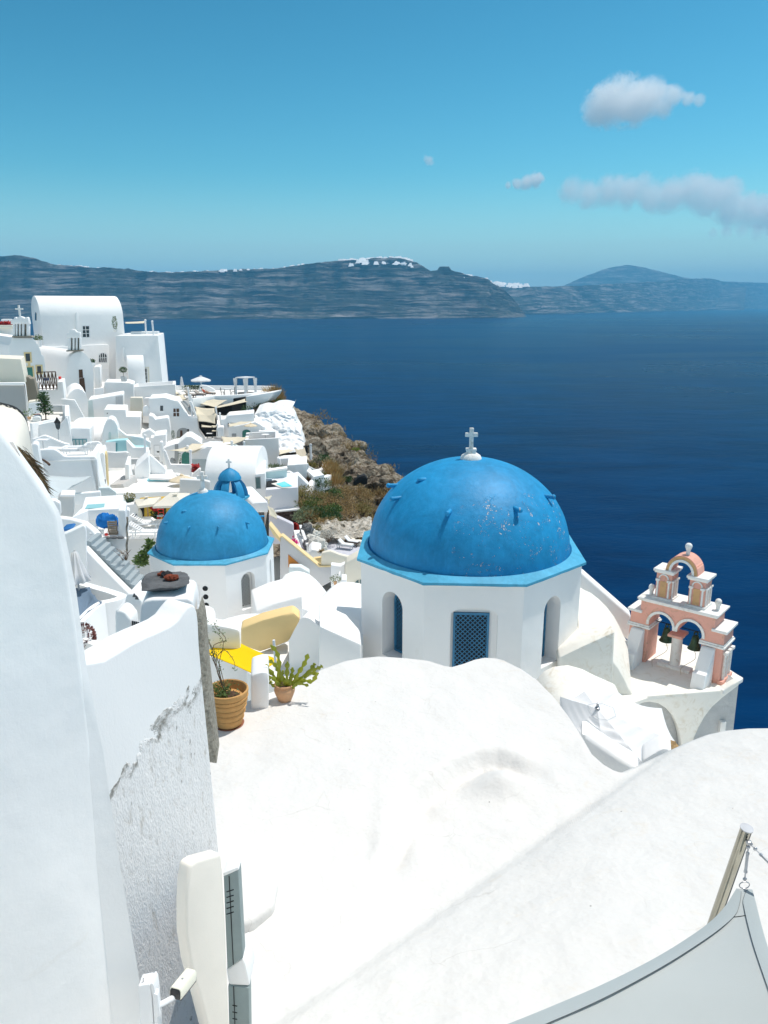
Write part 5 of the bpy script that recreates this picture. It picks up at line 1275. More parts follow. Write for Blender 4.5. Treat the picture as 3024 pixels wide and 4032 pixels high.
def pot_plant(label, c, kind='bush', s=1.0, pot='trim_white', leaf='leaf_dark', ph=.35, pr=.2, cat='potted plant', group='potted plants', n=160, hgt=.9, seed=1, square=False):
 t = thing('potted_plant', label, cat, c, group); c = Vector(c); rnd = random.Random(seed)
 if square: MB().loft([c + Vector((x * pr, y * pr, 0)) for x, y in ((-1, -1), (1, -1), (1, 1), (-1, 1))], [c + Vector((x * pr * 1.15, y * pr * 1.15, ph)) for x, y in ((-1, -1), (1, -1), (1, 1), (-1, 1))]).build('pot', M[pot], t, bevel=.01)
 else: MB().lathe([(0, 0), (pr * .7, 0), (pr * .85, ph * .3), (pr, ph * .9), (pr * 1.06, ph), (pr * .9, ph), (0, ph * .92)], c, 20).build('pot', M[pot], t)
 m = MB(); st = MB(); b = c + Vector((0, 0, ph))
 if kind == 'ball':
  st.tube([b, b + Vector((.02, 0, hgt * .55))], .02, 6); cc = b + Vector((0, 0, hgt * .72)); R_ = hgt * .33
  for _ in range(n):
   d = Vector((rnd.gauss(0, 1), rnd.gauss(0, 1), rnd.gauss(0, 1))).normalized(); m.leaf(cc + Vector((d.x * 1.2, d.y * 1.2, d.z * .85)) * R_ * rnd.uniform(.45, 1), d + Vector((rnd.gauss(0, .5), rnd.gauss(0, .5), .3)), Vector((rnd.gauss(0, 1), rnd.gauss(0, 1), 1)), .15 * s, .08 * s)
 elif kind == 'tall':
  st.tube([b, b + Vector((.03, .02, hgt * .5)), b + Vector((-.02, 0, hgt))], .018, 6, .006)
  for _ in range(n):
   z = rnd.random() ** .8; r = (.12 + .22 * math.sin(math.pi * min(1, z * 1.05))) * hgt * .55 * rnd.uniform(.3, 1); a = rnd.uniform(0, 6.28)
   m.leaf(b + Vector((r * math.cos(a), r * math.sin(a), z * hgt)), Vector((math.cos(a), math.sin(a), rnd.uniform(-.2, .9))), Vector((rnd.gauss(0, 1), rnd.gauss(0, 1), 1)), .17 * s, .07 * s)
 else:
  for _ in range(n):
   a = rnd.uniform(0, 6.28); r = rnd.random() ** .6 * hgt * .55; z = rnd.uniform(-.05, 1) * hgt * (1 - .5 * (r / (hgt * .55)) ** 2)
   m.leaf(b + Vector((r * math.cos(a), r * math.sin(a), z * .8)), Vector((math.cos(a), math.sin(a), rnd.uniform(0, 1.2))), Vector((rnd.gauss(0, 1), rnd.gauss(0, 1), 1)), .16 * s, .075 * s)
 if st.bm.verts: st.build('stem', M['trunk'], t)
 else: st.bm.free()
 m.build('foliage', M[leaf], t, norm=False, smooth=False); return t
def shrub(label, c, rx, rz, leaf, n=900, L=.28, w=.09, seed=1, name='shrub', cat='shrub', group='shrubs on the rocky slope', up=.5, clump=9, twig=True):
 """bush of many small leaves in separate clumps on its own stems"""
 t = thing(name, label, cat, c, group); c = Vector(c); rnd = random.Random(seed); m = MB(); st = MB(); cl = []
 for _ in range(clump):
  a = rnd.uniform(0, 6.28); r = rnd.random() ** .5 * rx * .72; z = rz * (.35 + .5 * rnd.random()) * (1 - .45 * (r / rx) ** 2)
  cl.append((Vector((r * math.cos(a), r * math.sin(a), z)), rnd.uniform(.30, .52) * min(rx, rz * 1.2)))
  st.tube([c + Vector((r * .15 * math.cos(a), r * .15 * math.sin(a), -.1)), c + Vector((r * .6 * math.cos(a), r * .6 * math.sin(a), z * .55)), c + cl[-1][0]], .035, 5, .012)
 for k in range(n):
  p, R_ = cl[k % clump]; d = Vector((rnd.gauss(0, 1), rnd.gauss(0, 1), rnd.gauss(0, 1))).normalized(); q = c + p + Vector((d.x, d.y, d.z * .8)) * R_ * rnd.uniform(.45, 1.05)
  if q.z < c.z - .1: q.z = c.z + rnd.uniform(0, .2)
  m.leaf(q, d + Vector((rnd.gauss(0, .6), rnd.gauss(0, .6), up)), Vector((rnd.gauss(0, 1), rnd.gauss(0, 1), 1)), L * rnd.uniform(.6, 1.3), w * rnd.uniform(.7, 1.3))
 st.build('stem', M['trunk'], t); m.build('foliage', M[leaf], t, norm=False, smooth=False); return t
def grass_tuft(label, c, rx, h, n, leaf='grass_dry', seed=1, ry=None, name='dry_grass', group='dry grass tufts', lean=.5, w=.05):
 t = MB(); rnd = random.Random(seed); c = Vector(c); ry = ry or rx
 for _ in range(n):
  a = rnd.uniform(0, 6.28); r = rnd.random() ** .5; k = (1 - r * r) ** .5; p = c + Vector((r * rx * math.cos(a), r * ry * math.sin(a), h * .55 * k * rnd.random()))
  t.leaf(p, Vector((math.cos(a) * r * lean + rnd.gauss(0, .3), math.sin(a) * r * lean + rnd.gauss(0, .3), 1)), Vector((rnd.gauss(0, 1), rnd.gauss(0, 1), .2)), h * rnd.uniform(.35, .75), w * rnd.uniform(.6, 1.4))
 o = t.build(name, M[leaf], norm=False, smooth=False); tag(o, label, 'dry grass', group); return o
def posts(lst, group='posts of the shade sails', r=.06, mat='paint_white'):
 for lab, a, b in lst:
  m = MB().tube([a, b], r, 10); m.sphere(a, r * 1.35, (1, 1, 1), 2); o = m.build('sail_post', M[mat]); tag(o, lab, 'post', group)
def steps(name, label, A, B, n, width, mat='white', group=None, drop=1.5):
 """flight from the top step's front-left corner A to the lowest step's B; width is the vector across the flight"""
 A, B, width = Vector(A), Vector(B), Vector(width); m = MB(); run = Vector((B.x - A.x, B.y - A.y, 0)) / n; rise = (A.z - B.z) / n
 zb = B.z - drop
 for i in range(n):
  p = A + run * i; z = A.z - rise * i; q = [p, p + run, p + run + width, p + width]
  m.loft([Vector((k.x, k.y, zb)) for k in q], [Vector((k.x, k.y, z)) for k in q])
 bmesh.ops.remove_doubles(m.bm, verts=m.bm.verts, dist=1e-5)
 o = m.build(name, M[mat], smooth=False); tag(o, label, 'stairs', group); return o
def railing(parent, name, a, b, h, mat, n=10, r=.02, cross=False, top=True):
 a, b = Vector(a), Vector(b); m = MB(); up = Vector((0, 0, h))
 for i in range(n + 1):
  p = a.lerp(b, i / n); m.beam(p, p + up, r * 2)
  if cross and i < n: q = a.lerp(b, (i + 1) / n); m.beam(p, q + up, r * 1.6); m.beam(q, p + up, r * 1.6)
 m.beam(a + up, b + up, r * 2.4); m.beam(a + up * .08, b + up * .08, r * 2)
 return m.build(name, M[mat], parent, smooth=False)
# ================================================================ the village, from the far end towards us
W_ = M['white']
# ---- big vaulted house
hs_ops = [dict(px=[zA(*p) for p in ((772, 420), (772, 318), (830, 318), (832, 420))], kind='window', frame=M['paint_white'], fw=.14, bars=(2, 3))]
t, fH = vault('vaulted_house', 'biggest white house with a long barrel vaulted roof at the top of the village', 'house', zA(375, 229), zA(1150, 231), 97, 31, 7.6, 2.5, 13, ops=hs_ops, group=VG)
for p0, p1, nm in (((330, 190), (342, 262), 'end_window'),):
 a = fH.pt(zA(375, 229)); e = Facade(None, None, 31 - 90, o=a); MB().prism(e.pts([zA(330, 265), zA(330, 200), zA(336, 188), zA(343, 200), zA(343, 265)], -.02), e.n * .06).build('window', M['glass'], t)
m = MB(); m.prism(fH.pts([zA(700, 452), zA(700, 210), zA(708, 188), zA(718, 188), zA(727, 210), zA(722, 452)]), fH.n * .35); m.build('chimney', W_, t, bevel=.04)
m = MB(); m.prism(fH.pts([zA(395, 520), zA(395, 512), zA(970, 487), zA(1010, 492), zA(1010, 900), zA(400, 900)]), fH.n * .45); m.build('base_wall', W_, t, bevel=.06)
opening(Facade(None, None, 31, o=fH.o + fH.n * .45), archpx(*zA(924, 570), *zA(994, 655), zA(0, 600)[1]), t, 'window', M['glass'], M['paint_white'], .12, bars=(4, 2))
opening(Facade(None, None, 31, o=fH.o + fH.n * .45), [zA(945, 875), zA(940, 720), zA(1010, 715), zA(1030, 860)], t, 'door', M['white_cool'], None)
# ---- block to its right with an awning
t, f2 = block('house', 'tall flat roofed white house beside the sea right of the biggest vaulted house', 'house', [zA(1085, 980), zA(1078, 410), zA(1120, 406), zA(1474, 404), zA(1516, 845), zA(1530, 980)], 95, 9, 6, group=VG, ops=[dict(px=[zA(1352, 880), zA(1346, 700), zA(1392, 698), zA(1396, 880)], kind='door', mat=M['cream'], frame=None), dict(px=[zA(1353, 850), zA(1350, 715), zA(1370, 714), zA(1373, 850)], kind='window', mat=M['glass'], frame=M['paint_white'], fw=.07, bars=(1, 4), rec=0)])
MB().prism(f2.pts([zA(1150, 640), zA(1148, 516), zA(1160, 514), zA(1166, 640)]), f2.n * .3).build('pilaster', W_, t, bevel=.03)
MB().prism([p + Vector((0, 4, .0)) for p in f2.pts([zA(1120, 406), zA(1120, 380), zA(1385, 378), zA(1385, 406)])], -f2.n * 1.2).build('roof_parapet', W_, t, bevel=.04)
sail_obj('awning', 'cream awning strip on the roof of the tall house by the sea', [zA(1160, 280), zA(1165, 294), zA(1355, 290), zA(1352, 270)], 0, 'sail_cream', .1, Y=[101, 99, 99, 101])
posts([('white post left on the roof of the tall house by the sea', P(zA(1356, 264), 99), P(zA(1362, 400), 99)), ('white post right at the roof corner of the tall house by the sea', P(zA(1420, 275), 97), P(zA(1434, 405), 97))], r=.11)
vault('vaulted_porch', 'small white vaulted porch in front of the tall house by the sea', 'porch', zA(1195, 738), zA(1352, 735), 92.2, 20, 3.0, 1.75, 4.5, group=VG)
terrace('roof_terrace', 'long white terrace box on legs under the tall house by the sea', 'terrace', zA(1248, 885), zA(1634, 862), 88.5, 3, 4.5, .5, .3, 3.4, group=None)
for p in ((1350, 985), (1612, 975)): pass
block('house_wall', 'white wall below the long terrace box by the sea', 'wall', [zA(1330, 1220), zA(1330, 1010), zA(1345, 990), zA(1560, 975), zA(1640, 1000), zA(1700, 1010), zA(1700, 1250)], 87.5, 3, 3)
# ---- chapel with the slim bell gable (front turned right)
cf = [zA(590, 1190), zA(598, 1000), zA(604, 840), zA(616, 740), zA(636, 660), zA(655, 610), zA(680, 578), zA(720, 556), zA(760, 552), zA(800, 575), zA(840, 620), zA(870, 690), zA(876, 760), zA(880, 1000), zA(884, 1190)]
t, fc = block('chapel', 'white vaulted chapel with a dark louvred window under a slim bell gable', 'chapel', cf, 86, 9, 12, group='village chapels', vec=(-9, 8.5, .35), ops=[dict(px=[zA(738, 800), zA(736, 724), zA(770, 722), zA(776, 800)], kind='window', mat=M['dark_wood']), dict(px=[zA(742, 890), zA(740, 805), zA(786, 800), zA(800, 932), zA(770, 915)], kind='door', mat=M['dark_wood'])])
def gable(t, f, px_pillars, ptop, pbot, top_px, cap_px, w=.5):
 for (a, b) in px_pillars:
  g = MB().prism(f.pts([zA(a, pbot), zA(a, ptop), zA(b, ptop), zA(b, pbot)], .1), -f.n * w).build('pillar', W_, t, bevel=.03)
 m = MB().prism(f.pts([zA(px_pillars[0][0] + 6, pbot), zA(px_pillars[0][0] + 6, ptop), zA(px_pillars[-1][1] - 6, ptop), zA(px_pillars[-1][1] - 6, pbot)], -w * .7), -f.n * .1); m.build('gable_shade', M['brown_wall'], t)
 MB().prism(f.pts([zA(*p) for p in top_px], .14), -f.n * (w + .1)).build('gable_top', W_, t, bevel=.05)
 MB().prism(f.pts([zA(*p) for p in cap_px], .2), -f.n * (w + .3)).build('gable_base', M['brown_wall'], t)
gable(t, fc, [(632, 660), (676, 694), (706, 722), (738, 752)], 425, 545, [(624, 428), (624, 378), (644, 376), (650, 355), (672, 346), (700, 352), (716, 372), (746, 376), (748, 428)], [(618, 556), (618, 544), (770, 538), (768, 550)], .55)
# ---- chapel with yellow trimmed openings
cf = [zW(228, 1700), zW(228, 1040), zW(170, 905), zW(170, 780), zW(215, 730), zW(222, 625), zW(310, 640), (zW(640, 640)), zW(650, 675), zW(695, 690), zW(700, 730), zW(750, 800), zW(790, 900), zW(810, 970), zW(850, 985), zW(860, 1050), zW(890, 1290), zW(905, 1700)]
yo = M['ochre_trim']
t, fy = block('chapel', 'white chapel with yellow trimmed door and windows at the left edge', 'chapel', cf, 84, 8, 8, group='village chapels', vec=(-8, 8, .3), ops=[dict(px=[zW(505, 1095), zW(492, 945), zW(580, 942), zW(592, 1092)], kind='window', frame=yo, fw=.15), dict(px=[zW(535, 1430), zW(510, 1212), zW(628, 1207), zW(648, 1430)], kind='door', mat=M['green_door'], frame=yo, fw=.15), dict(px=[zW(727, 1322), zW(716, 1190), zW(796, 1186), zW(806, 1320)], kind='window', frame=yo, fw=.15), dict(px=[zW(545, 1180), zW(538, 1115), zW(585, 1112), zW(592, 1178)], kind='ornament', mat=yo)])
gable(t, fy, [(118, 138), (146, 160), (176, 190), (206, 222), (246, 268)], 295, 412, [(100, 298), (100, 256), (128, 252), (130, 240), (140, 232), (150, 248), (165, 236), (186, 226), (210, 234), (228, 246), (238, 236), (250, 232), (260, 240), (274, 300)], [(112, 424), (112, 410), (286, 408), (306, 424)], .6)
m = MB(); q = fy.pt(zA(187, 226)); m.box(q + Vector((0, 0, .55)), (.16, .16, 1.2)); m.box(q + Vector((0, 0, .75)), (.8, .15, .16)); m.build('cross', M['trim_white'], t)
block('house', 'white block at the left edge beyond the yellow trimmed chapel', 'house', [zW(-400, 700), zW(-400, 460), zW(245, 458), zW(250, 700)], 92, 8, group=VG)
block('planter', 'cream planter box of red flowers behind the yellow trimmed chapel', 'planter', [zW(-60, 460), zW(-60, 395), zW(240, 392), zW(245, 460)], 91, 1.2, mat=M['cream'])
o, _ = block('low_wall', 'short white wall behind the red flowers at the left edge', 'wall', [zW(20, 350), zW(18, 280), zW(215, 280), zW(215, 350)], 94, 2)
m = MB(); rnd = random.Random(5)
for _ in range(260): m.leaf(P(zW(rnd.uniform(-20, 215), rnd.uniform(345, 400)), 91.3 + rnd.random()), Vector((rnd.gauss(0, 1), rnd.gauss(0, 1), .6)), Vector((0, 0, 1)), .3, .16)
o = m.build('flower_bed', M['redflower'], norm=False, smooth=False); tag(o, 'row of red flowers in the cream planter box', 'flowers')
# ---- cream and grey walls at the left edge
t, _ = block('house', 'cream house with grey lower walls at the left edge', 'house', [zW(-300, 1540), zW(-300, 1020), zW(10, 1035), zW(400, 1050), zW(470, 1400), zW(488, 1530)], 72, 5, mat=M['cream'], group=VG, ops=[])
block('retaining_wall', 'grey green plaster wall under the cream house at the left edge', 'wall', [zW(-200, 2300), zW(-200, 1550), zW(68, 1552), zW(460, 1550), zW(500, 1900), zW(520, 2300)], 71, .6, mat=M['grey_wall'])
block('coping', 'white ledge between the cream house and the grey green wall', 'ledge', [zW(-200, 1562), zW(-200, 1512), zW(470, 1506), zW(492, 1540), zW(560, 2120), zW(520, 2060), zW(470, 1562)], 70.6, .5)
block('stone_wall', 'brownish weathered wall with a wavy white top beside the cream house', 'wall', [zW(520, 1900), zW(472, 1420), zW(500, 1395), zW(545, 1392), zW(590, 1430), zW(650, 1425), zW(665, 1450), zW(720, 1700), zW(745, 1880)], 74, 2, mat=M['brown_wall'])
block('low_wall', 'short pale wall below the brownish weathered wall', 'wall', [zW(540, 2250), zW(540, 1880), zW(760, 1850), zW(770, 2250)], 69.5, 1.4, mat=M['cream'])
# ---- terrace with the red-brown lattice rail
t, ft = block('terrace_house', 'white terrace with a red brown lattice railing below the yellow trimmed chapel', 'terrace', [zW(690, 2100), zW(670, 1512), zW(750, 1510), zW(752, 1655), zW(1112, 1645), zW(1108, 1495), zW(1212, 1488), zW(1250, 1830), zW(1260, 2100)], 77, 4, group=None, ops=[dict(px=[zW(706, 1740), zW(704, 1670), zW(725, 1672), zW(735, 1745)], kind='vent', mat=M['dark_wood'])])
railing(t, 'railing', ft.pt(zW(755, 1650), -.1), ft.pt(zW(1112, 1640), -.1), 1.75, 'dark_wood', 5, .035, True)
for k, (x0, x1, y0, y1, mt, lab) in enumerate(((850, 942, 1465, 1512, 'cobalt', 'blue cushion on the terrace behind the lattice railing'), (1062, 1130, 1448, 1482, 'cloth_white', 'white cushion on the wall right of the lattice railing'), (1145, 1190, 1428, 1480, 'red', 'red cushion on the wall right of the lattice railing'))):
 q = P(zW((x0 + x1) / 2, y1), 77.6 + .8 * k); m = MB().box(q + Vector((0, 0, .35)), ((x1 - x0) * .2034 * 79 / 3023, .35, (y1 - y0) * .2034 * 79 / 3023)); o = m.build('cushion', M[mt], bevel=.08); tag(o, lab, 'cushion', 'terrace cushions')
block('vaulted_roof', 'rounded white vault below the chapel with the slim bell gable', 'roof', [zA(590, 1180), zA(604, 1060), zA(622, 990), zA(650, 940), zA(690, 908), zA(730, 900), zA(770, 915), zA(800, 950), zA(818, 1010), zA(824, 1180)], 80, 4, -6, vec=(-1.8, 4, .2), group=VG)
block('garden_wall', 'white wall with a sloping end beside the rounded vault', 'wall', [zA(630, 1195), zA(566, 1000), zA(600, 998), zA(694, 1006), zA(705, 1020), zA(790, 1178), zA(790, 1215)], 75, .5)
t, f = block('house', 'white house with a high sloping parapet and a grey slatted panel', 'house', [zA(822, 1200), zA(826, 1002), zA(880, 998), zA(1140, 952), zA(1150, 960), zA(1150, 1200)], 81, 3.5, group=VG, ops=[dict(px=[zA(1082, 1065), zA(1080, 975), zA(1148, 968), zA(1150, 1065)], kind='shutter', mat=M['grey_metal']), dict(px=[zA(826, 1170), zA(826, 1015), zA(862, 1010), zA(880, 1170)], kind='door', mat=M['sage'])])
block('house_wall', 'white stepped wall in front of the tall house by the sea', 'wall', [zA(970, 1010), zA(972, 850), zA(985, 840), zA(1200, 845), zA(1246, 860), zA(1250, 1160), zA(1000, 1160)], 86, 4, group=None)
block('house', 'white block between the two chapels and the long terrace box', 'house', [zA(878, 900), zA(876, 700), zA(920, 692), zA(934, 700), zA(940, 900)], 88.5, 3)
block('low_wall', 'low white wall with a white gate below the slim bell gable', 'wall', [zA(880, 985), zA(878, 905), zA(966, 890), zA(968, 960)], 85, .4)
t, f = block('house', 'stepped white house front with two dark drain holes', 'house', [zA(968, 1330), zA(970, 1096), zA(1172, 1098), zA(1178, 1162), zA(1310, 1164), zA(1312, 1330)], 76, 4.2, group=VG, ops=[dict(px=quadpx(*zA(1000, 1128), *zA(1007, 1136)), kind='drain_hole', mat=M['dark']), dict(px=quadpx(*zA(1004, 1174), *zA(1011, 1182)), kind='drain_hole', mat=M['dark'])])
block('house_wall', 'cream plastered wall behind the stepped house front', 'wall', [zA(1215, 1170), zA(1215, 985), zA(1330, 985), zA(1340, 1170)], 82, 1, mat=M['cream'])
block('niche_wall', 'small round headed white wall beside the stepped house front', 'wall', archpx(*zA(1332, 1060), *zA(1392, 1160), zA(0, 1088)[1]), 79, .5)
# ---- house front with the arched doorway and three openings
wN = [zN(-40, 1100), zN(-60, 370), zN(60, 365), zN(190, 352), zN(350, 400), zN(420, 410), zN(500, 530), zN(585, 668), zN(735, 672), zN(760, 890), zN(860, 1030), zN(1120, 1030), zN(1140, 1120)]
t, f = block('house', 'white house front with an arched doorway and a stepped sloping parapet', 'house', wN, 79, 4, group=VG, ops=[dict(px=quadpx(*zN(128, 485), *zN(178, 572)), kind='window', mat=M['glass'], frame=M['white_cool'], fw=.06), dict(px=quadpx(*zN(345, 533), *zN(438, 660)), kind='window', mat=M['dark_wood'], frame=M['paint_white'], fw=.06, bars=(2, 2)), dict(px=archpx(*zN(402, 848), *zN(602, 1045), zN(0, 930)[1]), kind='doorway', mat=M['grey_wall']), dict(px=quadpx(*zN(570, 870), *zN(598, 940)), kind='window', mat=M['dark'])])
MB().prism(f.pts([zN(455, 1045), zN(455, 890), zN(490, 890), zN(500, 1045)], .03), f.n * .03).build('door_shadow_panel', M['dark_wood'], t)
block('garden_wall', 'white curved wall end left of the house with the arched doorway', 'wall', [zN(-60, 1160), zN(-60, 640), zN(10, 660), zN(50, 712), zN(240, 680), zN(265, 700), zN(295, 880), zN(300, 1160)], 76.5, 2)
pot_plant('leafy potted plant beside the arched doorway', P(zN(345, 1060), 76), 'tall', .6, 'trim_white', 'leaf_dark', .2, .16, n=150, hgt=.85, seed=3)
pot_plant('low yellowish potted plant right of the arched doorway', P(zN(425, 1078), 76), 'bush', .6, 'trim_white', 'leaf_olive', .15, .15, n=110, hgt=.45, seed=4)
# ---- seaside terrace on top
ter = [P(zN(*p), y) for p, y in (((660, 408), 84), ((850, 372), 83.5), ((1000, 352), 83.5), ((1240, 350), 83.5), ((1400, 340), 83.8), ((1560, 322), 84.5), ((1700, 300), 86), ((1850, 265), 89), ((1930, 240), 92))]
zt_ = sum(p.z for p in ter) / len(ter)
ter = [Pz(zN(*p), zt_) for p in ((640, 412), (760, 388), (850, 374), (1000, 356), (1240, 350), (1400, 342), (1560, 325), (1720, 305), (1850, 285), (1960, 255))]
tt = thing('sea_terrace', 'curved white sun terrace above the dark restaurant opening, facing the sea', 'terrace', ter[4] + Vector((0, 0, -3)))
far_ = [Pz(zN(*p), zt_) for p in ((1990, 238), (1800, 232), (1500, 230), (1040, 228), (760, 222), (560, 226), (360, 228))]
MB().prism(ter + far_, (0, 0, -.45)).build('floor', M['white_floor'], tt, bevel=.08)
wallpath([p + Vector((0, 0, .25)) for p in ter], .35, 1.0).build('front_parapet', W_, tt, bevel=.08)
wallpath([p + Vector((0, 0, .5)) for p in ter[-1:] + far_], .3, .9).build('sea_parapet', W_, tt, bevel=.06)
MB().prism([P(zN(*p), 84.0) for p in ((1530, 560), (1522, 335), (1700, 310), (1900, 275), (1985, 262), (1960, 330), (1880, 420), (1760, 470), (1640, 520))], (.6, 2.5, 0)).build('rounded_flank', W_, tt, bevel=.1)
zT_ = zt_ + .05
parasol_open('white parasol open over the loungers on the sea terrace', Pz(zN(806, 300), zT_), 1.12, 2.0, 'canopy_white', .36, 8, valance=.14)
parasol_closed('white parasol folded shut at the left end of the sea terrace', Pz(zN(490, 262), zT_), 1.75, .19)
o, f = block('wind_wall', 'curved white wind shelter wall behind the loungers on the sea terrace', 'wall', [zN(760, 250), zN(765, 160), zN(800, 148), zN(880, 155), zN(960, 190), zN(1020, 225), zN(1045, 270), zN(1050, 335), zN(960, 335), zN(930, 260), zN(860, 235), zN(830, 260)], 90, .5, bevel=.1)
for k, (x, y, lab, rz) in enumerate(((640, 358, 'taupe padded lounger leftmost on the sea terrace', 2.75), (800, 350, 'taupe padded lounger with the sunbather in red on the sea terrace', 2.85), (960, 336, 'taupe padded lounger nearest the wind shelter wall on the sea terrace', 2.9))):
 lounger(lab, Pz(zN(x + 60, y), zT_), rz, 1.35, .55, 'dark_wood', 'taupe', .7, .13)
# sunbather: one skinned figure lying back
def person_skin(name, label, joints, edges, radii, mat, parts=(), group='people in the village', loc=None):
 """a body grown as one surface from its joints"""
 t = thing(name, label, 'person', loc or joints[0], group); off = Vector(t.location)
 me = bpy.data.meshes.new('body'); me.from_pydata([Vector(j) - off for j in joints], edges, []); o = bpy.data.objects.new('body', me); COL.objects.link(o); o.parent = t; me.materials.append(M[mat])
 s = o.modifiers.new('skin', 'SKIN'); s.use_smooth_shade = True
 for v, r in zip(me.skin_vertices[0].data, radii): v.radius = (r, r)
 me.skin_vertices[0].data[0].use_root = True
 sb = o.modifiers.new('smooth', 'SUBSURF'); sb.levels = 1; sb.render_levels = 2
 return t
def lying():
 b = Pz(zN(800, 345), zT_) + Vector((.45, .1, .42)); rz = 2.85; X = Vector((math.cos(rz), math.sin(rz), 0)); Yv = Vector((-X.y, X.x, 0)); g = lambda x, y, z: b + (X * x + Yv * y + Vector((0, 0, z))) * .66
 J = [g(.1, 0, .1), g(.35, 0, .3), g(.55, 0, .52), g(.63, 0, .66), g(.70, 0, .82), g(.52, .2, .50), g(.3, .34, .32), g(.05, .3, .2), g(.52, -.2, .5), g(.3, -.34, .32), g(.05, -.3, .2), g(-.3, .1, .28), g(-.7, .12, .1), g(-.9, .12, .16), g(-.3, -.1, .12), g(-.75, -.12, .06), g(-.95, -.12, .12)]
 E = [(0, 1), (1, 2), (2, 3), (3, 4), (2, 5), (5, 6), (6, 7), (2, 8), (8, 9), (9, 10), (0, 11), (11, 12), (12, 13), (0, 14), (14, 15), (15, 16)]
 Rr = [k * .66 for k in (.15, .15, .15, .07, .11, .07, .055, .04, .07, .055, .04, .09, .06, .045, .09, .06, .045)]
 t = person_skin('person', 'person in red swimwear lying back on a lounger on the sea terrace', J, E, Rr, 'skin', loc=b)
 m = MB(); m.tube([J[0], J[1], J[2]], .122, 10, .12); m.build('swimsuit', M['cloth_red'], t); m = MB(); m.sphere(J[4] + Vector((0, 0, .035)), .083, (1.2, 1.2, .9), 2); m.build('hair', M['hair'], t)
lying()
hd = thing('hedge', 'dark green hedge along the back of the sea terrace', 'hedge', Pz(zN(660, 250), zT_)); m = MB(); rnd = random.Random(9); a0 = Pz(zN(520, 250), zT_); a1 = Pz(zN(820, 240), zT_)
for _ in range(700): m.leaf(a0.lerp(a1, rnd.random()) + Vector((rnd.gauss(0, .2), rnd.gauss(0, .2), rnd.random() ** .7 * .6)), Vector((rnd.gauss(0, 1), rnd.gauss(0, 1), .6)), Vector((0, 0, 1)), .2, .09)
m.build('foliage', M['leaf_dark'], hd, norm=False, smooth=False)
def cafe_set():
 c = Pz(zN(1230, 330), zT_); k_ = .62; V = lambda x, y, z: c + Vector((x, y, z)) * k_; t = thing('table', 'dark framed cafe table on the sea terrace', 'table', c, 'terrace tables'); MB().box(V(0, 0, 1.25), (1.2 * k_, .8 * k_, .05)).build('table_top', M['paint_white'], t)
 for x in (-.5, .5):
  for y in (-.3, .3): MB().beam(V(x, y, 0), V(x, y, 1.22), .035).build('leg', M['dark'], t)
 proto = None
 for k, (dx, dy, lab) in enumerate(((-.85, -.2, 'dark cafe chair left of the table on the sea terrace'), (.95, .2, 'dark cafe chair right of the table on the sea terrace'))):
  d = V(dx, dy, 0)
  if proto is None:
   ct = thing('chair', lab, 'chair', d, 'cafe chairs on the sea terrace'); V2 = lambda x, y, z: d + Vector((x, y, z)) * k_
   MB().box(V2(0, 0, .75), (.5 * k_, .5 * k_, .05)).build('seat', M['taupe'], ct)
   m = MB(); m.beam(V2(-.25, -.22, .7), V2(-.33, -.22, 1.5), .03); m.beam(V2(-.25, .22, .7), V2(-.33, .22, 1.5), .03)
   for z in (1.0, 1.25, 1.48): m.beam(V2(-.3, -.24, z), V2(-.3, .24, z), .035)
   m.build('backrest', M['dark'], ct)
   for x in (-.23, .23):
    for y in (-.22, .22): MB().beam(V2(x, y, 0), V2(x, y, .75), .03).build('leg', M['dark'], ct)
   proto = ct
  else: q = copy_tree(proto); q.location = d; q.rotation_euler = (0, 0, math.pi); q['label'] = lab
cafe_set()
def daybed():
 c = Pz(zN(1500, 322), zT_ - .1); t = thing('daybed', 'white four post daybed with tied curtains at the corner of the sea terrace', 'daybed', c); h = 1.92
 tl = P(zN(1350, 40), 86)
 cs = [c + Vector((x, y, 0)) for x, y in ((-.95, .15), (.22, -.35), (1.2, .55), (.1, 1.15))]
 top = MB().prism([p + Vector((0, 0, h)) for p in cs], (0, 0, .11)).build('canopy', M['canopy_white'], t, bevel=.02)
 for k, p in enumerate(cs):
  MB().beam(p, p + Vector((0, 0, h)), .09).build('post', M['paint_white'], t)
  MB().lathe([(.19, h - .02), (.16, h * .7), (.11, h * .45), (.09, h * .38), (.12, h * .2), (.14, .03), (0, .03)], p, 16, wob=lambda a, z: .2 * math.cos(7 * a)).build('curtain', M['curtain'], t, ang=60)
 g = sum(cs, Vector()) / 4; MB().prism([g + (p - g) * .85 + Vector((0, 0, .1)) for p in cs], (0, 0, .25)).build('mattress', M['taupe'], t, bevel=.06)
daybed()
# ---- dark restaurant opening under the terrace with cream sails
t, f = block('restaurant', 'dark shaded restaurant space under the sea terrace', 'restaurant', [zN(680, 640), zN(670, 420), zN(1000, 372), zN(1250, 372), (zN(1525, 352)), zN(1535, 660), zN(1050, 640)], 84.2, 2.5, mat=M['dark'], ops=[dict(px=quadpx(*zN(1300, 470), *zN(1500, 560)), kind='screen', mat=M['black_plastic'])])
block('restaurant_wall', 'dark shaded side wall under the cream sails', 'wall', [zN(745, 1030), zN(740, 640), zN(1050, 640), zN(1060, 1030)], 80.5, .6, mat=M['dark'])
sail_obj('shade_sail', 'cream shade sail highest left below the sea terrace', [zN(662, 430), zN(1000, 382), zN(1225, 392), zN(1030, 515)], 0, 'sail_cream', .15, Y=[82.5, 83, 83, 80.5])
sail_obj('shade_sail', 'long cream shade sail right of the middle post below the sea terrace', [zN(1035, 500), zN(1520, 372), zN(1560, 418), zN(1030, 528)], 0, 'sail_cream', .12, Y=[80, 82.8, 81, 79.5])
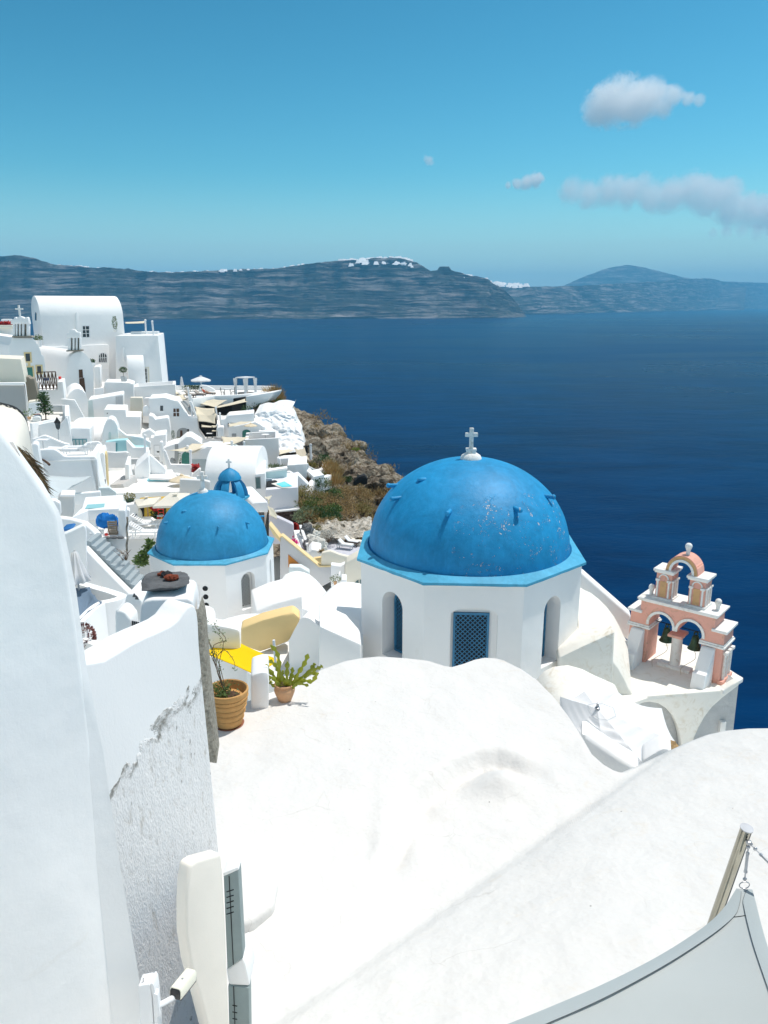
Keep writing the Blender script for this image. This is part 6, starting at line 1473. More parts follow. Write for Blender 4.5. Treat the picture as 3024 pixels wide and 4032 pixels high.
sail_obj('shade_sail', 'big cream shade sail hanging between the two white posts of the restaurant', [zN(688, 500), zN(1015, 528), zN(1055, 632), zN(1030, 785), zN(750, 745), zN(700, 610)], 0, 'sail_cream', .1, Y=[81, 80.2, 79, 78.2, 78.6, 79.5])
sail_obj('shade_sail', 'small cream shade strip low over the restaurant tables', [zN(795, 798), zN(1045, 825), zN(1040, 845), zN(795, 835)], 0, 'sail_cream', .05, Y=[78.4, 78, 77.7, 78])
posts([('tall white post left of the cream restaurant sails', P(zN(582, 195), 81), P(zN(605, 400), 81)), ('white post with a wall light left of the big cream sail', P(zN(622, 318), 79.6), P(zN(650, 660), 79.6)), ('white post at the meeting point of the cream restaurant sails', P(zN(1035, 515), 79.4), P(zN(1062, 720), 79.4)), ('white post standing right of the restaurant steps', P(zN(1100, 612), 78), P(zN(1125, 830), 78)), ('white post at the foot of the restaurant steps', P(zN(1060, 800), 76.5), P(zN(1085, 1010), 76.5))], r=.085)
sail_obj('shade_sail', 'cream awning sheet left of the sea terrace under the long terrace box', [zN(240, 340), zN(560, 290), zN(600, 400), zN(330, 405), zN(230, 375)], 0, 'sail_cream', .1, Y=[84, 87, 83, 82, 83])
sail_obj('shade_sail', 'pale cream awning sheet beside the folded parasol', [zN(370, 205), zN(550, 205), zN(570, 300), zN(375, 300)], 0, 'sail_cream', .1, Y=[93, 93, 88, 88])
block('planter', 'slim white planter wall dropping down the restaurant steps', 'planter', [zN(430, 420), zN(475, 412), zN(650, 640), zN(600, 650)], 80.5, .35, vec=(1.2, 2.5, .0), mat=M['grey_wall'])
block('parapet_wall', 'white sloping parapet between the posts left of the big cream sail', 'wall', [zN(590, 420), zN(640, 415), zN(720, 640), zN(735, 672), zN(700, 672), zN(650, 560)], 79.2, .5)
m = MB(); rnd = random.Random(4)
for k, (x, y, lab) in enumerate(((940, 1000, 'table with a white cloth deepest in the dark restaurant'), (1020, 880, 'pale table on the restaurant steps beside the dark floor'), (1030, 960, 'pale table lowest on the restaurant steps'))):
 c = P(zN(x, y + 18), 77.6 - .6 * k); tb = thing('table', lab, 'table', c, 'restaurant tables'); MB().box(c + Vector((0, 0, .5)), (.6, .45, .04)).build('table_top', M['cloth_white' if k == 0 else 'sail_cream'], tb)
 for x_ in (-.25, .25):
  for y_ in (-.18, .18): MB().beam(c + Vector((x_, y_, 0)), c + Vector((x_, y_, .5)), .04).build('leg', M['dark'], tb)
block('terrace_wall', 'white front wall of the restaurant balcony right of the cream sails', 'wall', [zN(1110, 830), zN(1110, 715), zN(1190, 705), zN(1215, 670), zN(1240, 648), zN(1660, 610), zN(1665, 760), zN(1230, 770), zN(1235, 850), zN(1360, 860), zN(1390, 890), zN(1470, 990), zN(1110, 990)], 77.4, 3)
pot_plant('dark shrub at the right end of the restaurant balcony', P(zN(1540, 600), 80.5), 'bush', .8, 'dark', 'leaf_dark', .1, .2, n=200, hgt=.95, seed=8)
block('stair_wall', 'white stepped wall at the foot of the restaurant steps', 'wall', [zN(1045, 1010), zN(1045, 860), zN(1100, 835), zN(1165, 835), zN(1170, 1010)], 76.2, 1.2)
t, f = block('house', 'grey shaded white house with a round topped green door under cream sails', 'house', [zB(700, 790), zB(712, 640), zB(770, 660), zB(960, 620), zB(1000, 640), zB(1120, 720), zB(1130, 800)], 76.6, 4, group=VG, ops=[dict(px=archpx(*zB(840, 690), *zB(915, 765), zB(0, 718)[1]), kind='door', mat=M['green_door']), dict(px=quadpx(*zB(742, 728), *zB(782, 756)), kind='vent', mat=M['grey_wall'])])
sail_obj('shade_sail', 'pale cream sail above the small cream parasol', [zN(1230, 790), zN(1440, 745), zN(1640, 738), zN(1540, 775), zN(1240, 835)], 0, 'sail_cream', .1, Y=[75, 76, 76.5, 75.4, 74.4])
parasol_open('small cream parasol over the terrace by the green arched door', P(zB(922, 752), 73.5), .68, 1.25, 'canopy_cream', .36, 8)
block('house', 'small white block with a bowl on its roof beside the whitewashed rock', 'house', [zB(985, 780), zB(990, 706), zB(1118, 704), zB(1122, 780)], 75.8, 2, group=VG)
m = MB().lathe([(.06, 0), (.15, .08), (.21, .25), (.19, .42), (.15, .46), (0, .44)], P(zB(1042, 704), 76.6), 14); o = m.build('jar', M['white']); tag(o, 'white jar on the small block beside the whitewashed rock', 'jar')
terrace('house', 'tall white block with a walled roof terrace below the small cream parasol', 'house', zB(862, 786), zB(1176, 770), 70.5, 2, 4.2, .55, .28, 8.5, floor=M['stone_paving'], group=VG)
c = P(zB(1055, 772), 73.6); tb = thing('table', 'round white table on the walled roof terrace', 'table', c, 'terrace tables'); MB().lathe([(0, .36), (.38, .36), (.38, .39), (0, .39)], c, 24).build('table_top', M['cloth_white'], tb); MB().tube([c, c + Vector((0, 0, .36))], .04, 8).build('leg', M['grey_metal'], tb)
# ---- cream sails and the terraced flats in the middle
sail_obj('shade_sail', 'wide cream sail right in the middle of the village, tip pointing right', [zB(640, 755), zB(800, 758), zB(912, 758), zB(830, 800), zB(750, 832), zB(650, 830)], 0, 'sail_cream', .15, Y=[71, 71, 70, 68, 67, 68])
sail_obj('shade_sail', 'long cream sail with a thin left tip over the green arched doorway', [zS(1090, 512), zS(1330, 470), zS(1480, 400), zS(1900, 395), zS(1760, 440), zS(1500, 520), zS(1300, 535)], 0, 'sail_cream', .12, Y=[66, 67, 68.5, 69.5, 67.5, 65.5, 65.5])
sail_obj('shade_sail', 'cream triangle sail over the turquoise pool terrace', [zS(75, 365), zS(240, 300), zS(300, 255), zS(640, 288), zS(420, 330), zS(250, 365)], 0, 'sail_cream', .12, Y=[64, 66, 68, 67, 64, 63.5])
t, f = block('house', 'white terraced flat with a green arched doorway and an open walled yard', 'house', [zS(1000, 760), zS(990, 500), zS(1060, 455), zS(1200, 405), zS(1250, 400), zS(1380, 290), zS(1455, 285), zS(1640, 400), zS(1640, 760)], 69, 3, group=VG, ops=[dict(px=archpx(*zS(1310, 530), *zS(1450, 735), zS(0, 610)[1]), kind='door', mat=M['green_door']), dict(px=[zS(1190, 740), zS(1200, 410), zS(1250, 402), zS(1262, 560), zS(1240, 740)], kind='recess', mat=M['grey_wall'])])
pot_plant('slim potted bush in the yard by the green arched doorway', P(zS(1285, 735), 66), 'tall', .6, 'dark', 'leaf_mid', .15, .1, n=110, hgt=.8, seed=12)
c = P(zS(1150, 738), 66); m = MB().prism([P(zS(*p), 66) for p in ((1112, 740), (1112, 660), (1130, 640), (1165, 655), (1190, 690), (1192, 740))], (0, .5, 0)); o = m.build('chair', M['grey_wall'], bevel=.06); tag(o, 'grey armchair in the yard by the green arched doorway', 'chair')
block('terrace_wall', 'white yard wall with a slanting left end in front of the green arched doorway', 'wall', [zS(1085, 900), zS(1000, 520), zS(1025, 505), zS(1050, 530), zS(1130, 742), zS(1455, 745), zS(1470, 930), zS(1220, 900)], 64.5, .4)
posts([('tall white post beside the yard of the green arched doorway', P(zS(1450, 520), 65), P(zS(1462, 940), 64.5)), ('white post carrying the wide cream sail in the middle of the village', P(zS(1400, 450), 67), P(zS(1400, 540), 67))], r=.11)
t, f = block('house', 'pale grey green house wall with a glass balustrade right of the long cream sail', 'house', [zB(362, 1090), zB(362, 920), zB(440, 880), zB(510, 858), zB(520, 852), zB(755, 856), zB(766, 1060), zB(760, 1090)], 66.5, 3, mat=M['white_cool'], group=VG, ops=[dict(px=quadpx(*zB(640, 890), *zB(722, 1030)), kind='door', mat=M['white_cool'], frame=M['paint_white'], fw=.05), dict(px=quadpx(*zB(365, 968), *zB(505, 1075)), kind='balustrade', mat=M['glass_pale'] if 'glass_pale' in M else M['sage']), dict(px=quadpx(*zB(718, 888), *zB(724, 970)), kind='pipe', mat=M['dark_wood'])])
block('coping', 'white coping along the top of the pale grey green house', 'ledge', [zB(505, 870), zB(505, 852), zB(764, 850), zB(766, 868)], 66.2, .8)
posts([('white post at the corner of the pale grey green house', P(zB(740, 805), 65.5), P(zB(745, 1025), 65.5)), ('thin white post behind the two dark figures', P(zB(855, 810), 68), P(zB(862, 930), 68))], r=.09)
pot_plant('grey green bush growing by the pale grey green house', P(zB(560, 1025), 64.8), 'ball', .7, 'trim_white', 'leaf_mid', .06, .1, n=190, hgt=.7, seed=14)
m = MB(); rnd = random.Random(21); q0 = P(zB(372, 1090), 62);
for _ in range(420): m.leaf(P(zB(rnd.uniform(372, 436), rnd.uniform(1022, 1092)), 61.5 + rnd.random()), Vector((rnd.gauss(0, 1), rnd.gauss(0, 1), .5)), Vector((0, 0, 1)), .22, .12)
o = m.build('flower_bush', M['redflower'], norm=False, smooth=False); tag(o, 'red flowering bush beside the tall white yard post', 'bush')
block('stair_wall', 'white slanting wall with the red flowering bush on top', 'wall', [zB(370, 1140), zB(375, 1108), zB(440, 1052), zB(452, 1060), zB(450, 1140)], 61, .5)
block('parapet_wall', 'sloping white parapet right of the pale grey green house', 'wall', [zB(750, 930), zB(745, 822), zB(790, 840), zB(880, 900), zB(900, 915), zB(900, 960)], 67.3, .4, mat=M['sage'])
block('low_wall', 'short white wall below the two dark figures', 'wall', [zB(765, 1040), zB(770, 945), zB(890, 950), zB(935, 915), zB(945, 925), (zB(945, 960)), zB(920, 1020), zB(920, 1040)], 64.8, .5)
def figure(lab, c, hgt, top, low, skin, rz=0, seated=False, hatc=None):
 c = Vector(c); s = hgt / 1.75; cz, sz = math.cos(rz), math.sin(rz); g = lambda x, y, z: c + Vector((x * cz - y * sz, x * sz + y * cz, z)) * s
 hip = .95 if not seated else .50
 J = [g(0, 0, hip), g(0, 0, hip + .28), g(0, 0, hip + .50), g(0, -.01, hip + .60), g(0, -.02, hip + .74), g(.2, 0, hip + .47), g(.25, -.05, hip + .2), g(.24, -.16, hip + .02), g(-.2, 0, hip + .47), g(-.25, -.05, hip + .2), g(-.24, -.16, hip + .02)]
 J += [g(.1, 0, .5), g(.1, .02, .08), g(.1, -.1, .04), g(-.1, 0, .5), g(-.1, .02, .08), g(-.1, -.1, .04)] if not seated else [g(.12, -.42, .5), g(.12, -.45, .08), g(.12, -.58, .04), g(-.12, -.42, .5), g(-.12, -.45, .08), g(-.12, -.58, .04)]
 E = [(0, 1), (1, 2), (2, 3), (3, 4), (2, 5), (5, 6), (6, 7), (2, 8), (8, 9), (9, 10), (0, 11), (11, 12), (12, 13), (0, 14), (14, 15), (15, 16)]
 Rr = [k * s for k in (.14, .13, .15, .06, .105, .075, .055, .04, .075, .055, .04, .085, .055, .05, .085, .055, .05)]
 t = person_skin('person', lab, J, E, Rr, skin, loc=c)
 m = MB(); m.tube([J[0] - Vector((0, 0, .02)), J[1], J[2], J[2] + Vector((0, 0, .06 * s))], .175 * s, 14, .16 * s); m.tube([J[2], J[5], J[6]], .085 * s, 8, .075 * s); m.tube([J[2], J[8], J[9]], .085 * s, 8, .075 * s); m.build('shirt', M[top], t)
 m = MB(); m.tube([J[0] + Vector((0, 0, .04)), J[11], J[12]], .115 * s, 8, .08 * s); m.tube([J[0] + Vector((0, 0, .04)), J[14], J[15]], .115 * s, 8, .08 * s); m.build('trousers', M[low], t)
 m = MB(); m.sphere(J[4] + Vector((0, .03 * s, .045 * s)), .12 * s, (1, 1, .95), 2); m.build('hair', M[hatc or 'hair'], t); return t
p = P(zT(322, 590), 62.5); figure('standing person with dark hair in a white shirt behind the white chapel roof', p + Vector((0, 0, -.42)), 1.28, 'cloth_white', 'cloth_white', 'skin', .4)
p = P(zT(425, 395), 66); figure('seated person in black facing away near the thin white post', p + Vector((0, 0, -.5)), 1.2, 'cloth_black', 'cloth_black', 'skin_dark', 3.0, True)
p = P(zT(487, 385), 66.6); figure('smaller seated person in dark clothes right of the thin white post', p + Vector((0, 0, -.45)), 1.0, 'cloth_black', 'cloth_black', 'skin', 3.2, True)
m = MB().box(P(zT(430, 400), 65.3), (.9, .5, .05));
o = m.build('table_board', M['cloth_white'], bevel=.02); tag(o, 'white table top in front of the seated person in black', 'table')
m = MB().prism([P(zT(*p), 63) for p in ((412, 560), (412, 515), (560, 505), (570, 545), (560, 560))], (0, .8, 0)); o = m.build('sofa', M['sail_cream'], bevel=.06); tag(o, 'pale yellow sofa right of the person in white', 'sofa')
pot_plant('bright green plant left of the person in white', P(zT(245, 590), 62), 'bush', .6, 'trim_white', 'leaf_mid', .1, .1, n=90, hgt=.32, seed=15)
# ---- long white chapel roof below with the blue open lantern in front
t, f = vault('vaulted_house', 'long white barrel vaulted house behind the blue ribbed lantern', 'house', zD(488, 470), zD(965, 478), 56, 0, 6.5, 2.1, 7, group=VG)
t, f = block('house', 'narrow white house with a dark shuttered window beside the plunge pool', 'house', [zT(650, 1100), zT(640, 700), zT(805, 675), zT(815, 960), zT(820, 1100)], 55.5, 5, 0, group=VG, ops=[dict(px=[zT(664, 925), zT(652, 748), zT(718, 742), zT(728, 918)], kind='shutter', mat=M['shutter'] if 'shutter' in M else M['glass'], frame=M['grey_wall'], fw=.05)])
# ---- plants round the upper houses
pot_plant('tall leafy plant in a pot on the ledge of the biggest vaulted house', P(zA(1078, 372), 94.5), 'tall', .9, 'trim_white', 'leaf_mid', .3, .25, n=420, hgt=1.5, seed=101)
pot_plant('leafy pot plant by the left end of the biggest vaulted house', P(zA(368, 512), 88), 'bush', .9, 'white', 'leaf_mid', .75, .32, n=300, hgt=.75, seed=102)
pot_plant('small dark plant in a white bowl on the wall right of the louvred window', P(zA(865, 690), 87.5), 'bush', .8, 'white', 'leaf_dark', .38, .32, n=300, hgt=.5, seed=103)
pot_plant('clipped ball tree in a grey pot on the stepped wall by the porch', P(zA(1158, 834), 85.5), 'ball', .8, 'grey_light', 'leaf_dark', .55, .24, n=500, hgt=1.0, seed=104, square=True)
# ================================================================ middle and left of the village
WC = M['white_cool']
# ---- barrel vaulted house with a glazed porch
vault('vaulted_house', 'white barrel vaulted house with a bright roof behind the glazed porch', 'house', zU(296, 770), zU(842, 766), 66, 4, 6.0, 1.55, 5, group=VG)
t, f = block('house_wall', 'rounded white end wall with a slim niche beside the bright barrel roof', 'wall', [zU(826, 1010), zU(830, 770), zU(846, 620), zU(872, 520), zU(905, 450), zU(945, 415), zU(985, 410), zU(1040, 440), zU(1090, 540), zU(1110, 700), zU(1110, 1010)], 64.6, 2.2, group=None, ops=[dict(px=archpx(*zU(945, 622), *zU(984, 742), zU(0, 660)[1]), kind='niche', mat=M['sage'])])
t, f = block('porch', 'square white porch with teal framed glass doors', 'porch', [zU(328, 870), zU(316, 590), zU(345, 560), zU(620, 566), zU(636, 575), zU(645, 870)], 63, 2.6, 6, mat=WC, ops=[dict(px=quadpx(*zU(362, 750), *zU(578, 856)), kind='glass_door', mat=M['glass_pale'], frame=M['teal_frame'], fw=.06, bars=(4, 1), barmat=M['teal_frame']), dict(px=quadpx(*zU(532, 784), *zU(578, 800)), kind='sign_plate', mat=M['dark'])])
block('low_wall', 'grey inner wall of the yard right of the glazed porch', 'wall', [zU(430, 940), zU(580, 800), zU(770, 780), zU(830, 820), zU(780, 940)], 61.5, .35)
# ---- courtyard with a tree
zc = P(zX(800, 450), 62).z
th = thing('courtyard', 'small walled courtyard with a young tree at the left', 'courtyard', P(zX(800, 460), 62) + Vector((0, 0, -3)))
fl = [Pz(zX(*p), zc) for p in ((500, 515), (700, 475), (900, 432), (1060, 385), (1090, 372), (1040, 285), (820, 285), (640, 320), (470, 360))]
MB().prism(fl, (0, 0, -4)).build('floor', M['warm_cream'], th)
wallpath([p + Vector((0, 0, .15)) for p in spline(fl[:5], 3)], .25, 4).build('front_wall', W_, th, bevel=.05)
MB().prism([P(zX(*p), 66) for p in ((815, 300), (815, 190), (1042, 192), (1042, 300))], (0, .5, 0)).build('back_wall', M['grey_light'], th, bevel=.04)
wallpath([P(zX(1045, 190), 66), P(zX(1092, 186), 64.5), P(zX(1092, 365), 62.2)], .35, 3).build('side_wall', W_, th, bevel=.06)
MB().prism([P(zX(*p), 68) for p in ((455, 380), (462, 160), (640, 140), (645, 340))], (0, .4, 0)).build('side_wall', WC, th, bevel=.04)
def tree(label, c, h, r, leaf, n, seed, trunk=.09, L=.3, low=.3):
 t = thing('tree', label, 'tree', c, 'village trees'); c = Vector(c); rnd = random.Random(seed); st = MB(); m = MB()
 st.tube([c, c + Vector((.05, 0, h * .25)), c + Vector((-.04, .03, h * .5)), c + Vector((.03, 0, h * .9))], trunk, 8, .02); cl = []
 for k in range(13):
  a = k * 2.4; z = h * (low + .62 * k / 12); rr = r * (1 - .72 * (k / 12) ** 1.4) * rnd.uniform(.45, .85); p = c + Vector((rr * math.cos(a), rr * math.sin(a), z)); cl.append((p, r * rnd.uniform(.26, .42)))
  st.tube([c + Vector((0, 0, z - h * .15)), c + Vector((rr * .5 * math.cos(a), rr * .5 * math.sin(a), z - h * .05)), p], .03, 5, .008)
 st.build('trunk', M['trunk'], t)
 for k in range(n):
  p, R_ = cl[k % 13]; d = Vector((rnd.gauss(0, 1), rnd.gauss(0, 1), rnd.gauss(0, 1))).normalized()
  m.leaf(p + d * R_ * rnd.uniform(.3, 1.1), d + Vector((rnd.gauss(0, .6), rnd.gauss(0, .6), .3)), Vector((rnd.gauss(0, 1), rnd.gauss(0, 1), 1)), L * rnd.uniform(.6, 1.2), L * .3)
 m.build('crown', M[leaf], t, norm=False, smooth=False); return t
tree('young dark green tree growing in the walled courtyard', P(zX(750, 435), 62.6), 2.25, .68, 'leaf_dark', 1000, 31, .05, .24)
m = MB().lathe([(0, .01), (.42, .01), (.42, .06), (0, .08)], P(zX(750, 438), 62.6), 18); o = m.build('planting_hole', M['soil']); tag(o, 'round patch of brown soil at the foot of the courtyard tree', 'soil')
block('covered_car', 'rounded white covered box beside the courtyard tree', 'box', [zX(545, 485), zX(520, 410), zX(560, 375), zX(640, 372), zX(668, 400), zX(665, 480)], 61.6, 1.4, bevel=.12)
o, _ = block('roof_tile', 'red edged slab behind the white covered box in the courtyard', 'slab', [zX(540, 352), zX(545, 342), zX(650, 338), zX(655, 352)], 64.5, .5, mat=M['lava_red'])
pot_plant('spiky green plant at the wall left of the courtyard', P(zX(480, 420), 60.5), 'bush', 1.0, 'terracotta', 'leaf_mid', .2, .15, n=70, hgt=.8, seed=33)
def street_lamp():
 b = P(zX(958, 770), 59); t = thing('street_lamp', 'dark lantern on a thin post below the courtyard', 'street lamp', b); top = P(zX(950, 590), 59)
 MB().tube([b, top], .035, 8).build('post', M['grey_metal'], t)
 m = MB(); m.lathe([(.04, 0), (.16, .12), (.24, .55), (.20, .60), (0, .60)], top, 6); m.build('lantern', M['glass'], t, smooth=False)
 m = MB(); m.lathe([(.28, .58), (.12, .78), (.05, .95), (0, .98)], top, 6); m.build('lantern_cap', M['dark'], t, smooth=False)
street_lamp()
block('garden_wall', 'white gabled garden wall below the street lantern', 'wall', [zX(515, 900), zX(518, 745), zX(640, 712), zX(700, 688), zX(740, 684), zX(800, 705), zX(950, 770), zX(1050, 810), zX(1135, 826), zX(1140, 900)], 57, .5, bevel=.09)
block('retaining_wall', 'grey shaded retaining wall under the courtyard', 'wall', [zX(505, 790), zX(505, 535), zX(700, 492), zX(905, 445), zX(960, 560), zX(960, 790)], 60.5, .4)
block('retaining_wall', 'white slanting retaining wall right of the street lantern', 'wall', [zX(965, 850), zX(960, 540), zX(1070, 400), zX(1100, 385), zX(1130, 540), zX(1190, 870)], 60, .5)
# ---- cream house with the cable at the left edge
t = thing('house', 'cream rounded house wall with a black cable along its edge at the left', 'house', P((60, 2000), 22), VG)
ol = spline([P(p, 26) for p in ((-320, 1572), (-60, 1584), (-20, 1586), (20, 1594), (60, 1606), (88, 1628), (106, 1660), (115, 1700), (122, 1760), (128, 1830), (133, 1960), (140, 2150), (143, 2300))], 4); rows = []
for k in range(11):
 s_ = k / 10; rows.append([p * (1 - .24 * s_) + Vector((0, 0, .24 * s_ * p.z - 1.1 * (1 - math.sqrt(max(0, 1 - (s_ * .97) ** 2))))) + Vector((-.55 * s_ ** 2, 0, 0)) for p in ol])
m = MB(); m.grid([[p + Vector((0, .3, -3)) for p in ol]] + rows); m.build('wall', M['cream_lit'], t, ang=70)
m = MB(); pts = [p * .985 + Vector((-.03, 0, .015 * p.z * -1 - .02)) for p in ol[4:44]]
m.tube(pts, .03, 6); m.build('cable', M['cable'], t); m = MB(); m.tube([p + Vector((-.05, 0, -.03 + .03 * math.sin(i * 1.7))) for i, p in enumerate(pts[:26])], .022, 6); m.build('cable', M['cable'], t)
block('pillar', 'white stub pillar right of the black cable', 'wall', [zX(520, 1900), zX(512, 850), zX(540, 815), zX(600, 818), zX(622, 850), zX(640, 1000), zX(720, 1400), zX(700, 1900)], 44, 1.2, bevel=.1)
# thatch hanging over the left wall
t = thing('thatch', 'dry brown palm thatch hanging over the sloping left wall', 'thatch', P((110, 1960), 5.6)); rnd = random.Random(6)
for nm, n, sp in (('frond', 420, .85), ('loose_blade', 26, 1.5)):
 m = MB()
 for _ in range(n):
  s = rnd.random() ** .8; u = 50 + 105 * s; v = 1752 + 150 * s; th_ = 34 * math.sin(math.pi * min(1, s * .9 + .1)) * rnd.random() * sp
  a = P((u + th_ * .75, v - th_ * .55), 5.55 + rnd.random() * .3); k = rnd.uniform(.06, .17)
  d = Vector((.62 + rnd.gauss(0, .12 * sp), rnd.gauss(0, .2), -.75 + rnd.gauss(0, .15 * sp))); m.leaf(a, d, Vector((rnd.gauss(0, 1), -1, rnd.gauss(0, .4))), k, .007)
 m.build(nm, M['thatch' if nm == 'frond' else 'dark_wood'], t, norm=False, smooth=False)
# ---- big walled terrace house, shaded front
t = thing('terrace_house', 'big shaded white house front with a walled sun terrace on top at the left', 'house', P(zX(1100, 1800), 46), VG)
f = Facade(zX(1040, 1022), 46, 14)
tp = [zX(630, 920), zX(760, 905), zX(880, 905), zX(940, 935), zX(1045, 1020), zX(1100, 1028), zX(1548, 1022)]
q = f.pts([zX(640, 1500)] + tp + [zX(1590, 1085), zX(1640, 1780), zX(1600, 2000), zX(800, 2000)])
bk = -f.n; MB().prism(q, bk * .4).build('front_wall', WC, t, bevel=.07, seg=3)
br = f.pt(zX(1548, 1022)); MB().prism([br, br + bk * 4.6, br + bk * 4.6 + f.x * .8 + Vector((0, 0, -8)), br + f.x * .75 + Vector((0, 0, -8))], -f.x * .35).build('side_wall', W_, t, bevel=.06)
fb = f.pt(zX(1100, 1028)); zd = Vector((0, 0, -.45)); MB().prism([fb - f.x * 6 + bk * .4 + zd, br - f.x * .3 + bk * .4 + zd, br - f.x * .3 + bk * 4.6 + zd, fb - f.x * 6 + bk * 4.6 + zd], (0, 0, -1)).build('terrace_floor', M['white_floor'], t)
m = MB().prism(f.pts([zX(800, 1102), zX(800, 1094), zX(1555, 1070), zX(1558, 1090)]), f.n * .06); m.build('string_course', W_, t, bevel=.02)
lounger('low white lounger behind the parapet of the big shaded terrace house', P(zX(1040, 1000), 47.8), .1, 1.5, .55, 'paint_white', 'cloth_white', .5, .1)
lounger('second white lounger right of the curved parapet on the big shaded terrace house', P(zX(1130, 960), 49.0), .15, 1.5, .55, 'paint_white', 'cloth_white', .5, .1)
block('bench', 'long white built bench at the back of the big terrace house', 'bench', [zX(770, 915), zX(770, 892), zX(995, 900), zX(1060, 870), zX(1290, 905), zX(1290, 925), zX(990, 930)], 50.4, .8, bevel=.05)
c = P(zX(712, 905), 49.5); tb = thing('table', 'small pale table behind the left end of the curved parapet', 'table', c); MB().box(c + Vector((0, 0, .62)), (.75, .6, .05)).build('table_top', M['cloth_white'], tb); MB().tube([c, c + Vector((0, 0, .6))], .04, 8).build('leg', M['grey_metal'], tb)
m = MB().tube([P(zX(648, 1058), 45.8), P(zX(720, 1090), 45.5), P(zX(775, 1130), 45.2), P(zX(806, 1160), 45.0)], .055, 8, .075); o = m.build('drain_spout', M['dark_wood']); tag(o, 'dark curved spout sticking out of the shaded terrace house', 'spout')
sail_obj('shade_sail', 'pale grey sail spread before the shaded terrace house', [zX(600, 1500), zX(800, 1338), zX(1490, 1345), zX(1180, 1500), zX(1000, 1640), zX(915, 1748), zX(810, 1722)], 0, 'sail_pale', .25, Y=[38, 44.5, 45, 41, 38, 36, 35.5], bow=.04)
posts([('thin white post at the left corner of the pale grey sail', P(zX(728, 1300), 44.8), P(zX(740, 1400), 44.8))], r=.05)
block('yard_wall', 'shaded white wall right of the pale grey sail', 'wall', [zX(1210, 1820), zX(1200, 1640), zX(1640, 1600), zX(1660, 1780), zX(1640, 1830)], 43.5, .4, mat=WC)
block('bench', 'white bench and grey locker under the pale grey sail', 'bench', [zX(940, 1990), zX(935, 1720), zX(985, 1660), zX(1205, 1665), zX(1210, 1810), zX(1190, 2020)], 37.2, 1.0, mat=M['grey_light'], bevel=.04)
block('slab', 'thin white slab on top of the grey locker under the pale grey sail', 'slab', [zX(975, 1688), zX(985, 1655), zX(1215, 1655), zX(1218, 1690)], 37.0, 1.1, bevel=.03)
block('low_wall', 'white wall end left of the grey locker', 'wall', [zX(800, 1990), zX(815, 1735), zX(900, 1745), zX(985, 1790), zX(1000, 1995)], 34.5, .5, bevel=.08)
# ---- raised plunge pool at the left
t, f = block('plunge_pool', 'raised white plunge pool with pale water left of the blue tarpaulin', 'pool', [zE(278, 355), zE(282, 262), zE(660, 240), zE(676, 335)], 37.5, 3.0, bevel=.05, mat=WC, ops=[])
zp = f.pt(zE(400, 255)).z; m = MB().prism([Pz(zE(*p), zp + .03) for p in ((318, 243), (342, 205), (576, 190), (572, 226))], (0, 0, -.02)); o = m.build('water', M['pool_water']); tag(o, 'pale turquoise water in the raised plunge pool', 'water', kind='structure')
steps('steps', 'two white steps left of the raised plunge pool', P(zE(285, 245), 37.6), P(zE(200, 330), 36.2), 3, (.3, 1.2, 0), 'white_cool')
# ---- tarpaulin, crates and the rubble wall
def tarp():
 c = P(zV(250, 765), 33.5); m = MB(); m.sphere(c + Vector((0.06, .3, .28)), .40, (1.35, .7, .85), 5)
 for v in m.bm.verts:
  d = v.co - c; v.co += d.normalized() * (.22 * noise.noise(d * 3.4) + .16 * (abs(noise.noise(d * 5.5)) - .2) + .09 * (abs(noise.noise(d * 12)) - .2)); v.co.z = max(v.co.z, c.z - .02)
  if False: pass
  if d.x > .9: v.co.z *= 1
 o = m.build('tarpaulin', M['tarp'], ang=30); tag(o, 'crumpled bright blue tarpaulin covering a heap beside the stacked crates', 'tarpaulin')
tarp()
cb = P(zV(400, 868), 32.6)
for k in range(7):
 c = cb + Vector((.012 * math.sin(k * 2.1), .012 * math.cos(k), .01 + .098 * k)); S_ = .37; t = thing('crate', ['lowest slatted wooden crate in the tall stack', 'second crate from the bottom of the tall stack', 'third crate from the bottom of the tall stack', 'middle crate of the tall wooden stack', 'third crate from the top of the tall stack', 'second crate from the top of the tall stack', 'topmost wooden crate of the tall stack, holding a blue cloth'][k], 'crate', c, 'stacked wooden crates')
 m = MB()
 for y in (-.24, .24): m.box(c + Vector((0, y * S_, .070)), (1.0 * S_, .012, .026)); m.box(c + Vector((0, y * S_, .022)), (1.0 * S_, .012, .02))
 for x in (-.49, .49): m.box(c + Vector((x * S_, 0, .045)), (.012, .5 * S_, .07))
 m.build('slats', M['pale_wood'], t)
 MB().box(c + Vector((0, 0, .008)), (.98 * S_, .48 * S_, .012)).build('base', M['wood'], t)
 if k == 6:
  o = MB().box(c + Vector((0, 0, .095)), (.9 * S_, .42 * S_, .03)).build('cloth', M['cobalt'], bevel=.02); tag(o, 'folded blue cloth lying on the topmost crate', 'cloth')
m = MB().lathe([(0, 0), (.06, 0), (.08, .14), (.075, .14), (.055, .01), (0, .01)], P(zV(288, 882), 32.4), 18); o = m.build('bucket', M['red']); tag(o, 'red bucket on the ground left of the crates', 'bucket')
m = MB().lathe([(0, 0), (.055, 0), (.06, .17), (0, .17)], P(zV(315, 862), 32.9), 14); o = m.build('can', M['grey_metal']); tag(o, 'grey blue can behind the red bucket', 'can')
block('wall_pillar', 'tall white wall end right of the stacked crates', 'wall', [zV(486, 885), zV(475, 470), zV(490, 452), zV(570, 448), zV(596, 470), zV(610, 900)], 32.2, 1.6, bevel=.06)
block('terrace_wall', 'white wall carrying three flat stones below the stacked crates', 'wall', [zV(230, 1130), zV(220, 905), zV(400, 912), zV(600, 905), zV(612, 940), zV(612, 1120)], 32.0, 2.2, bevel=.05)
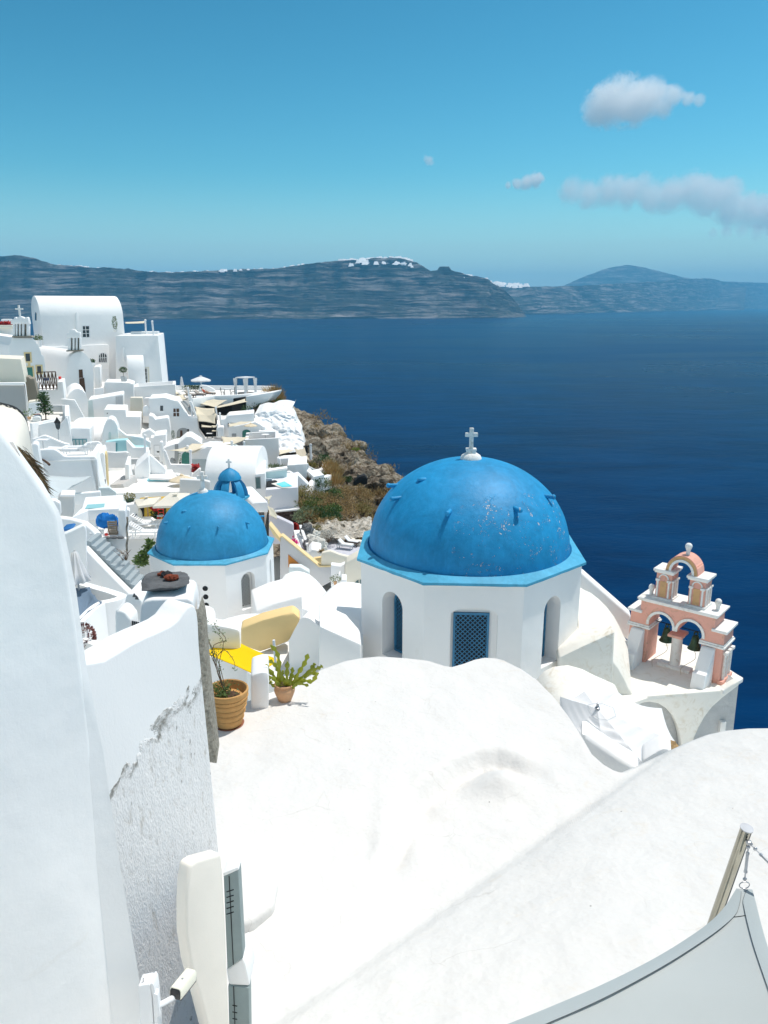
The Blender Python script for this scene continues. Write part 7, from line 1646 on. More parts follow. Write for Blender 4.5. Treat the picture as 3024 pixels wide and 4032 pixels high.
for k, (x, lab) in enumerate(((292, 'leftmost of the three flat grey stones on the wall edge'), (408, 'middle one of the three flat grey stones on the wall edge'), (520, 'rightmost of the three flat grey stones on the wall edge'))):
 m = MB().sphere(P(zV(x, 898), 31.9), .165, (1.0, .7, .34), 3, .25); o = m.build('stone', M['slate'], ang=30); tag(o, lab, 'stone', 'flat stones on the wall edge')
block('wall_pillar', 'small white pillar top left of the slatted loungers', 'wall', [zV(590, 900), zV(580, 455), zV(600, 445), zV(650, 448), zV(662, 470), zV(640, 900)], 36.5, .6, bevel=.05)
m = MB(); rnd = random.Random(44); rows = []
for j in range(14): rows.append([P(zV(606 + 34 * i / 5 + 8 * math.sin(j), 560 + 560 * j / 13), 31.6 + .15 * noise.noise((i * .9, j * .7, 3))) for i in range(6)])
m.grid(rows); o = m.build('broken_edge', M['pale_rock'], ang=40); tag(o, 'broken rubble edge of the wall between the crates and the loungers', 'masonry')
# ---- slatted loungers on their platform
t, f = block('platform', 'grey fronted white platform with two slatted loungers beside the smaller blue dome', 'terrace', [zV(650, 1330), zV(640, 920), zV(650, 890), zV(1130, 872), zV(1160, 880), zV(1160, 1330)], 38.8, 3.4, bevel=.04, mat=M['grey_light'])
m = MB().prism([Pz(zV(*p), f.pt(zV(900, 880)).z + .04) for p in ((640, 915), (1140, 898), (1230, 640), (1040, 600), (820, 640), (630, 760))], (0, 0, -.03)); o = m.build('platform_floor', M['white_floor']); tag(o, 'white floor of the lounger platform', 'floor', kind='structure')
zpl = f.pt(zV(900, 880)).z + .05
def slat_lounger(lab, c, X, first=True):
 t = thing('sun_lounger', lab, 'sun lounger', c, 'slatted sun loungers'); X = Vector(X).normalized(); Yv = Vector((-X.y, X.x, 0)); at = lambda x, y, z: c + X * x + Yv * y + Vector((0, 0, z))
 k_ = .66; at = lambda x, y, z: c + (X * x + Yv * y + Vector((0, 0, z))) * k_; m = MB()
 for s in (-.42, .42): m.beam(at(0, s, .42), at(2.3, s, .42), .06, .07)
 m.beam(at(.02, -.42, .42), at(.02, .42, .42), .055); m.beam(at(2.28, -.42, .42), at(2.28, .42, .42), .055); m.build('frame', M['paint_white'], t)
 for x in (.25, 2.0):
  for s in (-.42, .42): MB().beam(at(x, s, 0), at(x, s, .40), .06).build('leg', M['paint_white'], t)
 m = MB()
 for k in range(6): m.beam(at(1.02 + .2 * k, -.40, .47), at(1.02 + .2 * k, .40, .47), .10, .02)
 m.build('seat', M['paint_white'], t)
 m = MB()
 for s in (-.40, .40): m.beam(at(.95, s, .48), at(-.05, s, 1.15), .05, .04)
 for k in range(7): m.beam(at(.9 - .148 * k, -.40, .53 + .099 * k), at(.9 - .148 * k, .40, .53 + .099 * k), .075, .02)
 m.build('backrest', M['paint_white'], t); MB().beam(at(.35, 0, .85), at(.2, 0, .45), .035).build('strut', M['paint_white'], t)
 return t
slat_lounger('white slatted lounger nearest us on the grey platform', Pz(zV(690, 880), zpl), (1, .05, 0))
slat_lounger('white slatted lounger farther back on the grey platform', Pz(zV(720, 740), zpl), (1, .05, 0))
m = MB().box(Pz(zV(850, 740), zpl) + Vector((0.1, .2, .34)), (.75, .4, .03)); o = m.build('towel', M['cloth_white'], bevel=.02); tag(o, 'white towel spread on the farther slatted lounger', 'towel')
def ivy(lab, px, Y, n, leaf, seed, L=.2):
 m = MB(); rnd = random.Random(seed)
 for _ in range(n):
  a = rnd.random(); b = rnd.random(); k = rnd.randrange(len(px)); q = (px[k][0] + rnd.gauss(0, px[k][2]), px[k][1] + rnd.gauss(0, px[k][2]))
  m.leaf(P(zV(*q), Y - rnd.random() * .4), Vector((rnd.gauss(0, 1), -rnd.random(), rnd.gauss(0, 1))), Vector((rnd.gauss(0, 1), -1, .3)), L * rnd.uniform(.6, 1.3), L * .45)
 o = m.build('climbing_plant', M[leaf], norm=False, smooth=False); tag(o, lab, 'plant'); return o
ivy('green climbing shrub between the grey platform wall and the smaller dome', [(840, 1260, 34), (900, 1240, 32), (880, 1180, 28), (930, 1150, 22), (830, 1290, 26), (960, 1060, 20), (1000, 980, 16), (985, 1020, 14), (915, 1290, 24)], 35.6, 700, 'leaf_mid', 51)
m = MB(); rnd = random.Random(52)
for _ in range(14):
 a = P(zV(600 + rnd.gauss(0, 25), 1270), 30.5); m.tube([a, a + Vector((rnd.gauss(0, .12), rnd.gauss(0, .1), .25)), a + Vector((rnd.gauss(0, .25), rnd.gauss(0, .1), .45))], .012, 5, .005)
o = m.build('dry_twigs', M['trunk']); tag(o, 'dry twigs behind the stair wall below the platform', 'plant')
# ---- planter wall, yellow bar and square parasols
t, f = block('wall_pillar', 'grey shaded wall with a dark scribble left of the mustard yellow bar', 'wall', [zV(560, 620), zV(545, 395), zV(560, 372), zV(800, 342), zV(806, 360), zV(812, 620), zV(640, 640)], 41.5, .6, bevel=.04, ops=[dict(px=quadpx(*zV(640, 700), *zV(650, 710)), kind='hook', mat=M['grey_metal'])])
pts = [(715, 545), (735, 515), (752, 530), (730, 545), (755, 552), (775, 515), (780, 545), (760, 560), (785, 535), (745, 520)]
m = MB().tube(spline([f.pt(zV(*p), .012) for p in pts], 4), .018, 5); m.build('scribble', M['dark'], t)
pot_plant('rusty green plant in a dark pot above the grey scribbled wall', P(zV(672, 335), 42.2), 'bush', .62, 'bronze_green', 'leaf_olive', .24, .24, n=240, hgt=.52, seed=55)
t, f = block('bar', 'mustard yellow bar front under the square cream parasols', 'building', [zV(800, 640), zV(800, 372), zV(1400, 340), zV(1400, 640)], 44, 2, mat=M['mustard'], ops=[dict(px=quadpx(*zV(812, 400), *zV(903, 590)), kind='door', mat=M['dark']), dict(px=quadpx(*zV(1110, 400), *zV(1260, 560)), kind='window', mat=M['dark'])])
def square_parasol(lab, px, z, ap, dz=.45):
 cs = [Pz(zV(*p), z) for p in px]; c = sum(cs, Vector()) / 4; a = Pz(zV(*ap), z + dz) if ap else c + Vector((0, 0, dz)); t = thing('parasol', lab, 'parasol', Vector((c.x, c.y, z - 2.4)), 'parasols'); m = MB(); rows = []
 for i in range(4 * 6 + 1):
  p = cs[(i // 6) % 4].lerp(cs[(i // 6 + 1) % 4], (i % 6) / 6); rows.append([a.lerp(p, k / 5) + Vector((0, 0, -.04 * math.sin(math.pi * k / 5))) for k in range(6)] + [p + Vector((0, 0, -.12))])
 m.grid(rows); bmesh.ops.remove_doubles(m.bm, verts=m.bm.verts, dist=1e-4); m.build('canopy', M['canopy_ecru'], t, ang=25)
 m = MB(); g = [a.lerp(q, .16) + Vector((0, 0, .06)) for q in cs]; m.loft(g, [p + Vector((0, 0, .04)) for p in g]); m.build('vent', M['canopy_ecru'], t)
 MB().tube([a, Vector((c.x, c.y, z - 2.4))], .04, 8).build('pole', M['wood'], t)
zq = P(zV(980, 380), 40.5).z
square_parasol('square cream parasol on the left above the mustard bar', [(800, 388), (1060, 352), (1180, 232), (745, 278)], zq, None, .22)
square_parasol('square cream parasol on the right, touching the smaller blue dome', [(1040, 388), (1560, 372), (1650, 175), (1330, 165)], zq + .15, (1420, 195), .45)
for k, (x, y, lab) in enumerate(((1175, 620, 'red chair nearest the smaller blue dome at the bar'), (1120, 600, 'second red chair behind it at the bar'))):
 c = P(zV(x, y), 41.6 + k * .8); t = thing('chair', lab, 'chair', c, 'red bar chairs'); k_ = .62; at = lambda x, y, z: c + Vector((x, y, z)) * k_; m = MB(); MB().box(at(0, 0, .45), (.5 * k_, .5 * k_, .04)).build('seat', M['blue_pale'], t)
 m.beam(at(-.24, .2, 0), at(-.24, .2, 1.1), .035); m.beam(at(.24, .2, 0), at(.24, .2, 1.1), .035); m.beam(at(-.24, .2, 1.0), at(.24, .2, 1.0), .09, .035); m.beam(at(-.24, .2, .72), at(.24, .2, .72), .05, .035); m.build('backrest', M['red'], t)
 for x_, y_ in ((-.22, -.2), (.22, -.2)): MB().beam(at(x_, y_, 0), at(x_, y_, .44), .035).build('leg', M['red'], t)
ivy('dark leafy climber with red blooms at the corner of the mustard bar', [(1100, 420, 26), (1150, 470, 30), (1090, 580, 26), (1180, 440, 22)], 42.6, 420, 'leaf_dark', 61, .24)
ivy('red blooms hanging under the right square parasol', [(1070, 400, 12), (1090, 430, 14)], 42.2, 70, 'redflower', 62, .2)
block('low_wall', 'curved white arch end beside the dark bar doorway', 'wall', [zV(806, 600), zV(806, 445), zV(835, 455), zV(860, 500), zV(872, 560), zV(874, 600)], 41.2, .4, mat=M['cream'])
block('low_wall', 'low white wall with a rounded step behind the slatted loungers', 'wall', [zV(780, 660), zV(820, 605), zV(860, 592), zV(1010, 585), zV(1040, 600), zV(1065, 630), zV(1240, 632), zV(1240, 700), zV(780, 700)], 41.0, .5, bevel=.06)
# ---- stairs lane and the walls round it
steps('stairs', 'broad white lane steps between the grey wall and the white ramp wall', P(zS(110, 850), 58.5), P(zS(160, 1190), 49.0), 6, (4.8, .6, 0), 'white_floor')
block('lane_landing', 'grey paved landing at the foot of the lane steps', 'paving', [zS(140, 1215), zS(130, 1075), zS(350, 1060), zS(400, 1200)], 50.6, .3, mat=M['stone_paving'], vec=(0, 2.8, .05))
block('ramp_wall', 'white ramp wall running down beside the lane steps', 'wall', [zS(440, 1260), zS(385, 960), zS(378, 760), zS(385, 744), zS(435, 742), zS(446, 760), zS(452, 960), zS(530, 1260)], 52, 3.2, bevel=.05)
t, f = block('lane_wall', 'pale grey blank wall above the lane steps', 'wall', [zS(95, 800), zS(70, 540), zS(240, 552), zS(400, 540), zS(440, 560), zS(452, 800)], 59, .6, mat=M['grey_pale'], bevel=.05, ops=[dict(px=quadpx(*zS(440, 560), *zS(446, 566)), kind='light', mat=M['dark'])])
block('lane_wall', 'thin ochre edged wall beside the lane steps', 'wall', [zS(70, 1110), zS(40, 620), zS(40, 560), zS(70, 555), zS(88, 620), zS(112, 1110)], 49.5, 1.0, mat=M['ochre_pale'])
block('house_wall', 'white sliver of house wall left of the thin ochre edged wall', 'wall', [zS(-20, 1120), zS(-40, 560), zS(20, 540), zS(45, 600), zS(75, 1110)], 48.8, 3, bevel=.05)
for k, (x0, y0, x1, y1) in enumerate(((0, 810, 14, 990), (18, 960, 42, 1105), (54, 985, 66, 1100))):
 o = MB().prism([P(zS(*p), 48.7) for p in ((x0, y1), (x0, y0), (x1, y0), (x1, y1))], (0, -.05, 0)).build('shutter', M['dark']); tag(o, ['dark slit window highest beside the ochre edged wall', 'dark door leaf beside the ochre edged wall', 'narrow dark door edge against the ochre edged wall'][k], 'shutter')
block('low_wall', 'pale shaded wall with a chamfered corner at the foot of the lane', 'wall', [zV(165, 340), zV(160, 90), zV(330, 82), zV(440, 160), zV(452, 265), zV(180, 345)], 44.8, .4, mat=M['sage_light'])
# ---- turquoise pool terrace
t, f = block('house', 'turquoise walled pool terrace under the cream triangle sail', 'house', [zS(60, 560), zS(60, 380), zS(240, 350), zS(420, 340), zS(440, 380), zS(540, 462), zS(740, 462), zS(745, 640), zS(450, 640), zS(240, 560)], 63.2, 1.0, mat=M['aqua'], group=VG, ops=[dict(px=quadpx(*zS(235, 388), *zS(256, 535)), kind='door', mat=M['teal_frame']), dict(px=[zS(60, 560), zS(60, 380), zS(232, 372), zS(236, 545)], kind='panel', mat=WC), dict(px=quadpx(*zS(600, 552), *zS(620, 580)), kind='lamp', mat=M['teal_frame'])])
block('house_wall', 'white wall behind the turquoise pool terrace with a sloping parapet', 'wall', [zS(260, 345), zS(255, 150), zS(275, 160), zS(400, 262), zS(660, 300), zS(800, 380), zS(800, 470), zS(540, 470)], 65, .5)
wallpath([P(zS(*p), y) for p, y in (((420, 335), 62.8), ((535, 460), 62.4), ((740, 460), 62), ((745, 560), 61), ((770, 640), 60))], .35, 1.2).build('x', W_, bevel=.05); o = COL.objects[-1]; o.name = 'coping'; tag(o, 'white coping zigzagging round the turquoise pool terrace', 'ledge')
wallpath([P(zS(*p), y) for p, y in (((450, 645), 61.6), ((600, 640), 61.5), ((640, 610), 61.5), ((700, 585), 61.3))], .35, .9).build('x', W_, bevel=.05); o = COL.objects[-1]; o.name = 'coping'; tag(o, 'white pool edge under the turquoise wall', 'ledge')
block('yard_wall', 'grey inner yard wall below the turquoise pool edge', 'wall', [zS(450, 810), zS(460, 655), zS(620, 650), zS(690, 620), zS(740, 640), zS(560, 790)], 60.5, .3, mat=M['grey_light'])
posts([('tall white post beside the turquoise pool terrace', P(zS(705, 270), 60.5), P(zS(712, 615), 60.5))], r=.09)
t, f = block('house', 'tall lilac white gable wall with an arched blue door', 'house', [zS(545, 1290), zS(535, 805), zS(560, 780), zS(745, 622), zS(765, 610), zS(785, 950), zS(745, 1000), zS(740, 1290)], 55, 3, group=VG, ops=[dict(px=archpx(*zS(612, 955), *zS(722, 1250), zS(0, 1040)[1]), kind='door', mat=M['sage_blue']), dict(px=quadpx(*zS(612, 1130), *zS(628, 1148)), kind='lamp', mat=M['dark'])])
block('yard_wall', 'white sloping yard wall right of the lilac gable wall', 'wall', [zS(780, 970), zS(765, 590), zS(775, 572), zS(820, 610), zS(1020, 790), zS(1050, 830), zS(1040, 970)], 57, .5, mat=WC)
block('yard_wall', 'narrow shaded wall between the ramp wall and the lilac gable wall', 'wall', [zS(470, 1290), zS(450, 830), zS(530, 815), zS(545, 1290)], 56, 2, mat=M['grey_pale'])
t, f = block('pool_wall', 'long turquoise wall with a white coping behind the square parasols', 'wall', [zS(730, 1300), zS(735, 1010), zS(780, 985), zS(1200, 1000), zS(1659, 1030), zS(1700, 1300)], 53.5, .6, mat=M['aqua_deep'])
block('coping', 'white coping on the long turquoise wall', 'ledge', [zS(775, 990), zS(780, 955), zS(1000, 965), zS(1250, 985), zS(1659, 1005), zS(1659, 1035), zS(1200, 1010)], 53.2, 1.0, bevel=.06)
wallpath(spline([P(zS(*p), y) for p, y in (((1040, 880), 58), ((1120, 892), 57.5), ((1220, 882), 57.2), ((1300, 915), 56.8), ((1400, 945), 56.5), ((1520, 962), 56.2), ((1650, 965), 56))], 4), .4, 1.8).build('x', W_, bevel=.08); o = COL.objects[-1]; o.name = 'parapet_wall'; tag(o, 'wavy white parapet behind the round cream parasol', 'wall')
t, f = block('house', 'white roadside house with a flat canopy and a slatted white gate in the middle', 'house', [zS(800, 620), zS(800, 300), zS(840, 310), zS(870, 275), zS(1050, 248), zS(1055, 480), zS(1000, 620)], 70.5, 3, group=VG, ops=[dict(px=quadpx(*zS(862, 430), *zS(945, 585)), kind='gate', mat=WC, frame=M['grey_metal'], fw=.04), dict(px=quadpx(*zS(905, 520), *zS(945, 545)), kind='handle_plate', mat=M['dark']), dict(px=archpx(*zS(945, 300), *zS(995, 380), zS(0, 325)[1]), kind='niche', mat=W_)])
block('house_wall', 'white gabled wall with a shaded hatch above the flat canopy', 'wall', [zS(660, 310), zS(660, 225), zS(780, 168), zS(880, 240), zS(880, 310)], 72, 1)
block('pillar', 'white pillar with a little round headed niche below the flat canopy', 'wall', [zS(945, 700), zS(945, 385), zS(960, 375), zS(1000, 378), zS(1002, 700)], 67.5, .8)
parasol_open('round cream parasol in front of the long turquoise wall', P(zS(1325, 1200), 51.5), .92, 1.25, 'canopy_cream', .40, 10)
pot_plant('dark conifer in a white box beside the smaller dome cross', P(zD(490, 500), 50), 'tall', .6, 'trim_white', 'leaf_mid', .18, .18, n=160, hgt=.48, seed=71, square=True)
block('house_wall', 'grey shaded yard wall behind the smaller dome, left of the ribbed lantern', 'wall', [zD(250, 620), zD(255, 445), zD(480, 455), zD(540, 470), zD(540, 620)], 48.5, .5, mat=M['grey_pale'])
# ---- blue ribbed lantern
def lantern():
 c = P(zD(730, 600), 40); t = thing('bell_lantern', 'open blue ribbed lantern with a white cross behind the smaller blue dome', 'bell tower', c)
 s = 40 * 1.03 / 3023 * .4219   # metres per zoom pixel
 h = 250 * s * 1.0; r = 160 * s
 for k in range(6):
  a = R(60 * k + 20); d = Vector((math.cos(a), math.sin(a), 0)); sd = Vector((-d.y, d.x, 0)); o_ = []; i_ = []
  for q in range(11):
   th_ = math.pi / 2 * q / 10; w = .24 * (1 - .45 * q / 10)
   po = c + d * (r * math.cos(th_) * .97 + .02) + Vector((0, 0, h * .78 * math.sin(th_))); pi = c + d * max(.05, (r - .16) * math.cos(th_)) + Vector((0, 0, h * .78 * math.sin(th_) - .14))
   o_.append((po - sd * w, po + sd * w, pi + sd * w * .9, pi - sd * w * .9))
  m = MB(); vs_ = [[m.v(p) for p in x] for x in o_]
  for x, y in zip(vs_, vs_[1:]):
   for j in range(4): m.bm.faces.new((x[j], x[(j + 1) % 4], y[(j + 1) % 4], y[j]))
  m.bm.faces.new(vs_[0]); m.bm.faces.new(list(reversed(vs_[-1]))); m.build('rib', M['dome_blue_plain'], t, ang=40)
 MB().lathe([(.62, h * .66), (.60, h * .72), (.5, h * .86), (.34, h * .96), (.18, h * 1.03), (.1, h * 1.06), (0, h * 1.07)], c, 24).build('cap', M['dome_blue_plain'], t, ang=60)
 MB().prism([c + Vector((1.12 * r * math.cos(R(60 * k + 20)), 1.12 * r * math.sin(R(60 * k + 20)), 0)) for k in range(6)], (0, 0, -.14)).build('base', M['ledge_blue'], t, bevel=.02)
 MB().prism([c + Vector((1.0 * r * math.cos(R(60 * k + 20)), 1.0 * r * math.sin(R(60 * k + 20)), -.15)) for k in range(6)], (0, 0, -5)).build('drum', W_, t, bevel=.03)
 dome_cross(t, c + Vector((0, 0, h * 1.05)), .52, 'trim_white')
lantern()
# ================================================================ stairs and terraces just beyond the left wall
A = P(zE(335, 545), 30.8); B = P(zE(835, 1040), 29.2)
steps('stairs', 'long shaded grey staircase descending between two white walls', A, B, 11, (.0, 1.25, 0), 'stair_grey', drop=2.5)
wallpath([P(zE(*p), y) for p, y in (((325, 588), 30.6), ((420, 690), 30.2), ((560, 835), 29.8), ((700, 975), 29.3), ((790, 1062), 29.0))], .30, 4.5).build('x', M['white_cool'], bevel=.07, seg=3); o = COL.objects[-1]; o.name = 'stair_wall'; tag(o, 'near white wall along the long grey staircase', 'wall')
wallpath([P(zE(*p), y) for p, y in (((40, 318), 33.2), ((200, 335), 33.0), ((325, 368), 32.9), ((410, 440), 32.6), ((520, 560), 32.1), ((700, 752), 31.3), ((870, 935), 30.6))], .34, 4.2).build('x', M['white_cool'], bevel=.08, seg=3); o = COL.objects[-1]; o.name = 'stair_wall'; tag(o, 'far white wall with a bright rounded top along the long grey staircase', 'wall')
for k, (x, y, Y) in enumerate(((368, 480, 32.0), (515, 625, 31.4), (655, 772, 30.9), (795, 930, 30.2))):
 m = MB().sphere(P(zE(x, y), Y), .07, (1, .6, 1), 2); o = m.build('wall_light', M['paint_white']); tag(o, ['topmost', 'second from the top', 'third from the top', 'lowest'][k] + ' round white light on the far staircase wall', 'light', 'round lights of the staircase wall')
block('house_wall', 'white wall block with a slanting bright top left of the long staircase', 'wall', [zE(90, 1000), zE(90, 500), zE(200, 452), zE(300, 402), zE(318, 408), zE(330, 450), zE(335, 1000)], 29.4, .45, mat=M['white_cool'], bevel=.07)
m = MB().prism([P(zE(*p), 31) for p in ((85, 462), (110, 440), (180, 428), (200, 440), (150, 455))], (0, .5, .1)); o = m.build('cover', M['cobalt'], bevel=.03); tag(o, 'blue cloth edge showing behind the slanting wall top', 'cloth')
# folded parasol hanging in front of it
def folded():
 top = P(zE(222, 640), 24.6); c = Vector((top.x + .02, top.y, top.z - 3.2)); t = thing('parasol', 'white parasol folded shut in front of the white wall by the long staircase', 'parasol', c, 'parasols')
 H_ = (P(zE(222, 640), 24.6) - P(zE(250, 918), 24.6)).length
 MB().lathe([(.03, 0), (.09, -.06), (.16, -.35 * H_), (.28, -.7 * H_), (.40, -.97 * H_), (.36, -H_), (0, -H_ * .98)], top, 40, wob=lambda a, z: .16 * math.cos(9 * a)).build('canopy', M['canopy_white'], t, ang=60)
 MB().tube([top + Vector((0, 0, .04)), c], .03, 8).build('pole', M['grey_metal'], t)
folded()
zw = -9.38
pts = spline([Pz(zE(*p), zw) for p in ((150, 925), (210, 934), (300, 944), (380, 966), (520, 1004), (600, 1030), (662, 1052))], 4) + spline([Pz(zE(*p), zw) for p in ((664, 1066), (600, 1090), (520, 1108), (480, 1116), (420, 1150), (370, 1190), (320, 1240), (262, 1300))], 4)
wallpath(pts, .30, 3.6).build('x', M['white_cool'], bevel=.08, seg=3); o = COL.objects[-1]; o.name = 'terrace_wall'; tag(o, 'pointed white terrace wall wrapped round the dark blue sail', 'wall')
m = MB().prism([Pz(zE(*p), zw - 1.15) for p in ((180, 1000), (400, 985), (670, 1080), (600, 1150), (300, 1330), (180, 1300))], (0, 0, -.3)); o = m.build('terrace_floor', M['white_floor']); tag(o, 'terrace floor under the dark blue sail', 'floor', kind='structure')
sail_obj('shade_sail', 'dark grey blue sail stretched inside the pointed white terrace wall', [zE(150, 962), zE(365, 975), zE(408, 1050), zE(484, 1112), zE(350, 1200), zE(262, 1290), zE(150, 1300)], zw + .05, 'sail_blue', .25, bow=.06)
c = Pz(zE(440, 1080), zw - 1.1); t = thing('chair', 'wooden chair in the corner of the pointed terrace', 'chair', c); MB().box(c + Vector((0, 0, .2)), (.24, .24, .03)).build('seat', M['wood'], t); MB().box(c + Vector((.03, .12, .34)), (.24, .03, .18)).build('backrest', M['wood'], t)
for x_, y_ in ((-.1, -.1), (.1, -.1), (-.1, .1), (.1, .1)): MB().beam(c + Vector((x_, y_, 0)), c + Vector((x_, y_, .2)), .025).build('leg', M['wood'], t)
# lumpy gate pier with a grey shutter
t = thing('gate_pier', 'lumpy white gate pier with a grey shutter behind the stone topped post', 'pillar', P(zE(720, 1600), 15))
MB().prism([P(zE(*p), 15.5) for p in ((606, 1700), (598, 1250), (602, 1195), (640, 1178), (668, 1150), (690, 1120), (700, 1060), (725, 1036), (765, 1036), (810, 1060), (850, 1110), (860, 1700))], (0, .9, 0)).build('pier', M['white'], t, bevel=.14, seg=4)
MB().prism([P(zE(*p), 14.9) for p in ((606, 1760), (604, 1215), (640, 1190), (690, 1210), (745, 1280), (752, 1330), (770, 1760))], (0, .5, 0)).build('lump', M['white'], t, bevel=.12, seg=4)
o = MB().prism([P(zE(*p), 14.95) for p in ((772, 1500), (750, 1286), (826, 1300), (834, 1420), (800, 1480))], (0, .06, 0)).build('shutter', M['grey_metal'], t, bevel=.01)
m = MB()
for k in range(4): m.beam(P(zE(762 + 18 * k, 1292 + 3 * k), 14.93), P(zE(780 + 15 * k, 1490 - 14 * k), 14.93), .015, .02)
m.build('groove', M['dark'], o)
for x, y in ((778, 1056), (800, 1078)):
 mm = MB(); q = P(zE(x, y), 15.4); mm.hull([q + Vector(p) for p in ((-.04, 0, -.03), (.05, 0, -.04), (.0, 0, .07), (.02, .05, 0))]); mm.build('chip', M['slate'], t)
# planter at the lower left
zq2 = -9.9
wallpath([Pz(zE(*p), zq2) for p in ((200, 1440), (340, 1472), (400, 1490), (480, 1520), (485, 1535), (400, 1560), (300, 1605), (250, 1640))], .28, 1.3).build('x', M['white_cool'], bevel=.08, seg=3); o = COL.objects[-1]; o.name = 'planter'; tag(o, 'angular white planter with a dark rosette plant at the lower left', 'planter')
m = MB(); rr = random.Random(14); c = Pz(zE(318, 1470), zq2 - .05)
for _ in range(420):
 d = Vector((rr.gauss(0, 1), rr.gauss(0, 1), rr.gauss(0, 1))).normalized(); m.leaf(c + Vector((d.x * .26, d.y * .26, .1 + d.z * .36)), d, Vector((rr.gauss(0, 1), rr.gauss(0, 1), 1)), .11, .06)
o = m.build('rosette_plant', M['flower_dark'], norm=False, smooth=False); tag(o, 'dark red rosette plant in the angular white planter', 'plant')
block('low_wall', 'shaded white wall with a dark opening under the angular planter', 'wall', [zE(300, 1800), zE(300, 1660), zE(480, 1600), zE(490, 1560), zE(610, 1590), zE(620, 1800)], 18.5, .5, mat=M['white_cool'], bevel=.06)
m = MB().prism([P(zE(*p), 18.3) for p in ((312, 1760), (318, 1655), (478, 1598), (484, 1650), (510, 1680), (500, 1760))], (0, .06, 0)); o = m.build('opening', M['dark']); tag(o, 'dark opening under the angular white planter', 'opening')
m = MB().beam(P(zE(455, 1620), 18.1), P(zE(520, 1668), 18.1), .06); o = m.build('bar', M['paint_white']); tag(o, 'short white bar across the dark opening', 'bar')
# ================================================================ rocky point, garden slope and the things below it
CA = [(1000, 1530, 94), (1056, 1545, 92), (1115, 1590, 90), (1160, 1607, 88), (1240, 1645, 85), (1300, 1675, 82), (1370, 1738, 79), (1440, 1792, 76), (1520, 1855, 73), (1600, 1893, 70), (1750, 1970, 66), (1950, 2080, 60)]
CB = [(990, 1590, 91), (1040, 1600, 90), (1100, 1640, 87), (1155, 1676, 84), (1205, 1710, 81), (1270, 1770, 77.5), (1340, 1836, 74.5), (1400, 1880, 71.5), (1480, 1925, 69), (1560, 1965, 66), (1700, 2040, 62), (1900, 2160, 56)]
CC = [(1000, 1700, 87), (1040, 1700, 86), (1100, 1760, 82), (1160, 1800, 80.5), (1205, 1815, 79), (1260, 1865, 75.5), (1330, 1930, 72), (1390, 1960, 70), (1460, 1990, 66.5), (1540, 2030, 63), (1660, 2120, 58), (1850, 2240, 52)]
CD = [(1040, 1850, 74), (1080, 1850, 72), (1150, 1880, 70), (1195, 1900, 68), (1235, 1925, 66.5), (1285, 1960, 64), (1340, 1990, 62), (1400, 2030, 60), (1460, 2070, 57), (1530, 2110, 54), (1640, 2200, 50), (1800, 2330, 46)]
CE = [(1060, 2030, 60), (1100, 2020, 60), (1170, 2050, 57.5), (1205, 2080, 55.5), (1240, 2105, 53.5), (1285, 2130, 52), (1330, 2150, 51), (1380, 2170, 50), (1440, 2195, 48.5), (1500, 2220, 47), (1620, 2300, 44), (1780, 2450, 40)]
CF = [(1060, 2200, 50), (1110, 2200, 50), (1170, 2200, 49.5), (1205, 2210, 49), (1240, 2225, 48), (1285, 2240, 47), (1330, 2250, 46.5), (1380, 2265, 46), (1440, 2285, 45), (1500, 2310, 44), (1620, 2380, 41), (1780, 2560, 37)]
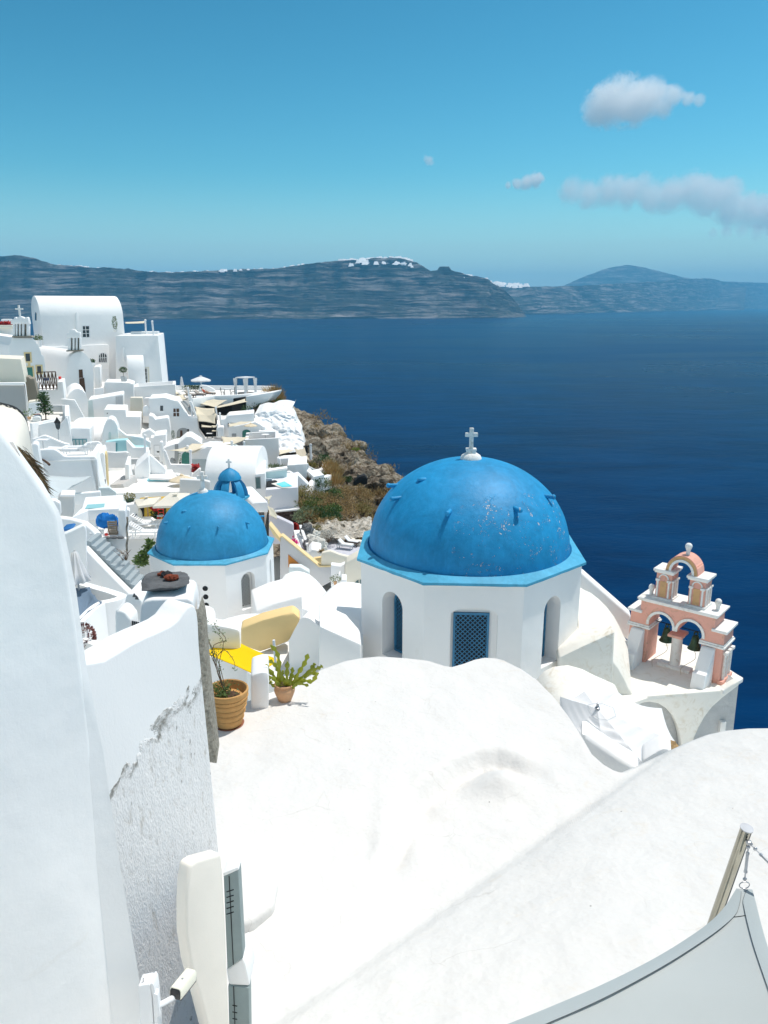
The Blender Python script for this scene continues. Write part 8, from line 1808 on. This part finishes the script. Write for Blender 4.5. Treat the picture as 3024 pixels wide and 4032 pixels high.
def cliff_near():
 rows = [[P((u, v), y) for u, v, y in r] for r in (CF, CE, CD, CC, CB, CA)]
 back = [p + Vector((9, 16, -26)) for p in rows[-1]]; back2 = [Vector((p.x + 26, p.y + 40, SEA - 3)) for p in rows[-1]]
 rows += [back, back2]
 def cat(a, b, c, d, t): return .5 * (2 * b + (c - a) * t + (2 * a - 5 * b + 4 * c - d) * t * t + (3 * b - a - 3 * c + d) * t ** 3)
 S = 15; fine = []
 for r in rows:
  o = []
  for i in range(len(r) - 1):
   a, b, c, d = r[max(i - 1, 0)], r[i], r[i + 1], r[min(i + 2, len(r) - 1)]
   o += [cat(a, b, c, d, k / S) for k in range(S)]
  fine.append(o + [r[-1]])
 out = []
 for j in range(len(fine) - 1):
  n = 26 if j < 5 else 12
  for k in range(n):
   t = k / n; row = []
   for i in range(len(fine[0])):
    p = fine[j][i].lerp(fine[j + 1][i], t); L = j + t
    amp = .35 + 1.15 * math.exp(-((L - 3.2) / 1.3) ** 2)
    q = p * .19; d = noise.fractal(q, .9, 2.1, 5); rd = 1 - 2 * abs(noise.noise(p * .42)); e = noise.noise(p * 1.1); h = noise.noise(p * 2.6)
    p = p + Vector((.35 * d * amp, -1.1 * amp * d - .5 * amp * rd, .75 * amp * d + .45 * amp * rd + .35 * e * amp + .18 * h))
    row.append(p)
   out.append(row)
 out.append(fine[-1]); m = MB(); m.grid(out)
 for u, v, y, r, s in ((1200, 1790, 80, 2.6, 1), (1265, 1820, 76.5, 2.2, 2), (1310, 1880, 73.5, 2.0, 3), (1365, 1890, 74, 2.0, 4), (1420, 1910, 71, 1.6, 5), (1230, 1720, 82, 1.8, 6), (1330, 1800, 77, 1.6, 7), (1400, 1830, 75, 1.4, 8), (1472, 1880, 72.5, 1.5, 9), (1410, 1760, 78.4, .8, 10), (1300, 1720, 80.6, 1.3, 11), (1350, 1960, 70, 1.8, 12), (1290, 1930, 71, 1.7, 13), (1540, 1930, 69, 1.4, 14), (1190, 1860, 76.5, 1.5, 15)):
  c = P((u, v), y); g0 = len(m.bm.verts); m.sphere(c, r, (1.15, .9, .85), 4); m.bm.verts.ensure_lookup_table()
  for w in list(m.bm.verts)[g0:]:
   d = w.co - c; w.co += d * (.55 * noise.noise(w.co * .55) + .28 * noise.noise(w.co * 1.5) + .12 * noise.noise(w.co * 4))
 o = m.build('cliff', M['rock'], ang=25); tag(o, 'bare brown rocky point dropping to the sea', 'cliff', kind='structure')
cliff_near()
def white_rock():
 T_ = [(955, 545, 80), (1030, 522, 80), (1090, 525, 80), (1150, 500, 80.5), (1230, 496, 81), (1300, 512, 81.5)]; B_ = [(965, 780, 76.5), (1060, 800, 76.3), (1180, 900, 75), (1260, 905, 74.6), (1330, 900, 74.6), (1425, 880, 75.2)]
 Md = [(960, 660, 78.6), (1040, 650, 78.4), (1120, 680, 78), (1210, 690, 77.8), (1290, 680, 78), (1385, 690, 78.6)]
 rows = []
 a = spline([P(zB(x, y), d) for x, y, d in T_], 12); b = spline([P(zB(x, y), d) for x, y, d in Md], 12); c = spline([P(zB(x, y), d) for x, y, d in B_], 12)
 tp = [p + Vector((0, 3.5, .5)) for p in a]; rows.append(tp)
 for A, B2 in ((a, b), (b, c)):
  for k in range(30): rows.append([p.lerp(q, k / 30) for p, q in zip(A, B2)])
 rows.append(c); out = []
 for j, r in enumerate(rows):
  o = []
  for p in r:
   n = noise.noise(p * .7); rd = 1 - 2 * abs(noise.noise(p * 1.3 + Vector((3, 1, 2)))); e = noise.noise(p * 2.8)
   o.append(p + (Vector((.2 * n, -.55 * n - .32 * rd - .2 * e, .06 * rd + .05 * e)) if j else Vector()))
  out.append(o)
 # close the right edge backwards
 for r in out: r.append(r[-1] + Vector((-.2, 3, 0)))
 m = MB(); m.grid(out); o = m.build('whitewashed_rock', M['whitewashed_rock'], ang=30); tag(o, 'lumpy rock face painted white at the edge of the village', 'rock')
white_rock()
# plants on the top of the point
gp = 'dry grass tufts on the point'
for k, (x, y, Y, rx, h, n, lab) in enumerate(((1130, 410, 88.5, 1.5, 3.0, 700, 'tall dry golden grass crowning the point beside the sea terrace'), (1180, 435, 88, 1.0, 2.2, 350, 'lower dry golden grass at the right of the tall tuft'), (1085, 440, 87.5, 1.0, 1.7, 260, 'dry golden grass left under the tall tuft'))):
 grass_tuft(lab, P(zB(x, y), Y), rx * .62, h * .6, n, 'grass_dry', 80 + k, None, 'dry_grass', gp)
for k, (x, y, Y, rx, rz, lf, lab) in enumerate(((990, 490, 84.5, 1.6, 1.0, 'leaf_mid', 'low green bush leftmost above the whitewashed rock'), (1060, 480, 85, 1.5, 1.1, 'leaf_dark', 'dark green bush in the middle above the whitewashed rock'), (1110, 500, 84, 1.0, .8, 'leaf_olive', 'olive green bush drooping over the whitewashed rock'), (1190, 452, 87, 1.1, .8, 'leaf_mid', 'small green bush under the dry golden grass'), (1020, 545, 82, .7, .9, 'leaf_dark', 'dark trailing plant hanging down the whitewashed rock'))):
 shrub(lab, P(zB(x, y), Y), rx * .62, rz * .6, lf, 420, .2, .08, 90 + k, group='bushes above the whitewashed rock', clump=7)
# shrubs of the garden slope, each one placed on its own
rnd = random.Random(77)
SH = [(480, 1160, 56.5, 1.7, 1.5, 'leaf_olive', 'olive brown bush at the corner of the pool house'), (545, 1150, 57.5, 1.7, 1.3, 'shrub_brown', 'brown bush just right of the pool house corner'), (610, 1190, 57, 1.8, 1.4, 'leaf_olive', 'large olive bush in the upper left of the slope'), (680, 1190, 57.5, 1.6, 1.2, 'shrub_brown', 'brown feathery bush left of the dark green bush'),
 (500, 1260, 54.5, 1.4, 1.3, 'shrub_brown', 'tan bush low beside the pool house wall'), (560, 1290, 54.5, 1.6, 1.3, 'leaf_mid', 'green bush in the middle of the lower slope'), (640, 1290, 55, 1.5, 1.3, 'shrub_brown', 'reddish brown bush in the middle of the slope'), (610, 1240, 56, 1.3, 1.1, 'leaf_mid', 'bright green bush among the brown ones'),
 (500, 1400, 51.5, 1.5, 1.6, 'leaf_grey_green', 'grey green round bush above the red gate'), (570, 1390, 52, 1.3, 1.2, 'shrub_brown', 'brown bush right of the grey green round bush'), (650, 1390, 52.5, 1.6, 1.3, 'leaf_olive', 'olive brown bush lowest in the middle of the slope'), (720, 1370, 53, 1.5, 1.6, 'leaf_dark', 'dark green upright bush lowest on the slope'), (780, 1420, 52, 1.3, 1.5, 'leaf_dark', 'dark green bush at the bottom edge of the slope'), (790, 1330, 54, 1.5, 1.3, 'leaf_mid', 'green bush between the olive and brown bushes'),
 (740, 1440, 51, 1.2, 1.1, 'shrub_brown', 'brown bush at the bottom edge of the slope'), (760, 1180, 58.5, 1.5, 1.2, 'leaf_dark', 'dark green bush near the garden walls'), (820, 1170, 59, 1.6, 1.2, 'leaf_mid', 'green bush right of the garden walls'), (850, 1240, 57, 1.8, 1.4, 'shrub_brown', 'broad brown bush in the right half of the slope'), (940, 1260, 56.5, 1.9, 1.5, 'shrub_brown', 'broad brown bush farthest right on the slope'), (1040, 1290, 55.5, 1.9, 1.6, 'shrub_brown', 'tall tawny bush below the cave'), (980, 1340, 54.5, 1.6, 1.4, 'shrub_brown', 'tawny bush above the pale rocks'), (1090, 1320, 55, 1.4, 1.2, 'leaf_olive', 'small tawny bush near the big blue dome'),
 (880, 1130, 60.5, 1.5, 1.2, 'shrub_brown', 'brown bush under the rock face'), (960, 1120, 61.5, 1.7, 1.1, 'shrub_brown', 'low brown bush under the cave'), (1050, 1110, 62, 1.7, 1.0, 'shrub_brown', 'low brown bush on the ledge right of the cave'), (1130, 1180, 60, 1.5, 1.0, 'shrub_brown', 'low brown bush on the ledge beside the big blue dome'), (610, 1500, 49.5, .7, .7, 'leaf_olive', 'small olive bush beside the white stairs')]
leafmat('leaf_grey_green', (.10, .14, .07), (.19, .22, .12))
for k, (x, y, Y, rx, rz, lf, lab) in enumerate(SH): shrub(lab, P(zK(x, y + 26), Y), rx * .68, rz * .62, lf, 620 if rx > 1 else 260, .18, .045 if 'brown' in lf or 'olive' in lf else .08, 200 + k, group='bushes of the garden slope', clump=10)
for k, (x, y, Y, rx, h, lab) in enumerate(((770, 880, 70, 1.0, 2.3, 'dry straw coloured grass clump above the curved garden wall'), (800, 960, 68, 1.1, 2.6, 'tall dry straw coloured grass clump in front of the rock face'), (820, 1030, 66, 1.0, 2.2, 'dry straw coloured grass clump lowest by the rock face'))):
 grass_tuft(lab, P(zK(x, y + 26), Y), rx * .62, h * .55, 420, 'grass_dry', 300 + k, None, 'dry_grass', 'dry grass in front of the rock face')
for k, (x, y, Y, rx, rz, lf, lab) in enumerate(((690, 800, 72, 1.5, 1.2, 'leaf_dark', 'dark green plants at the mouth of the dark cave'), (600, 850, 70.5, 1.4, .7, 'leaf_olive', 'low mixed bed plants inside the curved garden wall'), (620, 920, 68, .7, .8, 'leaf_dark', 'dark blue green plant between the two garden walls'), (620, 1060, 62.5, 1.4, 1.7, 'leaf_dark', 'dark green bush hugging the curved white wall'), (700, 1050, 64, 1.3, 1.4, 'leaf_grey_green', 'grey green bush with pale flowers by the garden wall'), (540, 1010, 63, .5, .9, 'flower_dark', 'reddish potted bush at the garden steps'), (690, 945, 66.5, .9, .5, 'leaf_olive', 'low plants along the upper garden wall'), (935, 1010, 68, .8, 1.2, 'leaf_dark', 'dark shrub at the left of the second cave'), (1025, 690, 76.5, .9, .6, 'leaf_bright', 'bright green cushion plant on the rocks near the sea'))):
 if lf == 'leaf_bright': leafmat('leaf_bright', (.14, .22, .02), (.25, .32, .04))
 shrub(lab, P(zK(x, y + 22), Y), rx * .6, rz * .58, lf, 360, .16, .08, 400 + k, group='garden plants by the rock', clump=8)
# scattered tufts over the rock itself
def scatter(name, label, pxs, n, leaf, seed, L, sp):
 m = MB(); r = random.Random(seed)
 for _ in range(n):
  u, v, y = pxs[r.randrange(len(pxs))]; c = P((u + r.gauss(0, sp), v + r.gauss(0, sp * .6)), y)
  for _ in range(26): m.leaf(c + Vector((r.gauss(0, .35), r.gauss(0, .35), r.uniform(-.2, .35))), Vector((r.gauss(0, .6), r.gauss(0, .6), 1)), Vector((r.gauss(0, 1), r.gauss(0, 1), .2)), L * r.uniform(.5, 1.3), .06)
 o = m.build(name, M[leaf], norm=False, smooth=False); tag(o, label, 'ground cover', kind='stuff')
scatter('dry_scrub', 'dry scrub dotted over the rocky point', [(1250, 1650, 84.2), (1290, 1690, 81), (1330, 1730, 79.2), (1430, 1800, 75.5), (1500, 1870, 72), (1560, 1910, 69.4), (1480, 1960, 67), (1400, 1860, 73), (1530, 1990, 65), (1590, 1990, 64), (1450, 2060, 58.5), (1400, 1770, 77)], 150, 'shrub_brown', 501, .35, 22)
scatter('dry_scrub', 'tawny weeds at the foot of the rock', [(1280, 2000, 61), (1350, 2010, 61), (1400, 2020, 60.5), (1440, 2030, 60), (1490, 2060, 57.5), (1300, 2060, 57), (1230, 2050, 56), (1260, 2080, 54.5), (1310, 2100, 53.5), (1200, 2040, 57), (1360, 2100, 54), (1420, 2110, 53), (1250, 2020, 59)], 210, 'shrub_brown', 502, .4, 20)
# ---- right hand houses above the pool
t, f = block('house', 'white cube house with a walled roof left of the garden slope', 'house', [zT(1165, 790), zT(1165, 545), zT(1190, 540), zT(1484, 525), zT(1490, 800)], 63, 3.4, group=VG, ops=[dict(px=quadpx(*zT(1172, 690), *zT(1200, 745)), kind='vent', mat=M['white_cool'])])
wallpath([P(zT(*p), y) for p, y in (((1170, 545), 63.1), ((1484, 522), 63.1), ((1330, 430), 67), ((1190, 470), 67))], .3, .5).build('x', W_, bevel=.05); o = COL.objects[-1]; o.name = 'roof_parapet'; tag(o, 'white parapet round the roof of the cube house', 'wall')
block('house_wall', 'white wall behind the cube house with a recessed pool edge', 'wall', [zT(1030, 640), zT(1030, 440), zT(1200, 430), zT(1330, 420), zT(1480, 520), zT(1480, 640)], 67.4, 1.5)
sail_obj('shade_sail', 'cream sail tucked under the whitewashed rock', [zT(1030, 300), zT(1185, 285), zT(1290, 300), zT(1150, 345), zT(1030, 375)], 0, 'sail_cream', .08, Y=[70, 72, 72, 69, 68])
sail_obj('burlap_screen', 'sand coloured cloth hung below the whitewashed rock', [zT(1290, 275), zT(1380, 285), zT(1450, 255), zT(1495, 380), zT(1530, 460), zT(1420, 470), zT(1310, 420)], 0, 'burlap', .1, Y=[72, 72.5, 73, 72, 71, 70.5, 70.5], group=None, cat='screen')
posts([('grey post in front of the dark cave', P(zT(1548, 215), 72.2), P(zT(1550, 460), 71.6))], r=.11, mat='grey_metal')
block('cave', 'dark cave mouth with a net screen at the foot of the rock face', 'cave', [zT(1450, 480), zT(1440, 250), zT(1530, 215), zT(1600, 330), zT(1680, 400), zT(1720, 480)], 75.2, 1.0, mat=M['dark'])
block('locker', 'small white box inside the dark cave', 'box', quadpx(*zT(1555, 380), *zT(1580, 445)), 74.4, .3)
block('cave', 'second dark hollow under the rock face right of the garden', 'cave', [zK(990, 1060), zK(1000, 1020), zK(1050, 965), zK(1110, 950), zK(1140, 985), zK(1142, 1035), zK(1080, 1052)], 66.2, .8, mat=M['dark'])
# garden walls
wallpath(spline([P(zK(*p), y) for p, y in (((535, 845), 68), ((600, 880), 68.5), ((640, 890), 69), ((690, 870), 70), ((708, 840), 71), ((712, 818), 72))], 4), .45, 1.4).build('x', W_, bevel=.1); o = COL.objects[-1]; o.name = 'garden_wall'; tag(o, 'curved white garden wall rising to a point before the rock face', 'wall')
wallpath(spline([P(zK(*p), y) for p, y in (((530, 870), 66), ((580, 915), 65), ((640, 965), 64), ((700, 960), 65), ((758, 940), 66))], 4), .5, 1.2).build('x', W_, bevel=.1); o = COL.objects[-1]; o.name = 'garden_wall'; tag(o, 'second white garden wall below the curved one, bending right', 'wall')
wallpath(spline([P(zK(*p), y) for p, y in (((650, 970), 63.5), ((600, 985), 62.5), ((572, 1015), 61.5), ((565, 1060), 60.5), ((545, 1090), 59.5), ((500, 1105), 58.5))], 4), .4, 1.8).build('x', W_, bevel=.1); o = COL.objects[-1]; o.name = 'garden_wall'; tag(o, 'curling white wall enclosing the dark green bush', 'wall')
block('house_wall', 'white gabled wall right of the pale turquoise pool wall', 'wall', [zK(330, 1110), zK(325, 990), zK(425, 945), zK(440, 942), zK(480, 980), zK(540, 1040), zK(565, 1085), zK(560, 1110)], 60, 1.2)
block('low_wall', 'small white wall with a dark recess beside the cube house', 'wall', [zT(1165, 760), zT(1160, 655), zT(1215, 655), zT(1290, 710), zT(1290, 760)], 61, .5)
steps('steps', 'white garden steps right of the cube house', P(zT(1492, 640), 64), P(zT(1600, 740), 62), 5, (.8, .8, 0), 'white_cool')
block('ramp_wall', 'narrow white ramp wall left of the tall white block corner', 'wall', [zT(1010, 610), zT(995, 440), zT(1020, 425), zT(1050, 440), zT(1070, 610)], 66, .8)
ivy2 = grass_tuft('dry shrubs along the wall foot above the pale turquoise pool wall', P(zT(985, 605), 62.5), .75, .5, 200, 'leaf_grey_green', 520, .4, 'bushes', None)
ivy2['category'] = 'bush'
wallpath([P(zT(*p), y) for p, y in (((615, 400), 65.5), ((700, 470), 64.5), ((760, 560), 62.8), ((850, 640), 61.5))], .4, 1.4).build('x', W_, bevel=.06); o = COL.objects[-1]; o.name = 'stair_wall'; tag(o, 'white stair wall descending left of the tall white block', 'wall')
wallpath([P(zT(*p), y) for p, y in (((745, 470), 65), ((780, 490), 64.5), ((830, 560), 63.4), ((905, 620), 62))], .4, 1.4).build('x', W_, bevel=.06); o = COL.objects[-1]; o.name = 'stair_wall'; tag(o, 'second white stair wall closer to the tall white block', 'wall')
t, f = block('planter', 'open white planter box at the foot of the stair walls', 'planter', [zT(585, 570), zT(565, 480), zT(710, 490), zT(725, 510), zT(722, 600)], 63.2, 1.2)
# ---- plunge pool house
t, f = block('pool_house', 'tall white pool house on a dark stone base above the red gate', 'house', [zT(810, 1280), zT(812, 950), zT(1338, 905), zT(1350, 1280)], 54.5, 5.2, group=None, bevel=.04, mat=M['lilac_white'])
zp = f.pt(zT(1070, 930)).z + .04
m = MB(); deck = [Pz(zT(*p), zp) for p in ((905, 852), (1080, 925), (1336, 912), (1135, 800))]; m.prism(deck, (0, 0, .03)); o = m.build('pool_deck', M['pale_deck']); tag(o, 'pale deck round the small turquoise pool', 'deck', kind='structure')
m = MB(); m.prism([Pz(zT(*p), zp + .05) for p in ((985, 850), (1085, 905), (1250, 890), (1120, 812))], (0, 0, .01)); o = m.build('water', M['pool_bright']); tag(o, 'bright turquoise water of the small pool', 'water', kind='structure')
block('pool_wall', 'pale turquoise wall with a white top behind the small pool', 'wall', [zT(805, 900), zT(800, 660), zT(1155, 612), zT(1165, 860)], 58.2, .5, mat=M['aqua_pale'])
block('coping', 'white coping on the pale turquoise pool wall', 'ledge', [zT(790, 668), zT(790, 645), zT(1150, 592), zT(1166, 600), zT(1166, 622)], 58.0, .8)
block('recess', 'dark recess floor beside the small pool', 'floor', [zT(818, 945), zT(818, 905), zT(960, 880), zT(1050, 925)], 55.2, 2.0, mat=M['dark'])
c = P(zT(858, 905), 57); t = thing('armchair', 'teal cushioned white armchair beside the small pool', 'armchair', c)
MB().box(c + Vector((0, 0, .16)), (.6, .5, .16)).build('seat', M['teal_cushion'], t, bevel=.03); MB().box(c + Vector((0, .25, .42)), (.52, .14, .4)).build('backrest', M['blue_pale'], t, bevel=.03)
for s in (-.27, .27): MB().box(c + Vector((s, 0, .04)), (.05, .45, .08)).build('leg', M['dark'], t)
block('stone_wall', 'dark brown stone base under the white pool house', 'wall', [zK(225, 1480), zK(215, 1325), zK(460, 1300), zK(470, 1330), zK(470, 1480)], 54.2, 4, mat=M['stone_base'])
block('ledge', 'white ledge between the pool house and its dark stone base', 'ledge', [zK(205, 1325), zK(205, 1308), zK(458, 1283), zK(462, 1303)], 54.0, .8)
sail_obj('shade_sail', 'small curved cream sail beside the white pool house', [zT(790, 1065), zT(920, 1035), zT(880, 1100), zT(870, 1180), zT(850, 1180), zT(845, 1100)], 0, 'sail_cream', .05, Y=[49, 52, 51, 49, 48, 47.5])
sail_obj('shade_sail', 'narrow cream sail pointing down over the lilac wall', [zK(130, 1245), zK(190, 1280), zK(285, 1425), zK(160, 1350)], 0, 'sail_cream', .05, Y=[46, 47, 49, 45.5])
t, f = block('house', 'white house with a bright triangular roof behind the smaller blue dome', 'house', [zT(600, 1320), zT(590, 1180), zT(640, 1160), zT(850, 1150), zT(852, 1320)], 45.5, 3.5, group=VG, vec=(-1.5, 3.2, .25))
# ---- red gate stairs
block('lilac_wall', 'lilac shaded wall sloping down to the red gate', 'wall', [zK(150, 1640), zK(150, 1345), zK(185, 1350), zK(280, 1390), zK(385, 1440), zK(398, 1450), zK(402, 1640)], 47.5, .6, mat=M['lilac'])
t = thing('gate', 'bright red slatted gate at the top of the white stairs', 'gate', P(zK(415, 1500), 48.4)); m = MB(); q = [(388, 1435), (398, 1428), (408, 1424), (418, 1426), (428, 1434), (438, 1446)]
for k, (x, y) in enumerate(q): m.beam(P(zK(x, y), 48.4), P(zK(x + 6, 1492 + k), 48.4), .13, .04)
m.build('slats', M['red'], t); m = MB(); m.beam(P(zK(386, 1455), 48.45), P(zK(446, 1462), 48.45), .12, .05); m.beam(P(zK(392, 1482), 48.45), P(zK(448, 1490), 48.45), .12, .05); m.build('rail', M['red'], t)
steps('stairs', 'white stairs coming down from the red gate', P(zK(400, 1500), 47.8), P(zK(450, 1712), 43.8), 9, (1.35, .25, 0), 'white')
m = MB(); a, b = P(zK(468, 1455), 47.2), P(zK(535, 1645), 43.8); m.beam(a, b, .16, .12);
for k in range(5): p = a.lerp(b, k / 4); m.beam(p, p - Vector((0, 0, 1.0)), .07)
o = m.build('handrail', M['paint_white']); tag(o, 'white handrail beside the stairs to the red gate', 'handrail')
ivy3 = MB(); r5 = random.Random(88)
for _ in range(240): ivy3.leaf(P(zK(405 + r5.gauss(0, 14), 1622 + r5.gauss(0, 14)), 44 + r5.gauss(0, .2)), Vector((r5.gauss(0, 1), r5.gauss(0, 1), r5.gauss(0, 1))), Vector((0, 0, 1)), .16, .12)
o = ivy3.build('bougainvillea', M['magenta'], norm=False, smooth=False); tag(o, 'magenta flowering bush at the side of the white stairs', 'bush')
# sloping grey wall with ochre coping
t, f = block('ramp_wall', 'grey shaded stair wall sloping down with an ochre coping and an open window', 'wall', [zK(262, 2080), zK(262, 1572), zK(280, 1560), zK(655, 1868), zK(772, 1868), zK(776, 2020), zK(660, 2080)], 39.5, .45, mat=M['grey_ramp'], ops=[dict(px=[zK(347, 1868), zK(345, 1742), zK(440, 1822), zK(492, 1866)], kind='window', mat=M['orange'])])
m = MB(); m.prism(f.pts([zK(262, 1578), zK(268, 1556), zK(288, 1558), zK(658, 1862), zK(772, 1861), zK(772, 1869), zK(654, 1872), zK(284, 1569)], .04), -f.n * .5); m.build('coping', M['ochre_trim'], t, bevel=.03)
MB().prism(f.pts([zK(262, 1578), zK(200, 1500), zK(150, 1440), zK(150, 1470), zK(200, 1560), zK(262, 1620)], .03), -f.n * .7).build('coping', M['ochre_trim'], t, bevel=.03)
o = block('sill_box', 'orange box on the sill of the window opening in the grey stair wall', 'box', [zK(355, 1868), zK(355, 1848), zK(412, 1845), zK(414, 1866)], 39.3, .3, mat=M['terracotta'])[0]
t, f = block('planter', 'ochre walled landing at the lower end of the grey stair wall', 'planter', [zK(605, 1870), zK(598, 1790), zK(690, 1778), zK(756, 1862), zK(745, 1872)], 41, .4, mat=M['ochre'])
block('low_wall', 'cream ledge and pale blue strip behind the rounded barrel vault', 'wall', [zK(350, 1960), zK(352, 1872), zK(470, 1872), zK(560, 1925), zK(560, 1960)], 38.6, .6, mat=M['sage_light'])
# ---- sun terrace with two loungers, cream house, boulders
zl = P(zF(1380, 230), 47).z
m = MB(); m.prism([Pz(zQ(*p), zl) for p in ((890, 520), (900, 470), (1100, 350), (1180, 380), (1400, 460), (1500, 520), (1500, 660), (1300, 640), (1130, 615))], (0, 0, -2)); o = m.build('sun_terrace', M['lilac_floor']); tag(o, 'pale lilac terrace floor with two loungers', 'terrace', kind='structure')
wallpath([Pz(zQ(*p), zl + .35) for p in ((1060, 310), (1180, 370), (1290, 400), (1420, 430))], .35, 1.2).build('x', M['cream'], bevel=.05); o = COL.objects[-1]; o.name = 'terrace_wall'; tag(o, 'low cream wall behind the two loungers on the lilac terrace', 'wall')
lounger('white sun lounger with a silver frame at the front of the lilac terrace', Pz(zQ(1290, 548), zl), 2.75, 1.1, .4, 'grey_metal', 'cloth_white', .75, .06, 'loungers of the lilac terrace')
lounger('white sun lounger with a wooden frame farther back on the lilac terrace', Pz(zQ(1370, 505), zl), 2.75, 1.1, .4, 'dark_wood', 'cloth_white', .75, .06, 'loungers of the lilac terrace')
t, f = block('house', 'cream house with a rounded bright roof left of the big blue dome', 'house', [zQ(1190, 1100), zQ(1190, 740), zQ(1215, 705), zQ(1400, 600), zQ(1470, 570), zQ(1470, 1100)], 36.5, 1.0, mat=M['cream'], group=VG, bevel=.15, ops=[dict(px=quadpx(*zQ(1155, 885), *zQ(1170, 910)), kind='vent', mat=M['dark']), dict(px=[zQ(1305, 985), zQ(1330, 960), zQ(1365, 935), zQ(1368, 990)], kind='window', mat=M['shutter']), dict(px=quadpx(*zQ(1385, 935), *zQ(1400, 990)), kind='window', mat=M['shutter'])])
block('vaulted_roof', 'cream rounded roof ledge below the lilac terrace', 'roof', [zQ(870, 760), zQ(880, 590), zQ(1000, 560), zQ(1120, 610), zQ(1290, 650), zQ(1400, 580), zQ(1420, 620), zQ(1200, 740), zQ(1100, 760)], 39.6, .35, mat=M['cream'], bevel=.12)
block('house_wall', 'white wall of the small stairway below the cream house', 'wall', [zQ(1005, 1040), zQ(1005, 745), zQ(1130, 760), zQ(1190, 730), zQ(1190, 1040)], 37, .5)
block('low_wall', 'little bright white block at the end of the second barrel vault', 'wall', quadpx(*zQ(1140, 935), *zQ(1212, 1000)), 33.5, .8)
pot_plant('dark leafy plant in a terracotta pot beside the grey stair wall', P(zQ(1068, 1005), 34.5), 'bush', .5, 'terracotta', 'leaf_grey_green', .16, .11, n=180, hgt=.46, seed=91)
m = MB(); a, b = P(zQ(1090, 960), 34.3), P(zQ(1125, 830), 36); m.beam(a, b, .05); m.beam(P(zQ(1090, 1000), 34.3), a, .05); m.beam(P(zQ(1125, 900), 36), b, .05); m.beam(P(zQ(1108, 930), 35.1), P(zQ(1108, 880), 35.1), .05); o = m.build('handrail', M['paint_white']); tag(o, 'thin white handrail by the terracotta pot plant', 'handrail')
block('low_wall', 'bright white flat block beside the boulder at the stairs foot', 'wall', [zQ(700, 650), zQ(705, 600), zQ(755, 540), zQ(880, 565), zQ(870, 650)], 42, 1.6)
for k, (x, y, Y, r, mt, lab, sz) in enumerate(((825, 490, 44, 1.05, 'boulder', 'big pale whitewashed boulder beside the white stairs', (1.1, .9, 1.0)), (690, 300, 46.5, .8, 'slate', 'dark boulder right of the white handrail', (1, .9, 1.1)), (700, 480, 44.2, .55, 'slate', 'small dark boulder below the white handrail', (1, 1, 1.2)), (790, 330, 46.8, .6, 'boulder', 'small pale boulder above the spotted rock', (1.2, .9, .7)), (745, 400, 45.2, .6, 'boulder', 'pale boulder between the handrail and the spotted rock', (1, .9, .9)))):
 m = MB().sphere(P(zQ(x, y), Y), r * .5, sz, 4, .35); o = m.build('boulder', M[mt], ang=35); tag(o, lab, 'boulder', 'boulders by the stairs')
shrub('pale grey spotted shrub covering the rock behind the lilac terrace', P(zQ(960, 430), 47.5), .75, .75, 'leaf_grey', 900, .09, .05, 601, 'shrub', 'shrub', 'bushes by the lilac terrace', .3, 12)
m = MB(); rows = []
for j in range(22): rows.append([P(zQ(640 + 900 * i / 39, 190 + 20 * math.sin(i * .3) + 240 * j / 21 - 50 * (i / 39)), 51 - 3 * j / 21) + Vector((0, -.3 * noise.noise((i * .35, j * .4, 1)) - .15 * noise.noise((i * .9, j * .9, 5)), .22 * noise.noise((i * .4, j * .5, 9)) + .09 * noise.noise((i, j, 2)))) for i in range(40)])
m.grid(rows); o = m.build('rocks', M['pale_rock'], ang=25); tag(o, 'pale broken rocks behind the lilac terrace', 'rocks', kind='structure')
m = MB(); r6 = random.Random(99)
for _ in range(160):
 c = P(zQ(880 + r6.gauss(0, 16), 580 + r6.gauss(0, 12)), 41); m.leaf(c, Vector((r6.gauss(0, 1), r6.gauss(0, 1), .5)), Vector((0, 0, 1)), .2, .04)
o = m.build('dry_plant', M['shrub_brown'], norm=False, smooth=False); tag(o, 'small dry brown plant on the cream ledge below the boulder', 'plant')
